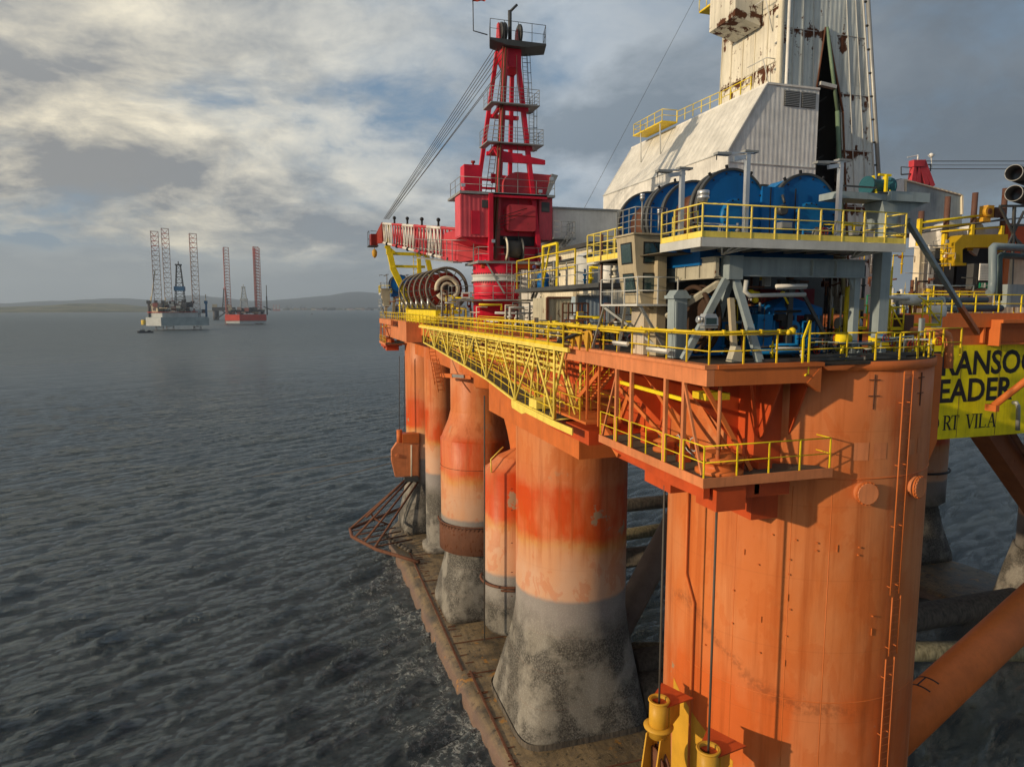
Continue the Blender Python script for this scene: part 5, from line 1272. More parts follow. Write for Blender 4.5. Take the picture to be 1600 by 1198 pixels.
part('flat_roof', MB().box(XB, XC, Y0-.1, Y1+.1, ZB-.02, ZB+.16), M['white'], t)
part('trim', MB().beam((XA-.05, Y0-.1, ZA), (XB-.05, Y0-.1, ZB), .12).beam((XA-.04, Y0-.1, ZA), (XA-.04, Y1, ZA), .1).beam((XA-.02, Y0-.1, 45), (XA-.02, Y0-.1, ZA), .14), M['light_grey'], t)
for x0_, x1_ in ((43.2, 44.9), (45.1, 46.7)):
    lv = part('louver', MB().box(x0_, x1_, Y0-.06, Y0-.01, 56.35, 57.75), M['dark_steel'], t)
    mb = MB()
    for k in range(9): mb.beam((x0_+.05, Y0-.1, 56.45+k*.15), (x1_-.05, Y0-.1, 56.45+k*.15), .09, .07)
    part('slat', mb, M['steel'], lv)
part('lower_wall', MB().box(XA-.0, XC, Y0-.001-.0, Y0+.0, 0, 0) if False else MB().beam((XA, Y0-.06, 51.0), (XC, Y0-.06, 51.0), .06), M['light_grey'], t)
rw = thing('roof_walk', 'yellow railed walkway along the top of the sloping white roof', 'walkway', (41, 70, 58.2))
part('platform', MB().box(39.4, 41.3, 70.6, 77.6, 58.5, 58.65), M['yellow'], rw)
rail(rw, [(41.25, 62.4, 58.25), (41.25, 70.5, 58.5)], 1.25, 1.7, M['yellow_pale'], .045)
rail(rw, [(41.25, 70.6, 58.65), (39.45, 70.7, 58.65), (39.45, 77.5, 58.65), (41.0, 77.5, 58.65)], 1.25, 1.7, M['yellow_pale'], .045)
rail(rw, [(41.4, 57.5, 58.3), (41.4, 62.3, 58.3)], 1.2, 1.6, M['yellow_clean'], .045)
for y in (71.2, 75.8): part('stay', MB().tube((39.5, y, 58.5), (39.3, y-.6, 55.0), .07, 6), M['light_grey'], rw)

# ------------------------------------------------------------------ derrick
d = thing('derrick', 'tall white rust-stained derrick tower rising out of the top of the photo', 'derrick', (52, 66, 37))
def dcorn(z):      # plan half-sizes shrink upwards
    f = (z-37)/40; return 46.66, 61.2-6.2*f, 60.0, 71.3-1.4*f
def dq(z): x0, x1, y0, y1 = dcorn(z); return x0, x1, y0, y1
mb = MB()
zs = [37+2*i for i in range(22)]
def fp(u, z): x0, x1, y0, y1 = dq(z); return V((x0+(x1-x0)*u, y0, z))
def spx(u, z): x0, x1, y0, y1 = dq(z); return V((x0, y0+(y1-y0)*u, z))
# front cladding with the tall pointed opening left out
slotL, slotR = .40, .66
def quad(mb, a, b, c, d_): k = mb.add([a, b, c, d_]); mb.face((k, k+1, k+2, k+3))
ZT, ZP, ZM = 79, 65.6, 60.5
mb = MB()
quad(mb, fp(0, 37), fp(slotL-.04, 37), fp(slotL, ZM), fp(0, ZM)); quad(mb, fp(slotR+.02, 37), fp(1, 37), fp(1, ZM), fp(slotR, ZM))
quad(mb, fp(0, ZM), fp(slotL, ZM), fp(.5, ZP), fp(0, ZP)); quad(mb, fp(slotR, ZM), fp(1, ZM), fp(1, ZP), fp(.5, ZP))
quad(mb, fp(0, ZP), fp(1, ZP), fp(1, ZT), fp(0, ZT))
part('front_cladding', mb, M['derrick_y'], d)
mb = MB(); quad(mb, spx(0, 37), spx(1, 37), spx(1, ZT), spx(0, ZT)); part('side_cladding', mb, M['derrick_x'], d)
mb = MB(); x0, x1, y0, y1 = dq(37); X0, X1, Y0_, Y1_ = dq(ZT)
quad(mb, (x1, y0, 37), (x1, y1, 37), (X1, Y1_, ZT), (X1, Y0_, ZT)); quad(mb, (x0, y1, 37), (x1, y1, 37), (X1, Y1_, ZT), (X0, Y1_, ZT)); part('side_cladding', mb, M['derrick_x'], d)
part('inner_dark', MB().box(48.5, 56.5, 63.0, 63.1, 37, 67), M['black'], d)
# battens, gutters and frame pieces
mb = MB()
for u in (.0, .12, .24, .36, .78, .90, 1.0): mb.tube(fp(u, 37)+V((0, -.05, 0)), fp(u, ZT)+V((0, -.05, 0)), .05 if 0 < u < 1 else .1, 5)
for z in (48.5, 54.2, 59.8, 65.5, 71): mb.tube(fp(0, z)+V((0, -.04, 0)), fp(slotL if z < 66 else 1, z)+V((0, -.04, 0)), .035, 4); mb.tube(fp(slotR+.02, z)+V((0, -.04, 0)), fp(1, z)+V((0, -.04, 0)), .035, 4)
part('batten', mb, M['light_grey'], d)
mb = MB()
for u in (.03, .22, .42, .62, .82, 1.0): mb.tube(spx(u, 37)+V((-.05, 0, 0)), spx(u, ZT)+V((-.05, 0, 0)), .05, 5)
for z in (57, 62.5, 67.8): mb.tube(spx(0, z)+V((-.04, 0, 0)), spx(1, z)+V((-.04, 0, 0)), .035, 4)
part('batten', mb, M['cream_y'], d)
mb = MB()
for z in (59, 61.5, 64, 66.5, 69): mb.cbox(spx(.02, z)+V((-.3, -.05, 0)), .6, .5, .15)
part('pipe_bracket', mb, M['steel'], d)
part('standpipe', MB().tube(spx(-.01, 37)+V((-.35, 0, 0)), spx(-.01, ZT)+V((-.35, 0, 0)), .28, 12), M['cream_y'], d)
part('standpipe', MB().tube(spx(-.02, 37)+V((.25, -.3, 0)), spx(-.02, ZT)+V((.25, -.3, 0)), .16, 10), M['white'], d)
q0, q1 = dq(37), dq(ZT)
dn = part('downpipe', MB().tube((q0[1]+.45, q0[2]-.2, 37), (q1[1]+.45, q1[2]-.2, ZT), .22, 10), M['steel'], d)
mb = MB()
for k in range(14): z = 46+k*2.3; a = dq(z); mb.cbox((a[1]+.25, a[2]-.15, z), .5, .3, .12)
part('clamp', mb, M['dark_steel'], dn)
part('opening_post', MB().tube(fp(.515, 66.0)+V((0, -.1, 0)), fp(.62, 58)+V((0, -.1, 0)), .18, 8).tube(fp(.62, 58)+V((0, -.1, 0)), fp(.64, 37)+V((0, -.1, 0)), .22, 8), paint('green_grey', (.16, .24, .16), .5, rust=.3), d)
part('opening_post', MB().tube(fp(.5, 66.0)+V((0, -.1, 0)), fp(.39, 60)+V((0, -.1, 0)), .08, 8).tube(fp(.52, 66)+V((0, -.12, 0)), fp(.68, 58)+V((0, -.12, 0)), .10, 8).tube(fp(.68, 58)+V((0, -.12, 0)), fp(.69, 37)+V((0, -.12, 0)), .10, 8), M['rusty'], d)
part('cross_beam', MB().beam(fp(.42, 60.5)+V((0, -.1, 0)), fp(.60, 60.3)+V((0, -.1, 0)), .5, .35), M['light_grey'], d)
mb = MB()
for k in range(7): mb.beam((49+k*.3, 61.5, 40+k*3), (54, 62.0, 42+k*3), .12)
part('inner_frame', mb, M['dark_steel'], d)
# box cabin hanging on the left face and its yellow platform
a = at(1188, 20, x=44.5)
bx = part('hung_cabin', MB().prism([(43.3, 63.2, 67.4), (46.5, 63.2, 66.7), (46.5, 63.2, 74), (43.3, 63.2, 74)], (0, 4.6, 0)), M['derrick_x'], d)
bal = part('top_balcony', MB().box(45.2, 46.6, 70.2, 73.0, 71.6, 71.8), M['yellow'], d)
part('balcony_rail', MB().tube((45.2, 70.2, 73), (45.2, 73.0, 73), .05).tube((45.2, 73.0, 71.8), (45.2, 73.0, 73), .05).tube((45.2, 71.5, 71.8), (45.2, 71.5, 73), .05), M['yellow_pale'], bal)
mb = MB()
for z in (62.8, 68.6): mb.tube((45.6, 61, z), (45.6, 64, z), .05).tube((45.6, 61.5, z), (46.6, 61.5, z-3), .05).tube((45.6, 61, z), (46.6, 61, z), .05)
part('side_rack', mb, M['light_grey'], d)

# ------------------------------------------------------------------ pipework and small gear that fills the decks
def clutter(name, label, box, n, seed, mats, r=(.025, .045, .07), vert=.5, bx=.4):
    x0, x1, y0, y1, z0, z1 = box; rc = random.Random(seed); t = thing(name, label, 'pipework', ((x0+x1)/2, y0, z0))
    for k in range(n):
        x, y, z = rc.uniform(x0, x1), rc.uniform(y0, y1), rc.uniform(z0, z1); q = rc.random(); rr_ = rc.choice(r); mt = M[rc.choice(mats)]
        if q < vert:
            h = rc.uniform(.4, 1)*(z1-z0); pts = [(x, y, z0), (x, y, z0+h)]
            if rc.random() < .7: d_ = rc.choice((-1, 1))*rc.uniform(.15, .5)*min(3, x1-x0); pts.append((min(x1, max(x0, x+d_)), y, z0+h))
            if rc.random() < .4: pts.append((pts[-1][0], y, max(z0, pts[-1][2]-rc.uniform(.2, .5)*(z1-z0))))
            m = MB().pipe(pts, rr_, 8)
            for f in (.25, .6): m.tube((x, y, z0+h*f), (x, y, z0+h*f+rr_*1.2), rr_*1.7, 10)
            part('pipe', m, mt, t)
        elif q < vert+(1-vert)*(1-bx):
            L = rc.uniform(.2, .6)*(x1-x0) if rc.random() < .5 else 0; D_ = 0 if L else rc.uniform(.3, .9)*(y1-y0)
            x2, y2 = min(x1, x+L), min(y1, y+D_)
            m = MB().pipe([(x, y, z), ((x+x2)/2, (y+y2)/2, z-rc.uniform(0, .12)), (x2, y2, z), (x2, y2, max(z0, z-.5))], rr_*.8, 8); part('pipe', m, mt, t)
        elif q < vert+(1-vert)*(1-bx*.45):
            w, h = rc.uniform(.15, .5), rc.uniform(.2, .7); jb = part('junction_box', MB().box(x, x+w, y, y+w*.6, z, z+h), mt, t)
            part('box_door', MB().box(x+.03, x+w-.03, y-.015, y-.002, z+.03, z+h-.03), M['steel'], jb)
        else:
            m = MB().lathe((x, y, z), 'y', [(.1, 0), (.14, .03), (.14, .12), (.07, .16), (.07, .3)], 14); vv = part('valve', m, mt, t)
            part('hand_wheel', MB().arc((x, y-.06, z), .15, 0, 360, 'y', .018, 18, 5).beam((x-.14, y-.06, z), (x+.14, y-.06, z), .02).beam((x, y-.06, z-.14), (x, y-.06, z+.14), .02), M['reel_red'], vv)
    return t
DK = ['dark_steel', 'rust_dark', 'grey', 'rusty', 'light_grey', 'yellow', 'black']
clutter('winch_pipework', 'dense dark pipes and small boxes between the leaning grey legs and the blue canopy', (15.3, 17.6, 22.2, 24.0, 36.1, 39.0), 30, 21, DK+['blue_mid'])
clutter('deck_pipework', 'crowded pipes and yellow fittings right of the maroon cabinet under the winch platform', (21.2, 22.0, 22.3, 24.5, 36.1, 39.4), 22, 22, DK+['yellow_clean'])
clutter('edge_pipework', 'low pipes and cables along the deck edge behind the nearest guardrail', (16.2, 24.5, 21.0, 21.9, 36.08, 36.85), 34, 23, DK+['yellow_clean', 'blue_mid'], (.02, .035, .06), .45)
clutter('cabin_pipework', 'pipes, struts and small boxes on the deck below the beige cabin', (13.7, 16.5, 26.6, 31.5, 36.1, 38.2), 34, 24, DK+['beige', 'yellow_clean'])
clutter('side_pipework', 'yellow and rusty pipes crowding the deck edge beside the pale blue container', (13.6, 16.8, 31.5, 41.0, 36.1, 37.5), 44, 25, ['yellow', 'yellow_clean', 'rusty', 'dark_steel', 'steel', 'cream_y'], (.04, .06, .09))
clutter('crane_foot_pipework', 'mixed pipes and lockers on the deck around the foot of the red crane', (14.0, 22.5, 46, 61, 36.1, 38.3), 40, 26, ['yellow', 'cream_y', 'rusty', 'dark_steel', 'steel', 'light_grey'], (.05, .08, .12))
clutter('gallery_pipework', 'cluster of pipes and vents on the grey gallery in front of the cream deckhouse', (17.2, 19.4, 37, 51, 39.4, 41.6), 30, 27, ['yellow_clean', 'steel', 'light_grey', 'cream_y', 'dark_steel', 'blue_mid'], (.05, .08, .12))
clutter('reel_pipework', 'tangled yellow and grey pipework between the hose reel and the crane', (13.6, 17.5, 66.5, 72.0, 36.2, 39.6), 26, 28, ['yellow', 'yellow_clean', 'steel', 'rusty'], (.07, .1))
clutter('module_pipework', 'pipes and cabinets in front of the cream module behind the forward rail', (43.5, 53.0, 42.0, 45.0, 37.4, 40.4), 46, 29, DK+['yellow_clean', 'white', 'green'], (.05, .08, .13))
clutter('upper_module_pipework', 'thin pipes and brackets around the brown posts over the cream module', (41.0, 52.0, 43.6, 45.0, 40.6, 43.8), 26, 30, ['yellow', 'rusty', 'steel', 'dark_steel', 'cream_y'], (.04, .07), .35)
clutter('scaffold_pipework', 'yellow pipes packed behind the right end of the pale yellow rail', (20.2, 22.6, 23.4, 26.0, 40.35, 41.9), 26, 31, ['yellow_clean', 'yellow', 'dark_steel'], (.03, .05))
clutter('gap_pipework', 'grey pipes seen between the big grey column and the raking stay', (22.6, 26.5, 30, 36, 37.4, 41.5), 20, 32, ['grey', 'yellow_clean', 'dark_steel', 'light_grey'], (.05, .08, .13))
clutter('far_station_pipework', 'small tangle of yellow and grey gear on the far corner deck', (13.4, 20.5, 98, 117, 36.1, 39.5), 44, 33, ['yellow_clean', 'yellow', 'beige', 'dark_steel', 'rusty'], (.09, .14))
clutter('winch_deck_gear', 'small dark pipes and boxes along the foot of the nearest blue winch', (13.8, 21.2, 21.9, 22.7, 40.33, 41.1), 26, 34, ['dark_steel', 'blue_mid', 'steel', 'rust_dark', 'light_grey'], (.02, .035, .05))
clutter('truss_pipework', 'thin yellow pipes, cables and clamps threaded through the truss walkway', (12.85, 14.1, 36, 71, 34.2, 35.6), 60, 35, ['yellow', 'yellow_clean', 'yellow_pale', 'rusty', 'dark_steel'], (.03, .045, .06), .4)
mb_ = MB()
for k in range(26):
    y = 37+k*1.4; mb_.tube((14.15, y, 35.8), (14.15, y+1.4, 33.6+.02*k), .035, 6)
    mb_.tube((14.15, y+1.4, 35.8), (14.15, y, 33.6+.02*k), .035, 6)
part('inner_lattice', mb_, M['yellow'], tw)
# ------------------------------------------------------------------ red pedestal crane
cr = thing('pedestal_crane', 'tall red pedestal crane with a red and white lattice boom laid out to the left', 'crane', (18.25, 64, 36))
RD, PK, ST, RR_ = M['crane_red'], M['crane_pink'], M['steel'], M['crane_rust']
PC = (18.25, 64.2)
ped = part('pedestal', MB().lathe((*PC, 0), 'z', [(2.2, 36.4), (2.2, 42.9)], 56).lathe((*PC, 0), 'z', [(2.3, 39.0), (2.3, 39.2)], 56), RD, cr)
part('pedestal_foot', MB().lathe((*PC, 0), 'z', [(2.0, 30.1), (2.22, 30.3), (2.22, 36.4)], 56), M['orange'], ped)
mb = MB().lathe((*PC, 0), 'z', [(2.22, 40.35), (2.36, 40.38), (2.36, 40.5), (2.26, 40.54), (2.26, 40.84), (2.36, 40.88), (2.36, 41.0), (2.22, 41.03)], 56); part('slew_ring', mb, M['light_grey'], ped)
mb = MB()
for k in range(56):
    a = 2*math.pi*k/56
    for z in (40.25, 41.05): mb.tube((PC[0]+2.33*math.cos(a), PC[1]+2.33*math.sin(a), z-.05), (PC[0]+2.33*math.cos(a), PC[1]+2.33*math.sin(a), z+.12), .035, 4)
part('ring_bolts', mb, M['black'], ped)
# lower ring walkway
mb = MB().lathe((*PC, 38.5), 'z', [(2.25, 0), (3.7, 0), (3.7, .16), (2.25, .16)], 12, False); mb.box(13.2, 16.0, 61.2, 62.6, 38.5, 38.66); lw = part('lower_walkway', mb, ST, cr)
ring = [(PC[0]+3.65*math.cos(R(a)), PC[1]+3.65*math.sin(R(a)), 38.66) for a in (-20, -50, -80, -110, -140)]
rail(cr, [(13.25, 62.6, 38.66), (13.25, 61.2, 38.66)]+ring[::-1], 1.2, 1.3, ST, .03)
part('notice', MB().box(14.1, 14.9, 61.1, 61.14, 38.75, 39.3), M['white'], lw); part('notice_picture', MB().box(14.25, 14.75, 61.08, 61.1, 38.88, 39.16), M['reel_red'], lw)
ladder(cr, (18.9, 61.9, 38.7), (18.9, 61.9, 42.0), .5, ST, (1, 0, 0), .35)
part('pedestal_stay', MB().beam((16.6, 62.2, 42.3), (18.4, 61.8, 39.2), .14), ST, cr)
# slewing platform
PLZ = 42.0
part('slewing_floor', MB().box(15.9, 23.3, 61.9, 67.2, PLZ, PLZ+.22), ST, cr)
part('floor_beam', MB().box(16.4, 23.0, 62.6, 63.0, PLZ-.4, PLZ).box(16.4, 22.4, 65, 65.4, PLZ-.4, PLZ), M['red_orange'], cr)
rail(cr, [(15.95, 64, PLZ+.22), (15.95, 61.95, PLZ+.22), (23.25, 61.95, PLZ+.22), (23.25, 65, PLZ+.22)], 1.25, 1.45, ST, .032)
# machinery structure
part('machinery_frame', MB().box(17.4, 22.3, 62.7, 66.8, PLZ+.22, 48.2), RD, cr)
part('left_house', MB().box(14.33, 17.35, 62.0, 64.3, 44.35, 48.15).box(14.28, 14.33, 62.05, 64.25, 44.45, 48.05), PK, cr)
part('left_house_base', MB().prism([(14.5, 62.3, 44.35), (17.4, 62.3, 44.35), (17.4, 62.3, 43.6), (15.8, 62.3, 43.75)], (0, 4.2, 0)), RD, cr)
part('right_house', MB().box(22.0, 23.3, 62.3, 66.8, 44.3, 48.3), PK, cr)
mb = MB(); pts = []
x0_, x1_, z0_, z1_ = 18.65, 21.5, 45.0, 47.4
for cx_, cz_, a0 in ((x1_-.4, z1_-.4, 0), (x0_+.4, z1_-.4, 90), (x0_+.25, z0_+.25, 180), (x1_-.25, z0_+.25, 270)):
    for k in range(5): a = R(a0+22.5*k); rr_ = .4 if a0 < 180 else .25; pts.append((cx_+rr_*math.cos(a), 61.9, cz_+rr_*math.sin(a)))
en = part('engine_cover', mb.prism(pts, (0, .9, 0)), M['crane_rust'], cr)
part('cover_seam', MB().box(18.68, 21.48, 61.87, 61.9, 46.35, 46.41).box(18.9, 18.94, 61.87, 61.9, 45.1, 47.3), M['reel_red'], en)
part('recess_shade', MB().box(18.2, 21.6, 62.62, 62.7, 43.7, 44.6), M['black'], cr)  # black plate painting in the shade of a recess
wd = part('winch_drum', MB().lathe((18.6, 62.35, 43.35), 'x', [(1.05, 0), (1.05, .12), (.7, .13), (.7, 1.5), (1.05, 1.52), (1.05, 1.6)], 36), M['dark_steel'], cr)
part('drum_rim', MB().lathe((18.5, 62.35, 43.35), 'x', [(.95, 0), (1.15, .02), (1.15, .12), (.95, .14)], 36, False), M['cream_y'], wd)
part('wound_rope', MB().lathe((18.75, 62.35, 43.35), 'x', [(.8, 0), (.8, 1.3)], 32), M['rope'], wd)
part('deck_beam', MB().box(17.2, 22.6, 61.8, 62.0, 48.0, 48.35).box(16.9, 17.3, 61.7, 62.3, 42.2, 48.3), RD, cr)
part('upper_floor', MB().box(14.2, 23.4, 61.8, 67.2, 48.2, 48.42), ST, cr)
rail(cr, [(14.25, 66, 48.42), (14.25, 61.85, 48.42), (23.35, 61.85, 48.42), (23.35, 66, 48.42)], 1.25, 1.9, ST, .028)
part('top_cabinet', MB().box(14.9, 16.6, 63.0, 64.6, 48.42, 51.0), RD, cr)
part('cabinet_vent', MB().lathe((15.9, 63.6, 51.0), 'z', [(.1, 0), (.1, .25), (.2, .28), (.2, .45)], 12), M['reel_red'], cr)
mb = MB(); pts = [(18.6, 62.6, 48.42), (18.6, 62.6, 49.3)]
for k in range(9): a = R(180-90*k/8); pts.append((20.0+1.4*math.cos(a), 62.6, 49.3+1.2*math.sin(a)))
pts += [(23.3, 62.6, 50.4), (22.7, 62.6, 48.42)]
ah = part('air_duct', mb.prism(pts, (0, 2.6, 0)), M['crane_rust'], cr)
part('duct_mouth', MB().prism([(23.3, 62.5, 50.5), (23.95, 62.5, 50.4), (23.0, 62.5, 48.5), (22.7, 62.5, 48.5)], (0, 2.8, 0)), ST, ah)
part('house_door', MB().box(15.3, 16.1, 61.93, 62.0, 44.6, 46.7), RD, cr)
part('house_vent', MB().box(16.3, 17.0, 61.93, 62.0, 47.0, 47.7).box(22.2, 23.0, 62.23, 62.3, 46.9, 47.8), M['dark_steel'], cr)
for x_, z_ in ((14.5, 48.9), (17.3, 44.0), (21.9, 48.7), (23.0, 49.9)): part('work_lamp', MB().cbox((x_, 61.8, z_), .35, .25, .28).tube((x_, 61.85, z_-.35), (x_, 61.85, z_), .03, 5), M['alum'], cr)
mb = MB()
for k in range(5): mb.pipe([(17.5+.12*k, 61.75, 42.3), (17.5+.1*k, 61.7, 45+.3*k), (18.2+.6*k, 61.78, 45.1+.5*k)], .03, 5)
part('cable', mb, M['black'], cr)
mb = MB()
for z_ in (45.2, 46.6): mb.box(17.42, 18.5, 62.6, 62.66, z_, z_+.1).box(21.55, 21.98, 62.6, 62.66, z_, z_+.1)
for x_ in (17.9, 21.75): mb.box(x_, x_+.1, 62.58, 62.64, 44.3, 48.0)
part('frame_rib', mb, M['crane_rust'], cr)
rp = thing('crane_side_gallery', 'small grey railed landing on the right of the red crane house', 'walkway', (24, 63, 43.7))
part('floor', MB().box(23.3, 25.6, 61.9, 64, 44.4, 44.55), ST, rp); rail(rp, [(23.4, 61.95, 44.55), (25.5, 61.95, 44.55), (25.5, 64, 44.55)], 1.5, .8, ST, .03, (.33, .66))
stair(rp, (23.5, 61.8, 42.2), (25.2, 61.8, 44.4), .7, ST, (0, 1, 0), 8, ST)
# A-frame legs
def leg(p, q, w, m_, nm='mast_leg'): return part(nm, MB().beam(p, q, w, w*1.1), m_, cr)
leg((17.6, 62.1, 42.2), (19.0, 63.2, 62.0), .40, RR_); leg((22.0, 62.1, 42.3), (20.1, 63.2, 60.8), .40, RD)
leg((17.0, 66.8, 48.4), (18.7, 65.2, 62.0), .36, RD); leg((20.4, 66.8, 48.4), (20.2, 65.2, 60.8), .36, RD)
mb = MB().tube((17.45, 61.8, 42.4), (18.85, 62.8, 61.6), .09, 8).tube((17.2, 61.8, 42.4), (18.6, 62.8, 61.6), .07, 8); part('mast_pipe', mb, M['rusty'], cr)
part('mast_head', MB().prism([(18.6, 63.0, 62.2), (20.4, 63.0, 62.2), (20.4, 63.0, 59.9), (19.3, 63.0, 60.0), (18.7, 63.0, 61.2)], (0, 2.4, 0)), RD, cr)
for z, x0_, x1_ in ((56.2, 18.2, 21.0), (52.7, 17.8, 21.4)):
    part('cross_beam', MB().beam((x0_, 62.8, z), (x1_, 62.8, z), .35).beam((x0_, 65.8, z), (x1_, 65.8, z), .35).beam((x0_, 62.8, z-.0), (x0_+.3, 65.8, z), .3), RD, cr)
    part('mast_platform', MB().box(x0_-1.0, x1_+.9, 62.0, 63.0, z+.2, z+.3).box(x0_-1.0, x0_-.4, 63.0, 64.8, z+.2, z+.3).box(x1_+.3, x1_+.9, 63.0, 64.8, z+.2, z+.3), ST, cr)
    rail(cr, [(x0_-.95, 64.7, z+.3), (x0_-.95, 62.05, z+.3), (x1_+.85, 62.05, z+.3), (x1_+.85, 64.7, z+.3)], 1.35, 1.25, ST, .026, (.25, .5, .75))
part('jib_arm', MB().prism([(17.6, 62.4, 52.4), (22.6, 62.4, 51.7), (22.6, 62.4, 51.3), (18.2, 62.4, 51.3)], (0, .3, 0)), RD, cr)
part('jib_arm', MB().prism([(17.9, 64.4, 50.6), (20.9, 64.4, 50.3), (20.8, 64.4, 49.9), (17.9, 64.4, 49.7)], (0, .3, 0)), RD, cr)
mb = MB()
for z in (49.5, 50.3): mb.beam((17.2, 66.2, z), (20.4, 66.2, z), .2)
part('cross_beam', mb, RD, cr)
ladder(cr, (17.6, 64.6, 48.5), (19.1, 64.2, 60), .55, M['rusty'], (1, 0, 0), .4, .035)
ladder(cr, (21.5, 64.4, 56.4), (21.1, 64.2, 61.8), .5, M['dark_steel'], (1, 0, 0), .35, .03, (.45, -.2, 0))
ladder(cr, (21.9, 64.4, 52.9), (21.9, 64.4, 57.2), .5, M['dark_steel'], (1, 0, 0), .35, .03, (.45, -.2, 0))
# top platform with sheaves, mast and flag
part('top_platform', MB().prism([(17.2, 62.3, 62.1), (22.6, 62.3, 62.1), (22.6, 62.3, 61.95), (20.6, 62.3, 61.6), (18.9, 62.3, 61.6), (17.2, 62.3, 61.95)], (.6, 2.3, 0)), M['dark_steel'], cr)
rail(cr, [(17.8, 64.55, 62.12), (17.25, 62.35, 62.12), (22.55, 62.35, 62.12), (23.1, 64.55, 62.12)], 1.6, 1.3, M['dark_steel'], .026)
for x_ in (18.5, 18.8, 20.25):
    part('sheave', MB().lathe((x_, 63.6, 63.0), 'x', [(.95, 0), (1.0, .04), (.9, .1), (1.0, .16), (.95, .2)], 28), M['dark_steel'], cr)
part('sheave_cheek', MB().prism([(18.3, 63.0, 62.2), (18.3, 64.3, 62.2), (18.3, 63.9, 63.9), (18.3, 63.4, 63.9)], (.12, 0, 0)).prism([(20.1, 63.0, 62.2), (20.1, 64.3, 62.2), (20.1, 63.9, 63.5), (20.1, 63.4, 63.5)], (.1, 0, 0)), RR_, cr)
part('top_mast', MB().tube((19.6, 64, 62.2), (19.6, 64, 65.3), .18, 10).tube((19.6, 64, 65.2), (20.3, 64, 65.9), .12, 8), M['dark_steel'], cr)
fp_ = part('flag_pole', MB().pipe([(17.0, 62.4, 62.3), (15.7, 62.4, 62.5), (15.65, 62.4, 66.8)], .055), M['dark_steel'], cr)
mb = MB(); n = 12; k = mb.add([(15.6+i*.11, 62.4+.07*math.sin(i*.9), 64.95+.02*i+.05*math.sin(i)) for i in range(n)]+[(15.6+i*.11, 62.4+.07*math.sin(i*.9+.4), 66.1+.03*i+.05*math.sin(i+1)) for i in range(n)])
for i in range(n-1): mb.face((k+i, k+i+1, k+n+i+1, k+n+i), True)
part('flag', mb, M['flag'], fp_)
# lattice boom, rising a little, pointing away along the rig's side
A0, A1 = V((14.9, 66.0, 45.45)), V((11.0, 93.5, 48.95))      # near upper chord
dn_ = V((0, 0, -1)); Hh0, Hh1 = 3.1, 2.5; SD = V((2.4, .35, 0))
def bp_(t, up, far, ): 
    p = A0.lerp(A1, t)+(SD*(1-.25*t) if far else V()); return p if up else p+dn_*(Hh0+(Hh1-Hh0)*t)
NS = 6
for s in range(NS):
    t0, t1 = s/NS, (s+1)/NS; mt = M['white_red'] if s % 2 else RR_; mb = MB()
    mb2 = MB()
    for far in (0, 1):
        for up_ in (0, 1): mb.tube(bp_(t0, up_, far), bp_(t1, up_, far), .16, 10)
        for q in range(4):
            u0 = t0+(t1-t0)*q/4; u1 = t0+(t1-t0)*(q+.5)/4; u2 = t0+(t1-t0)*(q+1)/4
            mb2.tube(bp_(u0, 1, far), bp_(u1, 0, far), .085, 6).tube(bp_(u1, 0, far), bp_(u2, 1, far), .085, 6)
    for q in range(4):
        u0 = t0+(t1-t0)*q/4; u2 = t0+(t1-t0)*(q+1)/4
        for up_ in (0, 1): mb2.tube(bp_(u0, up_, 0), bp_(u2, up_, 1), .06, 6).tube(bp_(u0, up_, 0), bp_(u0, up_, 1), .06, 6)
    sc_ = part('boom_section', mb, mt, cr); part('lacing', mb2, M['white_red'] if s % 2 else RR_, sc_)
mb = MB(); 
for s in range(1, 5): p = bp_(s/5, 1, 0); mb.tube(p, p+V((0, 0, .7)), .12, 8).ball(p+V((0, 0, .8)), .22, 8)
for s in range(NS): mb.lathe(tuple(bp_((s+.5)/NS, 0, 0)-V((.1, .15, 0))), 'y', [(.24, 0), (.24, .3)], 10)
part('boom_fitting', mb, M['black'], cr)
mb = MB().prism([(14.9, 66, 45.5), (14.9, 66, 42.3), (17.4, 64.5, 42.6), (17.6, 64.4, 44.4)], (0, .5, 0)).prism([(14.2, 69, 45.3), (14.2, 69, 42.6), (14.9, 66, 42.3), (14.9, 66, 45.5)], (.12, 0, 0)); part('boom_root', mb, M['crane_rust'], cr)
part('boom_walkway', MB().beam((12.9, 75.5, 43.3), (14.3, 63.4, 42.1), .9, .12), ST, cr)
rail(cr, [(12.3, 75.5, 43.4), (13.7, 63.0, 42.2), (15.7, 62.8, 42.2)], 1.9, 1.6, ST, .035)
tipc = part('boom_tip', MB().cbox((9.9, 95.2, 46.9), .9, 1.8, 1.5).prism([(10.8, 93.4, 49.1), (10.8, 93.4, 46.4), (10.1, 94.6, 46.4), (10.1, 94.6, 47.6)], (.4, 0, 0)), M['reel_red'], cr)
part('tip_cage', MB().beam((9.4, 94.2, 48), (10.2, 94.2, 48), .06).beam((9.2, 94.2, 46.1), (9.2, 94.2, 48), .06).beam((9.2, 96, 46.1), (9.2, 96, 48), .06).beam((9.2, 94.2, 48), (9.2, 96, 48), .06).beam((9.2, 94.2, 47), (9.2, 96, 47), .06).box(9.1, 10.4, 94, 96.2, 46.0, 46.12), M['dark_steel'], tipc)
hk = part('hook_block', MB().lathe((9.9, 94.4, 44.5), 'z', [(.08, 0), (.3, .25), (.36, .8), (.2, 1.1)], 14).tube((9.9, 94.4, 45.5), (9.9, 94.4, 46.2), .05, 6), M['ochre'], tipc)
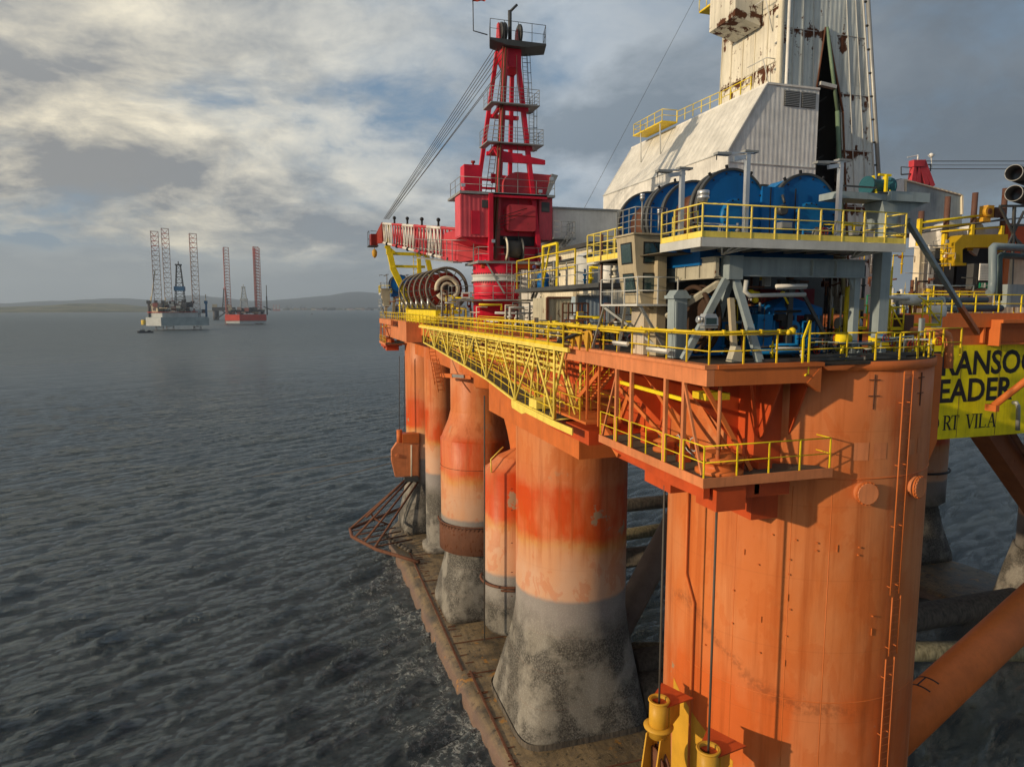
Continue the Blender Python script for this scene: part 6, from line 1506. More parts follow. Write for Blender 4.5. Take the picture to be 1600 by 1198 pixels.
# luffing ropes
for k, (t_, tx, tz) in enumerate(((.985, 18.3, 62.2), (.975, 18.45, 62.0), (.955, 18.6, 61.7), (.945, 18.7, 61.4), (.93, 18.75, 60.9), (.915, 18.7, 60.0), (.905, 18.65, 59.7))):
    part('luffing_rope', MB().tube(bp_(t_, 1, 0)+V((.1*(k % 2), 0, .6)), (tx, 63.4, tz), .034, 5), M['rope'], cr)
part('hoist_rope', MB().tube((19.9, 62.2, 44), (19.9, 62.8, 61), .03, 5), M['rope'], cr)
ds = thing('dark_stair', 'dark open stair leaning against the crane pedestal walkway', 'stairs', (22, 61, 38.7))
stair(ds, (21.3, 61.6, 38.7), (22.5, 61.6, 41.6), .9, M['dark_steel'], (0, 1, 0), 9, M['dark_steel'])
part('floor', MB().box(20.5, 23.4, 61.4, 62.6, 38.5, 38.66), M['dark_steel'], ds)
for k, (x, mt, w, lab) in enumerate(((20.9, 'cream_y', .9, 'cream locker standing right of the crane pedestal foot'), (21.9, 'yellow', .5, 'yellow bin right of the crane pedestal foot'))):
    solo('deck_locker', MB().box(x, x+w, 60.2, 61.0, 36.1, 38.0), M[mt], lab, 'locker')

# ------------------------------------------------------------------ boom rest
t = thing('boom_rest', 'bright yellow frame holding up the tip end of the lattice boom', 'boom rest', (14, 93, 36)); Y_ = M['yellow_clean']
def by(px, py, y=93): return at(px, py, y=y)
for p, q, w in (((606, 362), (607, 398), .55), ((610, 396), (665, 398), .40), ((613, 416), (664, 417), .34), ((609, 396), (614, 418), .7), ((613, 417), (638, 470), .75), ((666, 396), (674, 432), .6), ((654, 398), (656, 436), .5)):
    part('frame_member', MB().beam(by(*p), by(*q), w), Y_, t)
part('frame_member', MB().beam(by(610, 396, 96), by(665, 398, 96), .4).beam(by(638, 470), by(640, 500), .7).beam(by(674, 432), by(678, 490), .6).beam(by(656, 436), by(656, 490), .5), Y_, t)
part('saddle', MB().beam(by(602, 384), by(616, 396), .5).beam(by(607, 362), by(607, 350, 93), .4), Y_, t)
ladder(t, tuple(by(649, 436)), tuple(by(649, 400)), .5, M['yellow_pale'], (1, 0, 0), .5, .05)
# hose reels
hr = thing('hose_reel', 'huge ringed hose reel, red spoked end with pale coiled hose, beyond the crane pedestal', 'reel', (15.6, 80, 37.6))
for k in range(6):
    y = 73+k*3.9; x = 15.25-.03*k; rad = 2.25
    mb = MB().arc((x, y, 39.9), rad, 0, 360, 'y', .13, 40, 6).arc((x, y+.35, 39.9), rad-.08, 0, 360, 'y', .08, 40, 5); rg = part('reel_rim', mb, M['hose'], hr)
    mb = MB()
    for q in range(12): a = 2*math.pi*q/12; mb.beam((x+.5*math.cos(a), y, 39.9+.5*math.sin(a)), (x+rad*math.cos(a), y, 39.9+rad*math.sin(a)), .09)
    part('spokes', mb, M['hose'], rg)
    part('reel_disc', MB().lathe((x, y+.3, 39.9), 'y', [(1.75, 0), (1.75, .15)], 36), M['reel_red'], rg)
part('core', MB().lathe((15.2, 73.4, 39.9), 'y', [(1.2, 0), (1.2, 19.5)], 32), M['dark_steel'], hr)
mb = MB().arc((15.25, 72.8, 39.9), 1.15, -150, 190, 'y', .25, 36, 10).arc((15.25, 72.75, 39.85), .62, 20, 260, 'y', .18, 24, 8); part('coiled_hose', mb, M['cream_y'], hr)
part('hub', MB().lathe((15.25, 72.5, 39.9), 'y', [(.35, 0), (.35, .5)], 20), M['black'], hr)
part('cradle', MB().box(13.9, 16.8, 72.5, 94, 37.2, 37.6).box(13.9, 14.2, 72.5, 94, 36.1, 37.2), M['yellow_clean'], hr)
mb = MB()
for k in range(6): mb.tube((13.4, 74+k*3.9, 37.8), (13.4, 74+k*3.9, 38.9), .16, 8)
part('roller', mb, M['alum'], hr)
rr = thing('pipe_gantry', 'yellow pipe rack with thin dark pipes below the hose reel', 'pipework', (14, 85, 36))
for k in range(5): part('pipe', MB().tube((13.3+.35*k, 72, 36.3+.18*k), (13.3+.35*k, 96, 36.6+.18*k), .08, 8), YC if k % 2 else M['yellow_clean'], rr)
rail(rr, [(13.1, 76, 36.05), (13.1, 97, 36.05)], 1.1, 2.4, M['yellow_clean'], .05)
# ------------------------------------------------------------------ far corner station (mirror of the near one, simplified)
fw_ = thing('far_winch_platform', 'far corner winch deck with yellow rails left of the boom rest', 'platform', (16, 118, 36))
mb = MB().box(13.1, 21.7, 116.7, 119.6, 40.0, 40.3); part('floor', mb, M['light_grey'], fw_)
rail(fw_, [(13.1, 116.7, 40.3), (13.1, 119.6, 40.3)], 1.2, 1.0, M['yellow_clean'], .05); rail(fw_, [(13.1, 116.7, 40.3), (21.7, 116.7, 40.3)], 1.2, 1.1, M['yellow_clean'], .05, toe=.3)
for x in (13.9, 15.2, 17.2, 20.8): part('column', MB().beam((x, 117.8, 36.05), (x+(.4 if x < 16 else 0), 118, 40), .45), M['beige'], fw_)
winch('drum_winch', 16.0, 114.5, 41.7, 'small distant blue winch drums beyond the boom rest')
for x in (14.2, 17.6): lamp_post((x, 116.9, 40.3), 3.0, 'distant T-shaped lamp post at the far corner station, %s blue drums' % ('left of the' if x < 16 else 'above the'))
fr = thing('far_deck_guardrail', 'yellow guardrail on the far corner deck edge', 'railing', (13.3, 110, 36))
rail(fr, [(13.3, 98, 36.0), (13.3, 119.8, 36.0)], 1.1, 2.2, M['yellow'], .05)
ff = part('fascia_beam', MB().box(13.1, 13.4, 104, 120, 35.2, 35.99).box(13.1, 18, 119.7, 120, 35.2, 35.99), M['orange_pale'], hull)
t = thing('red_ladder', 'orange caged ladder hanging down between the fourth and fifth columns', 'ladder', (13.4, 76, 30))
ladder(t, tuple(at(684, 600, y=76)), tuple(at(672, 530, y=80)), .8, M['orange'], (1, .3, 0), .5, .06)
ladder(t, tuple(at(690, 612, y=74)), tuple(at(680, 560, y=76)), .8, M['orange'], (1, .3, 0), .5, .06)
t = thing('hanging_boom', 'grey arm sticking out of the orange deck side under the truss', 'arm', (14, 72, 33))
part('arm', MB().beam(at(690, 586, y=78), at(738, 589, y=72), .45), M['orange'], t); part('arm_end', MB().beam(at(700, 586, y=77), at(728, 588, y=73), .6, .35), ST, t)

# ------------------------------------------------------------------ mooring gear
def fairlead(c, s, label, ang=0):
    """guide tube with collar on a bracket plate, swivelling sheave cheeks below; c = tube top centre, ang = direction to column"""
    t = thing('fairlead', label, 'fairlead', c); x, y, z = c; OC = M['ochre']; ux, uy = math.cos(R(ang)), math.sin(R(ang))
    L = 1.1*s
    mb = MB(); n = 36; k0 = len(mb.v)
    for rr_, zz_ in ((.40*s, z), (.34*s, z), (.33*s, z-1.6*s), (.40*s, z-1.6*s)):
        for i in range(n): a = 2*math.pi*i/n; mb.v.append(V((x+rr_*math.cos(a), y+rr_*math.sin(a), zz_)))
    for m_ in range(4):
        for i in range(n): j = (i+1) % n; o = k0+m_*n; p_ = k0+((m_+1) % 4)*n; mb.face((o+i, o+j, p_+j, p_+i), m_ in (1, 3))
    part('guide_tube', mb, OC, t)
    part('collar', MB().arc((x, y, z-.03), .41*s, 0, 360, 'z', .045*s, 36, 6).lathe((x, y, z-1.25*s), 'z', [(.41*s, 0), (.60*s, .03), (.62*s, .10), (.41*s, .14)], 36, False), OC, t)
    px_, py2 = -uy*.42*s, ux*.42*s
    a = V((x+ux*.2*s, y+uy*.2*s, z-.25*s)); b = a+V((ux, uy, 0))*L
    mb = MB().prism([a+V((px_, py2, 0)), b+V((px_*1.6, py2*1.6, 0)), b+V((px_*1.6, py2*1.6, -.95*s)), a+V((px_, py2, -.95*s))], (-2*px_*.98, -2*py2*.98, 0)); part('bracket_box', mb, OC, t)
    mb = MB().prism([(x+px_*.95, y+py2*.95, z-.2*s), (x-px_*.95, y-py2*.95, z-.2*s), b+V((-px_*1.9, -py2*1.9, .09*s)), b+V((px_*1.9, py2*1.9, .09*s))], (0, 0, .05)); part('top_plate', mb, M['red_orange'], t)
    for sg in (-1, 1):
        o = V((px_, py2, 0))*sg*.75
        q = [(x-ux*.35*s, y-uy*.35*s, z-1.5*s), (x+ux*.35*s, y+uy*.35*s, z-1.5*s), (x+ux*.5*s, y+uy*.5*s, z-4.2*s), (x-ux*.9*s, y-uy*.9*s, z-4.2*s)]
        part('cheek_plate', MB().prism([V(p)+o for p in q], V((px_, py2, 0)).normalized()*.06*s*sg), OC, t)
    part('sheave', MB().lathe((x-.16*s, y, z-3.0*s), 'x', [(.85*s, 0), (.85*s, .08*s), (.68*s, .14*s), (.68*s, .20*s), (.85*s, .26*s), (.85*s, .33*s)], 36), M['rusty'], t)
    return t
def rope(p, q, label, cat='rope', r=.045): return solo('wire_rope', MB().tube(p, q, r, 8), M['rope'], label, cat)
RY = 20.75; r2 = at(1107, 1168, y=RY); fairlead((r2.x, RY, r2.z), 1.02, 'nearest yellow fairlead tube at the bottom edge of the photo, rope dropping into it', 25)
r1 = at(1030, 1092, y=23.7); fairlead((r1.x, 23.7, r1.z), 1.0, 'yellow fairlead with sheave cheeks on the left flank of the nearest column', 25)
rope((r2.x, RY, r2.z-.8), (r2.x, RY, 31.0), 'dark wire rope in front of the nearest column, right one of the pair')
rope((r1.x, 23.7, r1.z-.8), (r1.x-.0, 23.7, 30.9), 'dark wire rope left of the nearest column against the water')
rope(at(757, 1000, y=58), at(757, 618, y=58), 'long dark wire rope hanging between the second and third columns', r=.07)
# big far fairlead on the farthest column
t = thing('far_fairlead', 'boxy orange fairlead with two tubes on the side of the farthest column', 'fairlead', (15.5, 109, 9))
pts = [at(p[0], p[1], y=109) for p in ((620, 692), (655, 690), (655, 745), (618, 745), (612, 720), (612, 704))]
part('cheek_plate', MB().prism(pts, (0, 1.0, 0)), M['orange_pale'], t)
part('top_box', MB().prism([at(629, 678, y=108.8), at(655, 677, y=108.8), at(655, 692, y=108.8), at(629, 692, y=108.8)], (0, 1.6, 0)), M['orange'], t)
c = at(624, 676, y=109.5); part('guide_tube', MB().lathe((c.x, c.y, c.z-1.9), 'z', [(.45, 0), (.45, 2.4)], 20), M['orange'], t)
part('sheave', MB().lathe((at(618, 712, y=110).x+.3, 110, at(618, 712, y=110).z), 'y', [(1.0, -.5), (1.0, .5)], 30), M['red_orange'], t)
part('pin', MB().lathe((at(621, 712, y=109).x, 108.8, at(621, 712, y=109).z), 'y', [(.3, 0), (.3, .3)], 16), M['orange_pale'], t)
part('side_rod', MB().tube(at(643, 695, y=108.7), at(643, 748, y=108.7), .13, 8), M['cream_y'], t)
for k, px in enumerate((624, 632)):
    rope(at(px, 672, y=109.5), at(px, 556, y=109.5), 'thin wire rope running down to the far fairlead, %s one' % ('left' if k == 0 else 'right'), r=.05)
for k, (p, q) in enumerate((((614, 712), (395, 745)), ((616, 722), (470, 760)))):
    a = at(*p, y=109); b_ = V((-60+18*k, 128, -.2))
    rope(a, at(q[0], q[1], z=.15), 'mooring line slanting from the far fairlead into the sea, %s' % ('upper rust coloured one' if k == 0 else 'lower dark one'), r=.06)
# anchor rack
ar = thing('anchor_rack', 'rusty triangular anchor rack of bent tubes sticking out over the water', 'anchor rack', (10, 103, 2)); RU = M['rusty']
P = lambda px, py, z: at(px, py, z=z)
e0, e1, e2, e3, e4 = P(622, 800, 3.2), P(547, 826, 2.6), P(550, 838, 2.3), P(588, 858, 2.0), P(655, 878, 1.5)
part('bumper_tube', MB().pipe([e0+V((.5, 2, 0)), e1, e2, e3, P(625, 869, 1.7), e4], .26, 10), RU, ar)
apex = [at(634, 749, y=108.6), at(638, 750, y=108.8), at(645, 751, y=108.6), at(653, 753, y=108.4)]
for ap, tgt in zip(apex, (e1, P(554, 840, 2.3), P(568, 848, 2.1), P(584, 857, 2.0))): part('strut', MB().tube(ap, tgt, .17, 8), RU, ar)
part('strut', MB().tube(apex[0], P(572, 808, 4.6), .2, 8), RU, ar)
part('cross_tube', MB().pipe([P(580, 802, 5.0), P(583, 808, 4.5), P(592, 814, 4.1), P(610, 820, 3.4), P(612, 812, 3.4)], .15, 8), RU, ar)
for k in range(5):
    a = e1.lerp(e3, (k+.5)/5); part('cross_tube', MB().tube(a, a+V((6.3, 3.0, -.4)), .11, 8), RU, ar)
part('hinge_block', MB().cbox(at(642, 747, y=109), 2.2, 1.6, .8), M['dark_steel'], ar)
mb = MB()
for k in range(9): a = P(600+5*k, 836+3*k, 1.6); mb.ball(a, .45, 8, .6)
part('chain_heap', mb, M['weed_dark'], ar)

# ------------------------------------------------------------------ right-hand deck
rd = thing('forward_guardrail', 'yellow guardrail along the forward deck edge above the yellow sign', 'railing', (50, 39.8, 37.2))
rail(rd, [(40, 39.75, 37.55), (66, 39.75, 37.55)], 1.35, 2.35, M['yellow_clean'], .045)
part('curb', MB().box(38, 70, 39.7, 40.1, 37.2, 37.5), M['orange'], rd)
rail(rd, [(48, 42.4, 37.3), (66, 42.4, 37.3)], 1.9, 2.4, M['yellow'], .04)
for k, (z, r, x0_, x1_, lab) in enumerate(((38.5, .22, 44.0, 51.6, 'upper dark blue pipe running behind the forward guardrail'), (37.85, .26, 45.5, 53.2, 'lower dark blue pipe running behind the forward guardrail'))):
    solo('deck_pipe', MB().tube((x0_, 40.6, z), (x1_, 40.6, z), r, 14).tube((x0_+3, 40.6, z), (x0_+3.2, 40.6, z), r*1.35, 14), paint('pipe_blue%d' % k, (.07, .11, .15), .45, rust=.25), lab, 'pipe')
pg = paint('pipe_grey_blue', (.17, .22, .25), .4, rust=.15)
solo('bent_pipe', MB().pipe([at(1545, 458, y=40.8), at(1549, 456, y=40.8), at(1551, 440, y=40.8), at(1551, 388, y=40.8), at(1554, 385, y=40.8), at(1640, 390, y=40.8)], .30, 14), pg, 'fat grey pipe bending from the deck up and off to the right', 'pipe')
solo('bent_pipe', MB().pipe([at(1560, 470, y=41.4), at(1561, 402, y=41.4), at(1565, 399, y=41.4), at(1640, 404, y=41.4)], .26, 12), paint('pipe_dark_teal', (.06, .10, .11), .4, rust=.25), 'dark teal pipe just right of the fat grey pipe', 'pipe')
def q2(px, py, y): v = at(px, py, y=y); return v.x, v.z
def pbox(px0, py0, px1, py1, y, dep):
    a = at(px0, py1, y=y); b = at(px1, py0, y=y); return MB().box(a.x, b.x, y, y+dep, a.z, b.z)
cw = thing('cream_module', 'long cream and white module behind the forward rail under the brown posts', 'deckhouse', (50, 47, 37))
a = at(1428, 468, y=47); b_ = at(1640, 372, y=47)
part('wall', MB().box(a.x, b_.x, 47, 47.3, 37.2, b_.z), M['cream'], cw)
a = at(1436, 372, y=46.8); b_ = at(1560, 358, y=46.8); part('top_tank', MB().prism([(a.x, 46.6, at(1440, 385, y=46.6).z), (b_.x+4, 46.6, at(1600, 370, y=46.6).z), (b_.x+4, 46.6, at(1600, 348, y=46.6).z), (a.x, 46.6, at(1440, 362, y=46.6).z)], (0, 1.2, 0)), M['white'], cw)
mb = MB()
for px in (1480, 1522): c = at(px, 364, y=46.3); mb.lathe((c.x, 46.0, c.z), 'y', [(.9, 0), (.9, 1.2)], 10); mb.prism([(c.x-.8, 46.1, c.z-.5), (c.x+.8, 46.1, c.z-.5), (c.x+.3, 46.1, c.z-2.0), (c.x-.3, 46.1, c.z-1.7)], (0, 1, 0))
part('saddle', mb, M['white'], cw)
part('grey_bay', pbox(1455, 387, 1492, 450, 46.2, .7), M['steel'], cw); part('grey_bay', pbox(1458, 405, 1492, 452, 46.0, .15), M['dark_steel'], cw)
part('opening', pbox(1493, 388, 1552, 450, 46.4, .5), M['black'], cw)
part('white_column', pbox(1434, 385, 1446, 450, 46.0, .6), M['cream'], cw); part('white_column', pbox(1449, 384, 1462, 450, 46.0, .5), M['light_grey'], cw)
solo('yellow_duct', MB().prism([(*(lambda v: (v.x, 44, v.z))(at(px, py, y=44)),) for px, py in ((1492, 415), (1492, 380), (1505, 367), (1575, 366), (1575, 386), (1508, 387), (1504, 390), (1504, 411), (1510, 411), (1510, 415))], (0, 1.3, 0)), paint('duct_yellow', (.42, .27, .008), .45, rust=.12), 'dull yellow square duct bending down in front of the white module', 'duct')
nb = thing('notice_board', 'white notice board with rows of small grey marks beside the fat grey pipe', 'notice board', at(1539, 425, y=42.6)); 
part('board', pbox(1530, 412, 1547, 438, 42.6, .08), M['white'], nb)
mb = MB(); a = at(1531.5, 436, y=42.55); b_ = at(1545.5, 414, y=42.55)
for i in range(9):
    for j in range(5): x = a.x+(b_.x-a.x)*(j+.1)/5; z = a.z+(b_.z-a.z)*(i+.2)/9; mb.box(x, x+.10, 42.57, 42.6, z, z+.03)
part('marks', mb, M['steel'], nb)
es = thing('exit_sign', 'green emergency exit sign with white running figure and arrow under the notice board', 'sign', at(1537, 446, y=42.5))
part('plate', pbox(1530, 442, 1546, 450, 42.5, .05), M['green'], es)
c = at(1534.5, 446, y=42.47); mb = MB()
mb.tube((c.x, 42.47, c.z+.16), (c.x, 42.48, c.z+.16), .045, 10).beam((c.x-.02, 42.48, c.z+.1), (c.x+.02, 42.48, c.z-.04), .07, .01, (0, 1, 0)).beam((c.x+.02, 42.48, c.z-.04), (c.x+.12, 42.48, c.z-.15), .04, .01, (0, 1, 0)).beam((c.x+.02, 42.48, c.z-.04), (c.x-.1, 42.48, c.z-.14), .04, .01, (0, 1, 0))
mb.box(c.x+.22, c.x+.40, 42.47, 42.49, c.z-.18, c.z+.2).beam((c.x+.5, 42.48, c.z), (c.x+.68, 42.48, c.z), .05, .01, (0, 1, 0)).prism([(c.x+.68, 42.47, c.z+.08), (c.x+.68, 42.47, c.z-.08), (c.x+.8, 42.47, c.z)], (0, .01, 0))
part('pictogram', mb, M['white'], es)
solo('glass_locker', pbox(1519, 412, 1530, 452, 43, .6), M['dark_steel'], 'grey framed locker just left of the notice board', 'locker')
solo('grey_cabinet', pbox(1572, 445, 1640, 480, 42, 1.2), M['grey'], 'pale grey cabinet behind the rail at the right edge of the photo', 'cabinet')
solo('orange_panel', pbox(1566, 400, 1578, 452, 45.4, .3), M['orange'], 'orange upright panel behind the dark teal pipe', 'panel')
solo('orange_panel', pbox(1572, 352, 1640, 400, 45.6, .3), M['red_orange'], 'orange red wall panel under the black exhaust pipes', 'panel')
for k, (px, t0, b0, lab) in enumerate(((1438, 330, 362, 'short brown post left of the row above the cream module'), (1476, 307, 385, 'brown post second from left above the cream module'), (1519, 301, 370, 'brown post third from left, tallest against the sky'), (1565, 294, 372, 'brown post rightmost, beside the black lattice tower'))):
    a = at(px, b0, y=45.4); b_ = at(px, t0, y=45.4); t = thing('brown_post', lab, 'post', (a.x, 45.4, a.z), 'brown posts along the module top')
    part('pipe', MB().tube(a, (a.x, 45.4, b_.z), .23, 12), M['brown_post'], t)
    part('yellow_bracket', MB().beam((a.x-.35, 45.2, a.z-1.2), (a.x-.35, 45.2, a.z+1.0), .3), M['yellow'], t)
rg = thing('long_yellow_pipes', 'yellow and grey pipes running along above the module to the yellow motor', 'pipework', (48, 45, 43))
for (p, q, r, mt) in (((1436, 348), (1540, 336), .10, 'yellow_clean'), ((1430, 358), (1515, 350), .10, 'yellow'), ((1428, 366), (1570, 342), .06, 'dark_steel'), ((1430, 360), (1600, 340), .07, 'steel'), ((1470, 362), (1560, 355), .08, 'yellow')):
    part('pipe', MB().tube(at(*p, y=45.2), at(*q, y=45.2), r, 8), M[mt], rg)
ym = thing('yellow_motor', 'ochre yellow winch motor with a round end plate on the pipes', 'motor', at(1550, 335, y=45))
c = at(1541, 331, y=45)
part('end_plate', MB().lathe((c.x, 44.7, c.z), 'y', [(.42, 0), (.45, .05), (.45, .3)], 24), M['ochre'], ym)
part('body', pbox(1543, 321, 1554, 340, 44.9, .8), M['ochre'], ym); part('body', pbox(1554, 325, 1574, 338, 45.0, .8), M['brown_post'], ym)
part('inner_wheel', MB().lathe((c.x, 44.64, c.z), 'y', [(.25, 0), (.25, .06)], 16), M['rusty'], ym)
part('feet', pbox(1536, 340, 1548, 346, 44.9, .6), M['ochre'], ym)
# exhaust pipes and lattice
for k, (py, lab) in enumerate(((270, 'big black exhaust pipe mouth at the right edge, upper of two'), (302, 'big black exhaust pipe mouth at the right edge, lower of two'))):
    c = at(1584, py, y=42); t = thing('exhaust_pipe', lab, 'exhaust', c, 'black exhaust pipes'); mb = MB(); n = 36; k0 = 0; d_ = V((.93, .36, 0)); a_ = V((-.36, .93, 0))
    for rr_, L in ((.64, 0), (.56, 0), (.54, 4), (.66, 4)):
        for i in range(n): th = 2*math.pi*i/n; mb.v.append(c+d_*L+(a_*math.cos(th)+V((0, 0, 1))*math.sin(th))*rr_)
    for m_ in range(3):
        for i in range(n): j = (i+1) % n; mb.face((m_*n+i, m_*n+j, (m_+1)*n+j, (m_+1)*n+i), True)
    for i in range(n): j = (i+1) % n; mb.face((3*n+i, 3*n+j, j, i), True)
    part('pipe', mb, M['black'], t)
    part('rim', MB().add and (lambda m: (m.pipe([c+d_*.02+(a_*math.cos(2*math.pi*i/28)+V((0, 0, 1))*math.sin(2*math.pi*i/28))*.62 for i in range(29)], .035, 5), m)[1])(MB()), M['steel'], t)
lt = thing('lattice_tower', 'black lattice stand carrying the exhaust pipes at the right edge', 'tower', at(1590, 450, y=42))
for p, q, w in (((1585, 322), (1580, 450), .2), ((1562, 322), (1600, 400), .16), ((1600, 330), (1562, 410), .14), ((1562, 322), (1640, 322), .18), ((1580, 352), (1640, 352), .16), ((1590, 375), (1640, 430), .13), ((1640, 415), (1570, 470), .14), ((1612, 322), (1612, 470), .2)):
    part('member', MB().beam(at(*p, y=42.8), at(*q, y=42.8), w), M['dark_steel'], lt)
# grey-white wedge house and the distant second crane head
t = thing('wedge_house', 'pale grey house with a slanting roof right of the derrick', 'building', at(1455, 350, y=58))
pts = [at(px, py, y=58) for px, py in ((1408, 365), (1408, 279), (1415, 281), (1503, 305), (1503, 350), (1480, 365))]
part('front_wall', MB().prism(pts, (0, 6, 0)), M['grey'], t)
part('corner_trim', MB().beam(at(1414, 281, y=57.9), at(1414, 300, y=57.9), .25).beam(at(1503, 305, y=57.9), at(1503, 335, y=57.9), .2).beam(at(1414, 281, y=57.9), at(1503, 305, y=57.9), .14), M['cream'], t)
part('side_panel', MB().prism([at(px, py, y=57.8) for px, py in ((1390, 300), (1390, 285), (1413, 279), (1413, 300))], (0, .1, 0)), M['white_y'], t)
t = thing('far_crane_head', 'red head of a second crane poking up behind the wedge roof, wires to the right', 'crane', at(1440, 290, y=95))
def F_(px, py): return at(px, py, y=95)
for p, q in (((1424, 285), (1430, 252)), ((1432, 290), (1432, 252)), ((1455, 292), (1440, 252)), ((1446, 290), (1434, 252))): part('leg', MB().beam(F_(*p), F_(*q), .9), M['crane_rust'], t)
part('head', MB().beam(F_(1424, 256), F_(1441, 256), 1.1), M['crane_rust'], t)
part('platform', MB().beam(F_(1408, 273), F_(1424, 272), .2).beam(F_(1408, 273), F_(1408, 261), .12).beam(F_(1408, 261), F_(1424, 262), .12).beam(F_(1440, 268), F_(1454, 267), .2).beam(F_(1454, 267), F_(1454, 257), .12).beam(F_(1440, 258), F_(1454, 257), .12), M['dark_steel'], t)
part('antenna', MB().tube(F_(1434, 252), F_(1434, 242), .12, 6).tube(F_(1418, 246), F_(1434, 243), .08, 5).tube(F_(1456, 262), F_(1455, 245), .08, 5).ball(F_(1455, 243), .4, 8).beam(F_(1450, 243), F_(1461, 242), .12), M['white'], t)
for py0, py1, r in ((252, 252, .07), (258, 258.5, .045), (264, 264.5, .07)): part('wire', MB().tube(F_(1442, py0), F_(1700, py1), r, 5), M['rope'], t)
t = thing('guy_wires', 'very thin wires crossing the sky left of the derrick', 'wire', at(1000, 200, y=75))
part('wire', MB().tube(at(1095, -20, y=70), at(900, 350, y=80), .02, 4), M['rope'], t)
# ------------------------------------------------------------------ rigs and boats far off
FAR = {k: paint('far_'+k, c, .6, rust=.1, scale=.15) for k, c in dict(white=(.42, .45, .46), blue=(.27, .33, .35), red=(.48, .05, .03), legs=(.33, .25, .23), dark=(.07, .07, .075), tan=(.40, .36, .27), redleg=(.34, .12, .10), yellow=(.60, .42, .03), navy=(.01, .015, .03), blueband=(.03, .12, .25)).items()}
def gp(px, D): x, y = pol(px, D); return V((x, y, 0))
def latt(parent, base, top_z, w, mt, r, nb, name='leg', redtop=True, z0=-3):
    """triangular open-truss leg"""
    mb = MB(); c = [V((base.x+w*.58*math.cos(R(a)), base.y+w*.58*math.sin(R(a)), 0)) for a in (250, 10, 130)]
    red = MB(); H_ = top_z-z0
    for p in c: mb.tube(p+V((0, 0, z0)), p+V((0, 0, top_z)), r, 5)
    for k in range(nb+1):
        z = z0+H_*k/nb; tgt = red if (redtop and k >= nb-3 and k < nb) else mb
        for i in range(3):
            a, b = c[i]+V((0, 0, z)), c[(i+1) % 3]+V((0, 0, z)); tgt.tube(a, b, r*.6, 4)
            if k < nb:
                z2 = z+H_/nb; m_ = (a+b)/2; m_.z = z
                tgt2 = red if (redtop and k >= nb-4) else mb
                tgt2.tube(V((m_.x, m_.y, z)), V((a.x, a.y, z2)), r*.42, 4).tube(V((m_.x, m_.y, z)), V((b.x, b.y, z2)), r*.42, 4)
    L = part(name, mb, mt, parent); 
    if red.v: part('red_bays', red, FAR['red'], L)
    return L
def far_derrick(parent, c, z0, z1, w0, w1, mt, clad=None, r=.4):
    mb = MB(); n = 7
    def q(t, i): w = w0+(w1-w0)*t; return V((c.x+w/2*(-1, 1, 1, -1)[i], c.y+w/2*(-1, -1, 1, 1)[i], z0+(z1-z0)*t))
    for i in range(4):
        mb.tube(q(0, i), q(1, i), r, 5)
        for k in range(n): mb.tube(q(k/n, i), q(k/n, (i+1) % 4), r*.6, 4).tube(q(k/n, i), q((k+1)/n, (i+1) % 4), r*.5, 4)
    d_ = part('derrick', mb, mt, parent)
    part('crown', MB().cbox((c.x, c.y, z1+1.2), w1*1.5, w1*1.5, 2.4).tube((c.x, c.y, z1+2), (c.x, c.y, z1+7), .8, 6), FAR['red'] if clad is None else mt, d_)
    if clad: part('wind_wall', MB().cbox((c.x, c.y, z0+(z1-z0)*.42), w0*1.0, w0*1.0, (z1-z0)*.11), clad, d_)
    return d_
# jack-up 1
D1 = 1254; o = gp(277, D1); rtv = (gp(320, D1)-gp(235, D1)).normalized(); fwv = V((-rtv.y, rtv.x, 0))
def L1(a, b, z=0): v = o+rtv*a+fwv*b; v.z = z; return v
j1 = thing('jackup_rig', 'grey-blue jack-up rig with three tall lattice legs, left of the red-hulled rig', 'jack-up rig', tuple(o))
part('hull', MB().prism([L1(-46, 10, 7.5), L1(-46, -10, 7.5), L1(-24, -32, 7.5), L1(46, -24, 7.5), L1(46, 26, 7.5), L1(-20, 34, 7.5)], (0, 0, 13.5)), FAR['blue'], j1)
part('upper_hull', MB().prism([L1(-43, 12, 21), L1(-43, -6, 21), L1(-22, -28, 21), L1(30, -22, 21), L1(34, 24, 21), L1(-20, 30, 21)], (0, 0, 7)), FAR['white'], j1)
part('hull_stripe', MB().prism([L1(-46.3, 10, 7.4), L1(-46.3, -10.3, 7.4), L1(-24.2, -32.3, 7.4), L1(-24, -31, 7.4)], (0, 0, 13)), FAR['white'], j1)
part('accommodation', MB().prism([L1(-40, -8, 28), L1(-28, -22, 28), L1(-18, -12, 28), L1(-30, 4, 28)], (0, 0, 13)), FAR['tan'], j1)
mb = MB(); n = 10; k0 = mb.add([L1(-9+17*math.cos(2*math.pi*i/n), -24+14*math.sin(2*math.pi*i/n), 35) for i in range(n)]+[L1(-9+17*math.cos(2*math.pi*i/n), -24+14*math.sin(2*math.pi*i/n), 36) for i in range(n)])
mb.face([k0+i for i in range(n)][::-1]); mb.face([k0+n+i for i in range(n)])
for i in range(n): mb.face((k0+i, k0+(i+1) % n, k0+n+(i+1) % n, k0+n+i))
part('helideck', mb, FAR['tan'], j1)
rj = random.Random(11)
for k in range(88):
    a, b = rj.uniform(-36, 40), rj.uniform(-20, 18); s_ = rj.uniform(2.5, 8); mb = MB().cbox(L1(a, b, 28+s_*.3+rj.uniform(0, 17)*(a < 25)), s_, s_, s_*.9); part('deck_module', mb, FAR[rj.choice(['white', 'tan', 'dark', 'dark', 'white', 'legs', 'redleg'])], j1)
for a, b, zt in ((-29, -6, 157), (-14, 22, 165), (27, 4, 157)): latt(j1, L1(a, b), zt, 12.5, FAR['legs'], .5, 21)
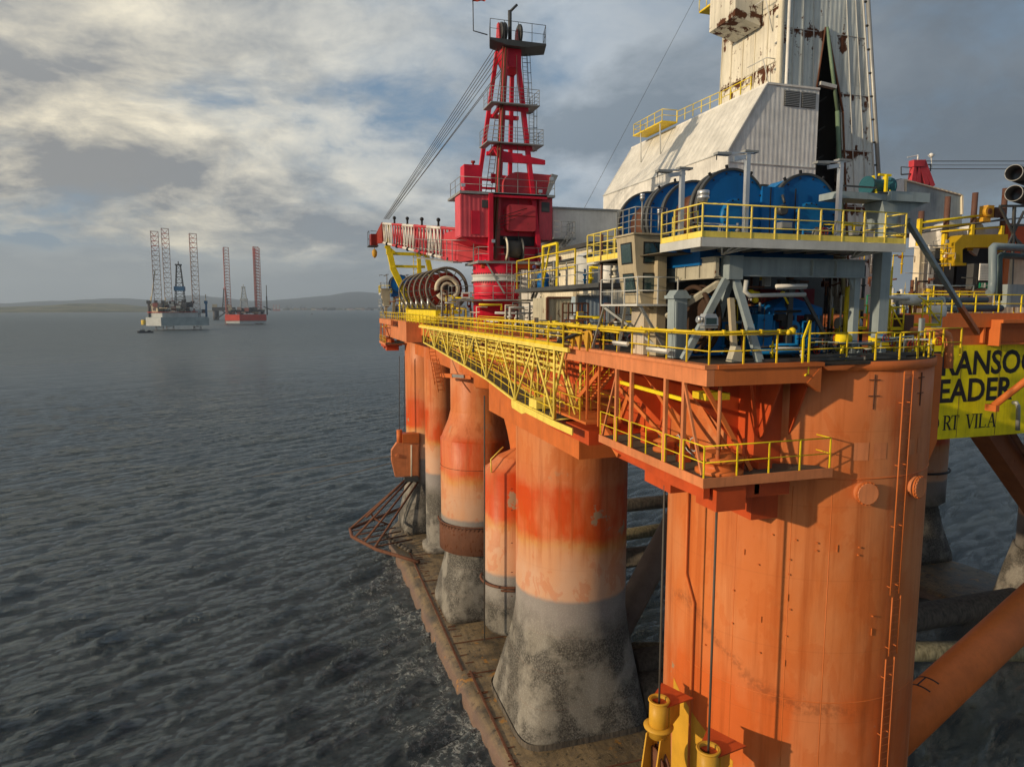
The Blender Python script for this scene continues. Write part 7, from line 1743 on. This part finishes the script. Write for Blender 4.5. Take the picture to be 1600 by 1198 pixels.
far_derrick(j1, L1(5, -6), 40, 104, 15, 6, FAR['dark'], FAR['blueband'], .6)
for a, b, h in ((-41, -10, 42), (43, -8, 46), (-20, -14, 40)):
    c = part('deck_crane', MB().tube(L1(a, b, 20), L1(a, b, 45), 1.6, 8).cbox(L1(a, b, 45), 5, 5, 5), FAR['blueband' if a > 0 else 'dark'], j1)
    part('crane_boom', MB().tube(L1(a, b, 30), L1(a+(4 if a < 0 else 0), b, h+12), .7, 4), FAR['tan'], c)
part('deck_crane', MB().tube(L1(-38, -12, 40), L1(-29, -12, 96), .8, 4), FAR['tan'], j1)
mb = MB().pipe([L1(-44, -9, 28.6), L1(-24, -28.5, 28.6), L1(30, -22.5, 28.6)], .35, 4).pipe([L1(-44, -9, 29.4), L1(-24, -28.5, 29.4), L1(30, -22.5, 29.4)], .2, 4); part('deck_edge', mb, FAR['red'], j1)
# jack-up 2
D2 = 1588; o2 = gp(384, D2); r2v = (gp(414, D2)-gp(354, D2)).normalized(); f2v = V((-r2v.y, r2v.x, 0))
def L2(a, b, z=0): v = o2+r2v*a+f2v*b; v.z = z; return v
j2 = thing('jackup_rig', 'red-hulled jack-up rig with reddish lattice legs, right of the grey-blue one', 'jack-up rig', tuple(o2))
part('hull', MB().prism([L2(-42, 8, 8), L2(-42, -12, 8), L2(-13, -26, 8), L2(40, -18, 8), L2(42, 20, 8), L2(-10, 28, 8)], (0, 0, 13)), FAR['red'], j2)
part('hull_base', MB().prism([L2(-40, 8, 2.5), L2(-40, -11, 2.5), L2(-13, -25, 2.5), L2(38, -17, 2.5), L2(40, 19, 2.5), L2(-10, 27, 2.5)], (0, 0, 5.5)), FAR['white'], j2)
for k in range(50):
    a, b = rj.uniform(-34, 36), rj.uniform(-18, 16); s_ = rj.uniform(3, 9); part('deck_module', MB().cbox(L2(a, b, 21+s_*.4+rj.uniform(0, 9)), s_, s_, s_*.9), FAR[rj.choice(['dark', 'tan', 'dark', 'redleg', 'legs'])], j2)
part('cantilever', MB().prism([L2(-30, -20, 27), L2(38, -16, 27), L2(38, 6, 27), L2(-30, 6, 27)], (0, 0, 4)), FAR['dark'], j2)
for a, b, zt in ((-36, -2, 162), (23, -4, 165), (26, 16, 164)): latt(j2, L2(a, b), zt, 12, FAR['redleg'], .6, 26, redtop=(a > 0))
far_derrick(j2, L2(-3, -6), 34, 78, 15, 5, FAR['white'], FAR['white'], .8)
part('deck_crane', MB().tube(L2(43, -4, 20), L2(43, -4, 60), 1.5, 6).tube(L2(36, -4, 38), L2(51, -4, 31), 1.1, 5).tube(L2(43.5, -4, 84), L2(43, -4, 58), .8, 5), FAR['dark'], j2)
for k in range(8): part('leg_stub', MB().tube(L2(-42+4*(k % 3)+ (66 if k > 3 else 0), -8+3*(k % 2), -2), L2(-42+4*(k % 3)+(66 if k > 3 else 0), -8+3*(k % 2), 8), .8, 5), FAR['legs'], j2)
# distant semi-sub
D3 = 2150; o3 = gp(350, D3)
s3 = thing('distant_rig', 'small dark semi-submersible rig just left of the red-hulled jack-up', 'oil rig', tuple(o3))
for dx_ in (-22, 22):
    for dy_ in (-20, 20): part('column', MB().lathe((o3.x+dx_, o3.y+dy_, 0), 'z', [(6, 0), (6, 26)], 16), FAR['dark'], s3)
part('deck', MB().cbox((o3.x, o3.y, 31), 58, 54, 10), FAR['dark'], s3); part('brace', MB().tube((o3.x-20, o3.y-22, 2), (o3.x+14, o3.y-22, 28), 2, 6).tube((o3.x+20, o3.y-22, 4), (o3.x-2, o3.y-22, 26), 2, 6), FAR['dark'], s3)
far_derrick(s3, V((o3.x+4, o3.y, 0)), 36, 88, 15, 5, FAR['dark'], None, .8)
part('deck_module', MB().cbox((o3.x-22, o3.y-20, 40), 12, 12, 9).cbox((o3.x+14, o3.y-20, 39), 16, 12, 7), FAR['tan'], s3)
# buoy and tug
o4 = gp(224, 1640); t = thing('yellow_float', 'yellow floating tank beside the left jack-up rig', 'buoy', tuple(o4))
part('tank', MB().lathe((o4.x, o4.y, -1), 'z', [(5.6, 0), (5.8, 1), (5.8, 10), (5.2, 11)], 24), FAR['yellow'], t); part('hatch', MB().cbox((o4.x+2, o4.y-2, 10.8), 4, 4, 1.6).tube((o4.x, o4.y, 8), (o4.x+12, o4.y-2, 7.4), .5, 5), FAR['dark'], t)
o5 = gp(225, 1125); t = thing('work_boat', 'small dark work boat in front of the left jack-up rig', 'boat', tuple(o5))
def L5(a, b, z=0): v = o5+rtv*a+fwv*b; v.z = z; return v
k0 = [L5(-10.5, 0, .2), L5(-9, -2.6, .2), L5(9.5, -2.6, .2), L5(10.5, 0, .2), L5(9.5, 2.6, .2), L5(-9, 2.6, .2)]
part('hull', MB().prism([p-V((0, 0, .8)) for p in k0], (0, 0, 2.9)).prism([L5(-11, 0, 2.2), L5(-8, -2.4, 2.2), L5(-4, -2.4, 2.2), L5(-4, 2.4, 2.2), L5(-8, 2.4, 2.2)], (0, 0, 1.0)), FAR['navy'], t)
wh = part('wheelhouse', MB().cbox(L5(-3.5, 0, 3.9), 5.5, 3.6, 2.8), FAR['navy'], t); part('window', MB().cbox(L5(-3.5, -1.4, 4.2), 5.2, 1.2, .9), FAR['blue'], wh)
part('mast', MB().tube(L5(-3, 0, 5), L5(-3, 0, 8), .15, 5).cbox(L5(5, 0, 3.0), 4, 3, 1.6), FAR['navy'], t)
# far ship and town
o6 = gp(432, 6200); t = thing('far_ship', 'tiny pinkish ship with cranes on the horizon right of the red jack-up', 'ship', tuple(o6))
part('hull', MB().cbox((o6.x, o6.y, 8), 60, 20, 16), FAR['redleg'], t); part('superstructure', MB().cbox((o6.x+14, o6.y, 26), 18, 16, 22).cbox((o6.x-16, o6.y, 22), 12, 12, 12), FAR['white'], t)
for dx_ in (-22, -2, 24): part('mast', MB().tube((o6.x+dx_, o6.y, 10), (o6.x+dx_, o6.y, 55), 2, 4), FAR['redleg'], t)
rt_ = random.Random(2)
tm = [FAR['white'], FAR['tan'], FAR['dark'], FAR['legs']]
for k in range(44):
    px = 418+rt_.random()**.8*175; D = rt_.uniform(6850, 7350); p = gp(px, D); w = rt_.uniform(14, 60); h = rt_.uniform(7, 20); d_ = rt_.uniform(14, 30); z = 3+4*rt_.random()
    t = thing('shore_building', 'tiny pale building in the strip along the far shore', 'building', (p.x, p.y, z), 'buildings along the far shore')
    part('wall', MB().box(p.x-w/2, p.x+w/2, p.y-d_/2, p.y+d_/2, z-5, z+h), tm[k % 4], t)
    part('roof', MB().prism([(p.x-w/2-1, p.y-d_/2-1, z+h), (p.x+w/2+1, p.y-d_/2-1, z+h), (p.x+w/2+1, p.y, z+h+4), (p.x-w/2-1, p.y, z+h+4)], (0, .5, 0)).prism([(p.x-w/2-1, p.y+d_/2+1, z+h), (p.x-w/2-1, p.y-d_/2-1, z+h), (p.x-w/2-1, p.y, z+h+4)], (w+2, 0, 0)), FAR['dark'], t)
for k, px in enumerate((447, 455, 470, 476)):
    p = gp(px, 6900); t = thing('harbour_crane', 'thin harbour crane on the far shore skyline', 'crane', (p.x, p.y, 0), 'harbour cranes on the far shore')
    part('tower', MB().beam((p.x-5, p.y, 0), (p.x, p.y, 38), 2.5).beam((p.x+5, p.y, 0), (p.x, p.y, 38), 2.5), FAR['dark'], t); part('jib', MB().beam((p.x-3, p.y, 34), (p.x+20, p.y, 52+4*(k % 2)), 2), FAR['dark'], t)
p = gp(487, 3300); solo('mooring_buoy', MB().lathe((p.x, p.y, -.5), 'z', [(3, 0), (3.2, 1), (2.2, 4), (.5, 8)], 12), FAR['dark'], 'tiny dark buoy alone on the water between the red jack-up and the big rig', 'buoy')
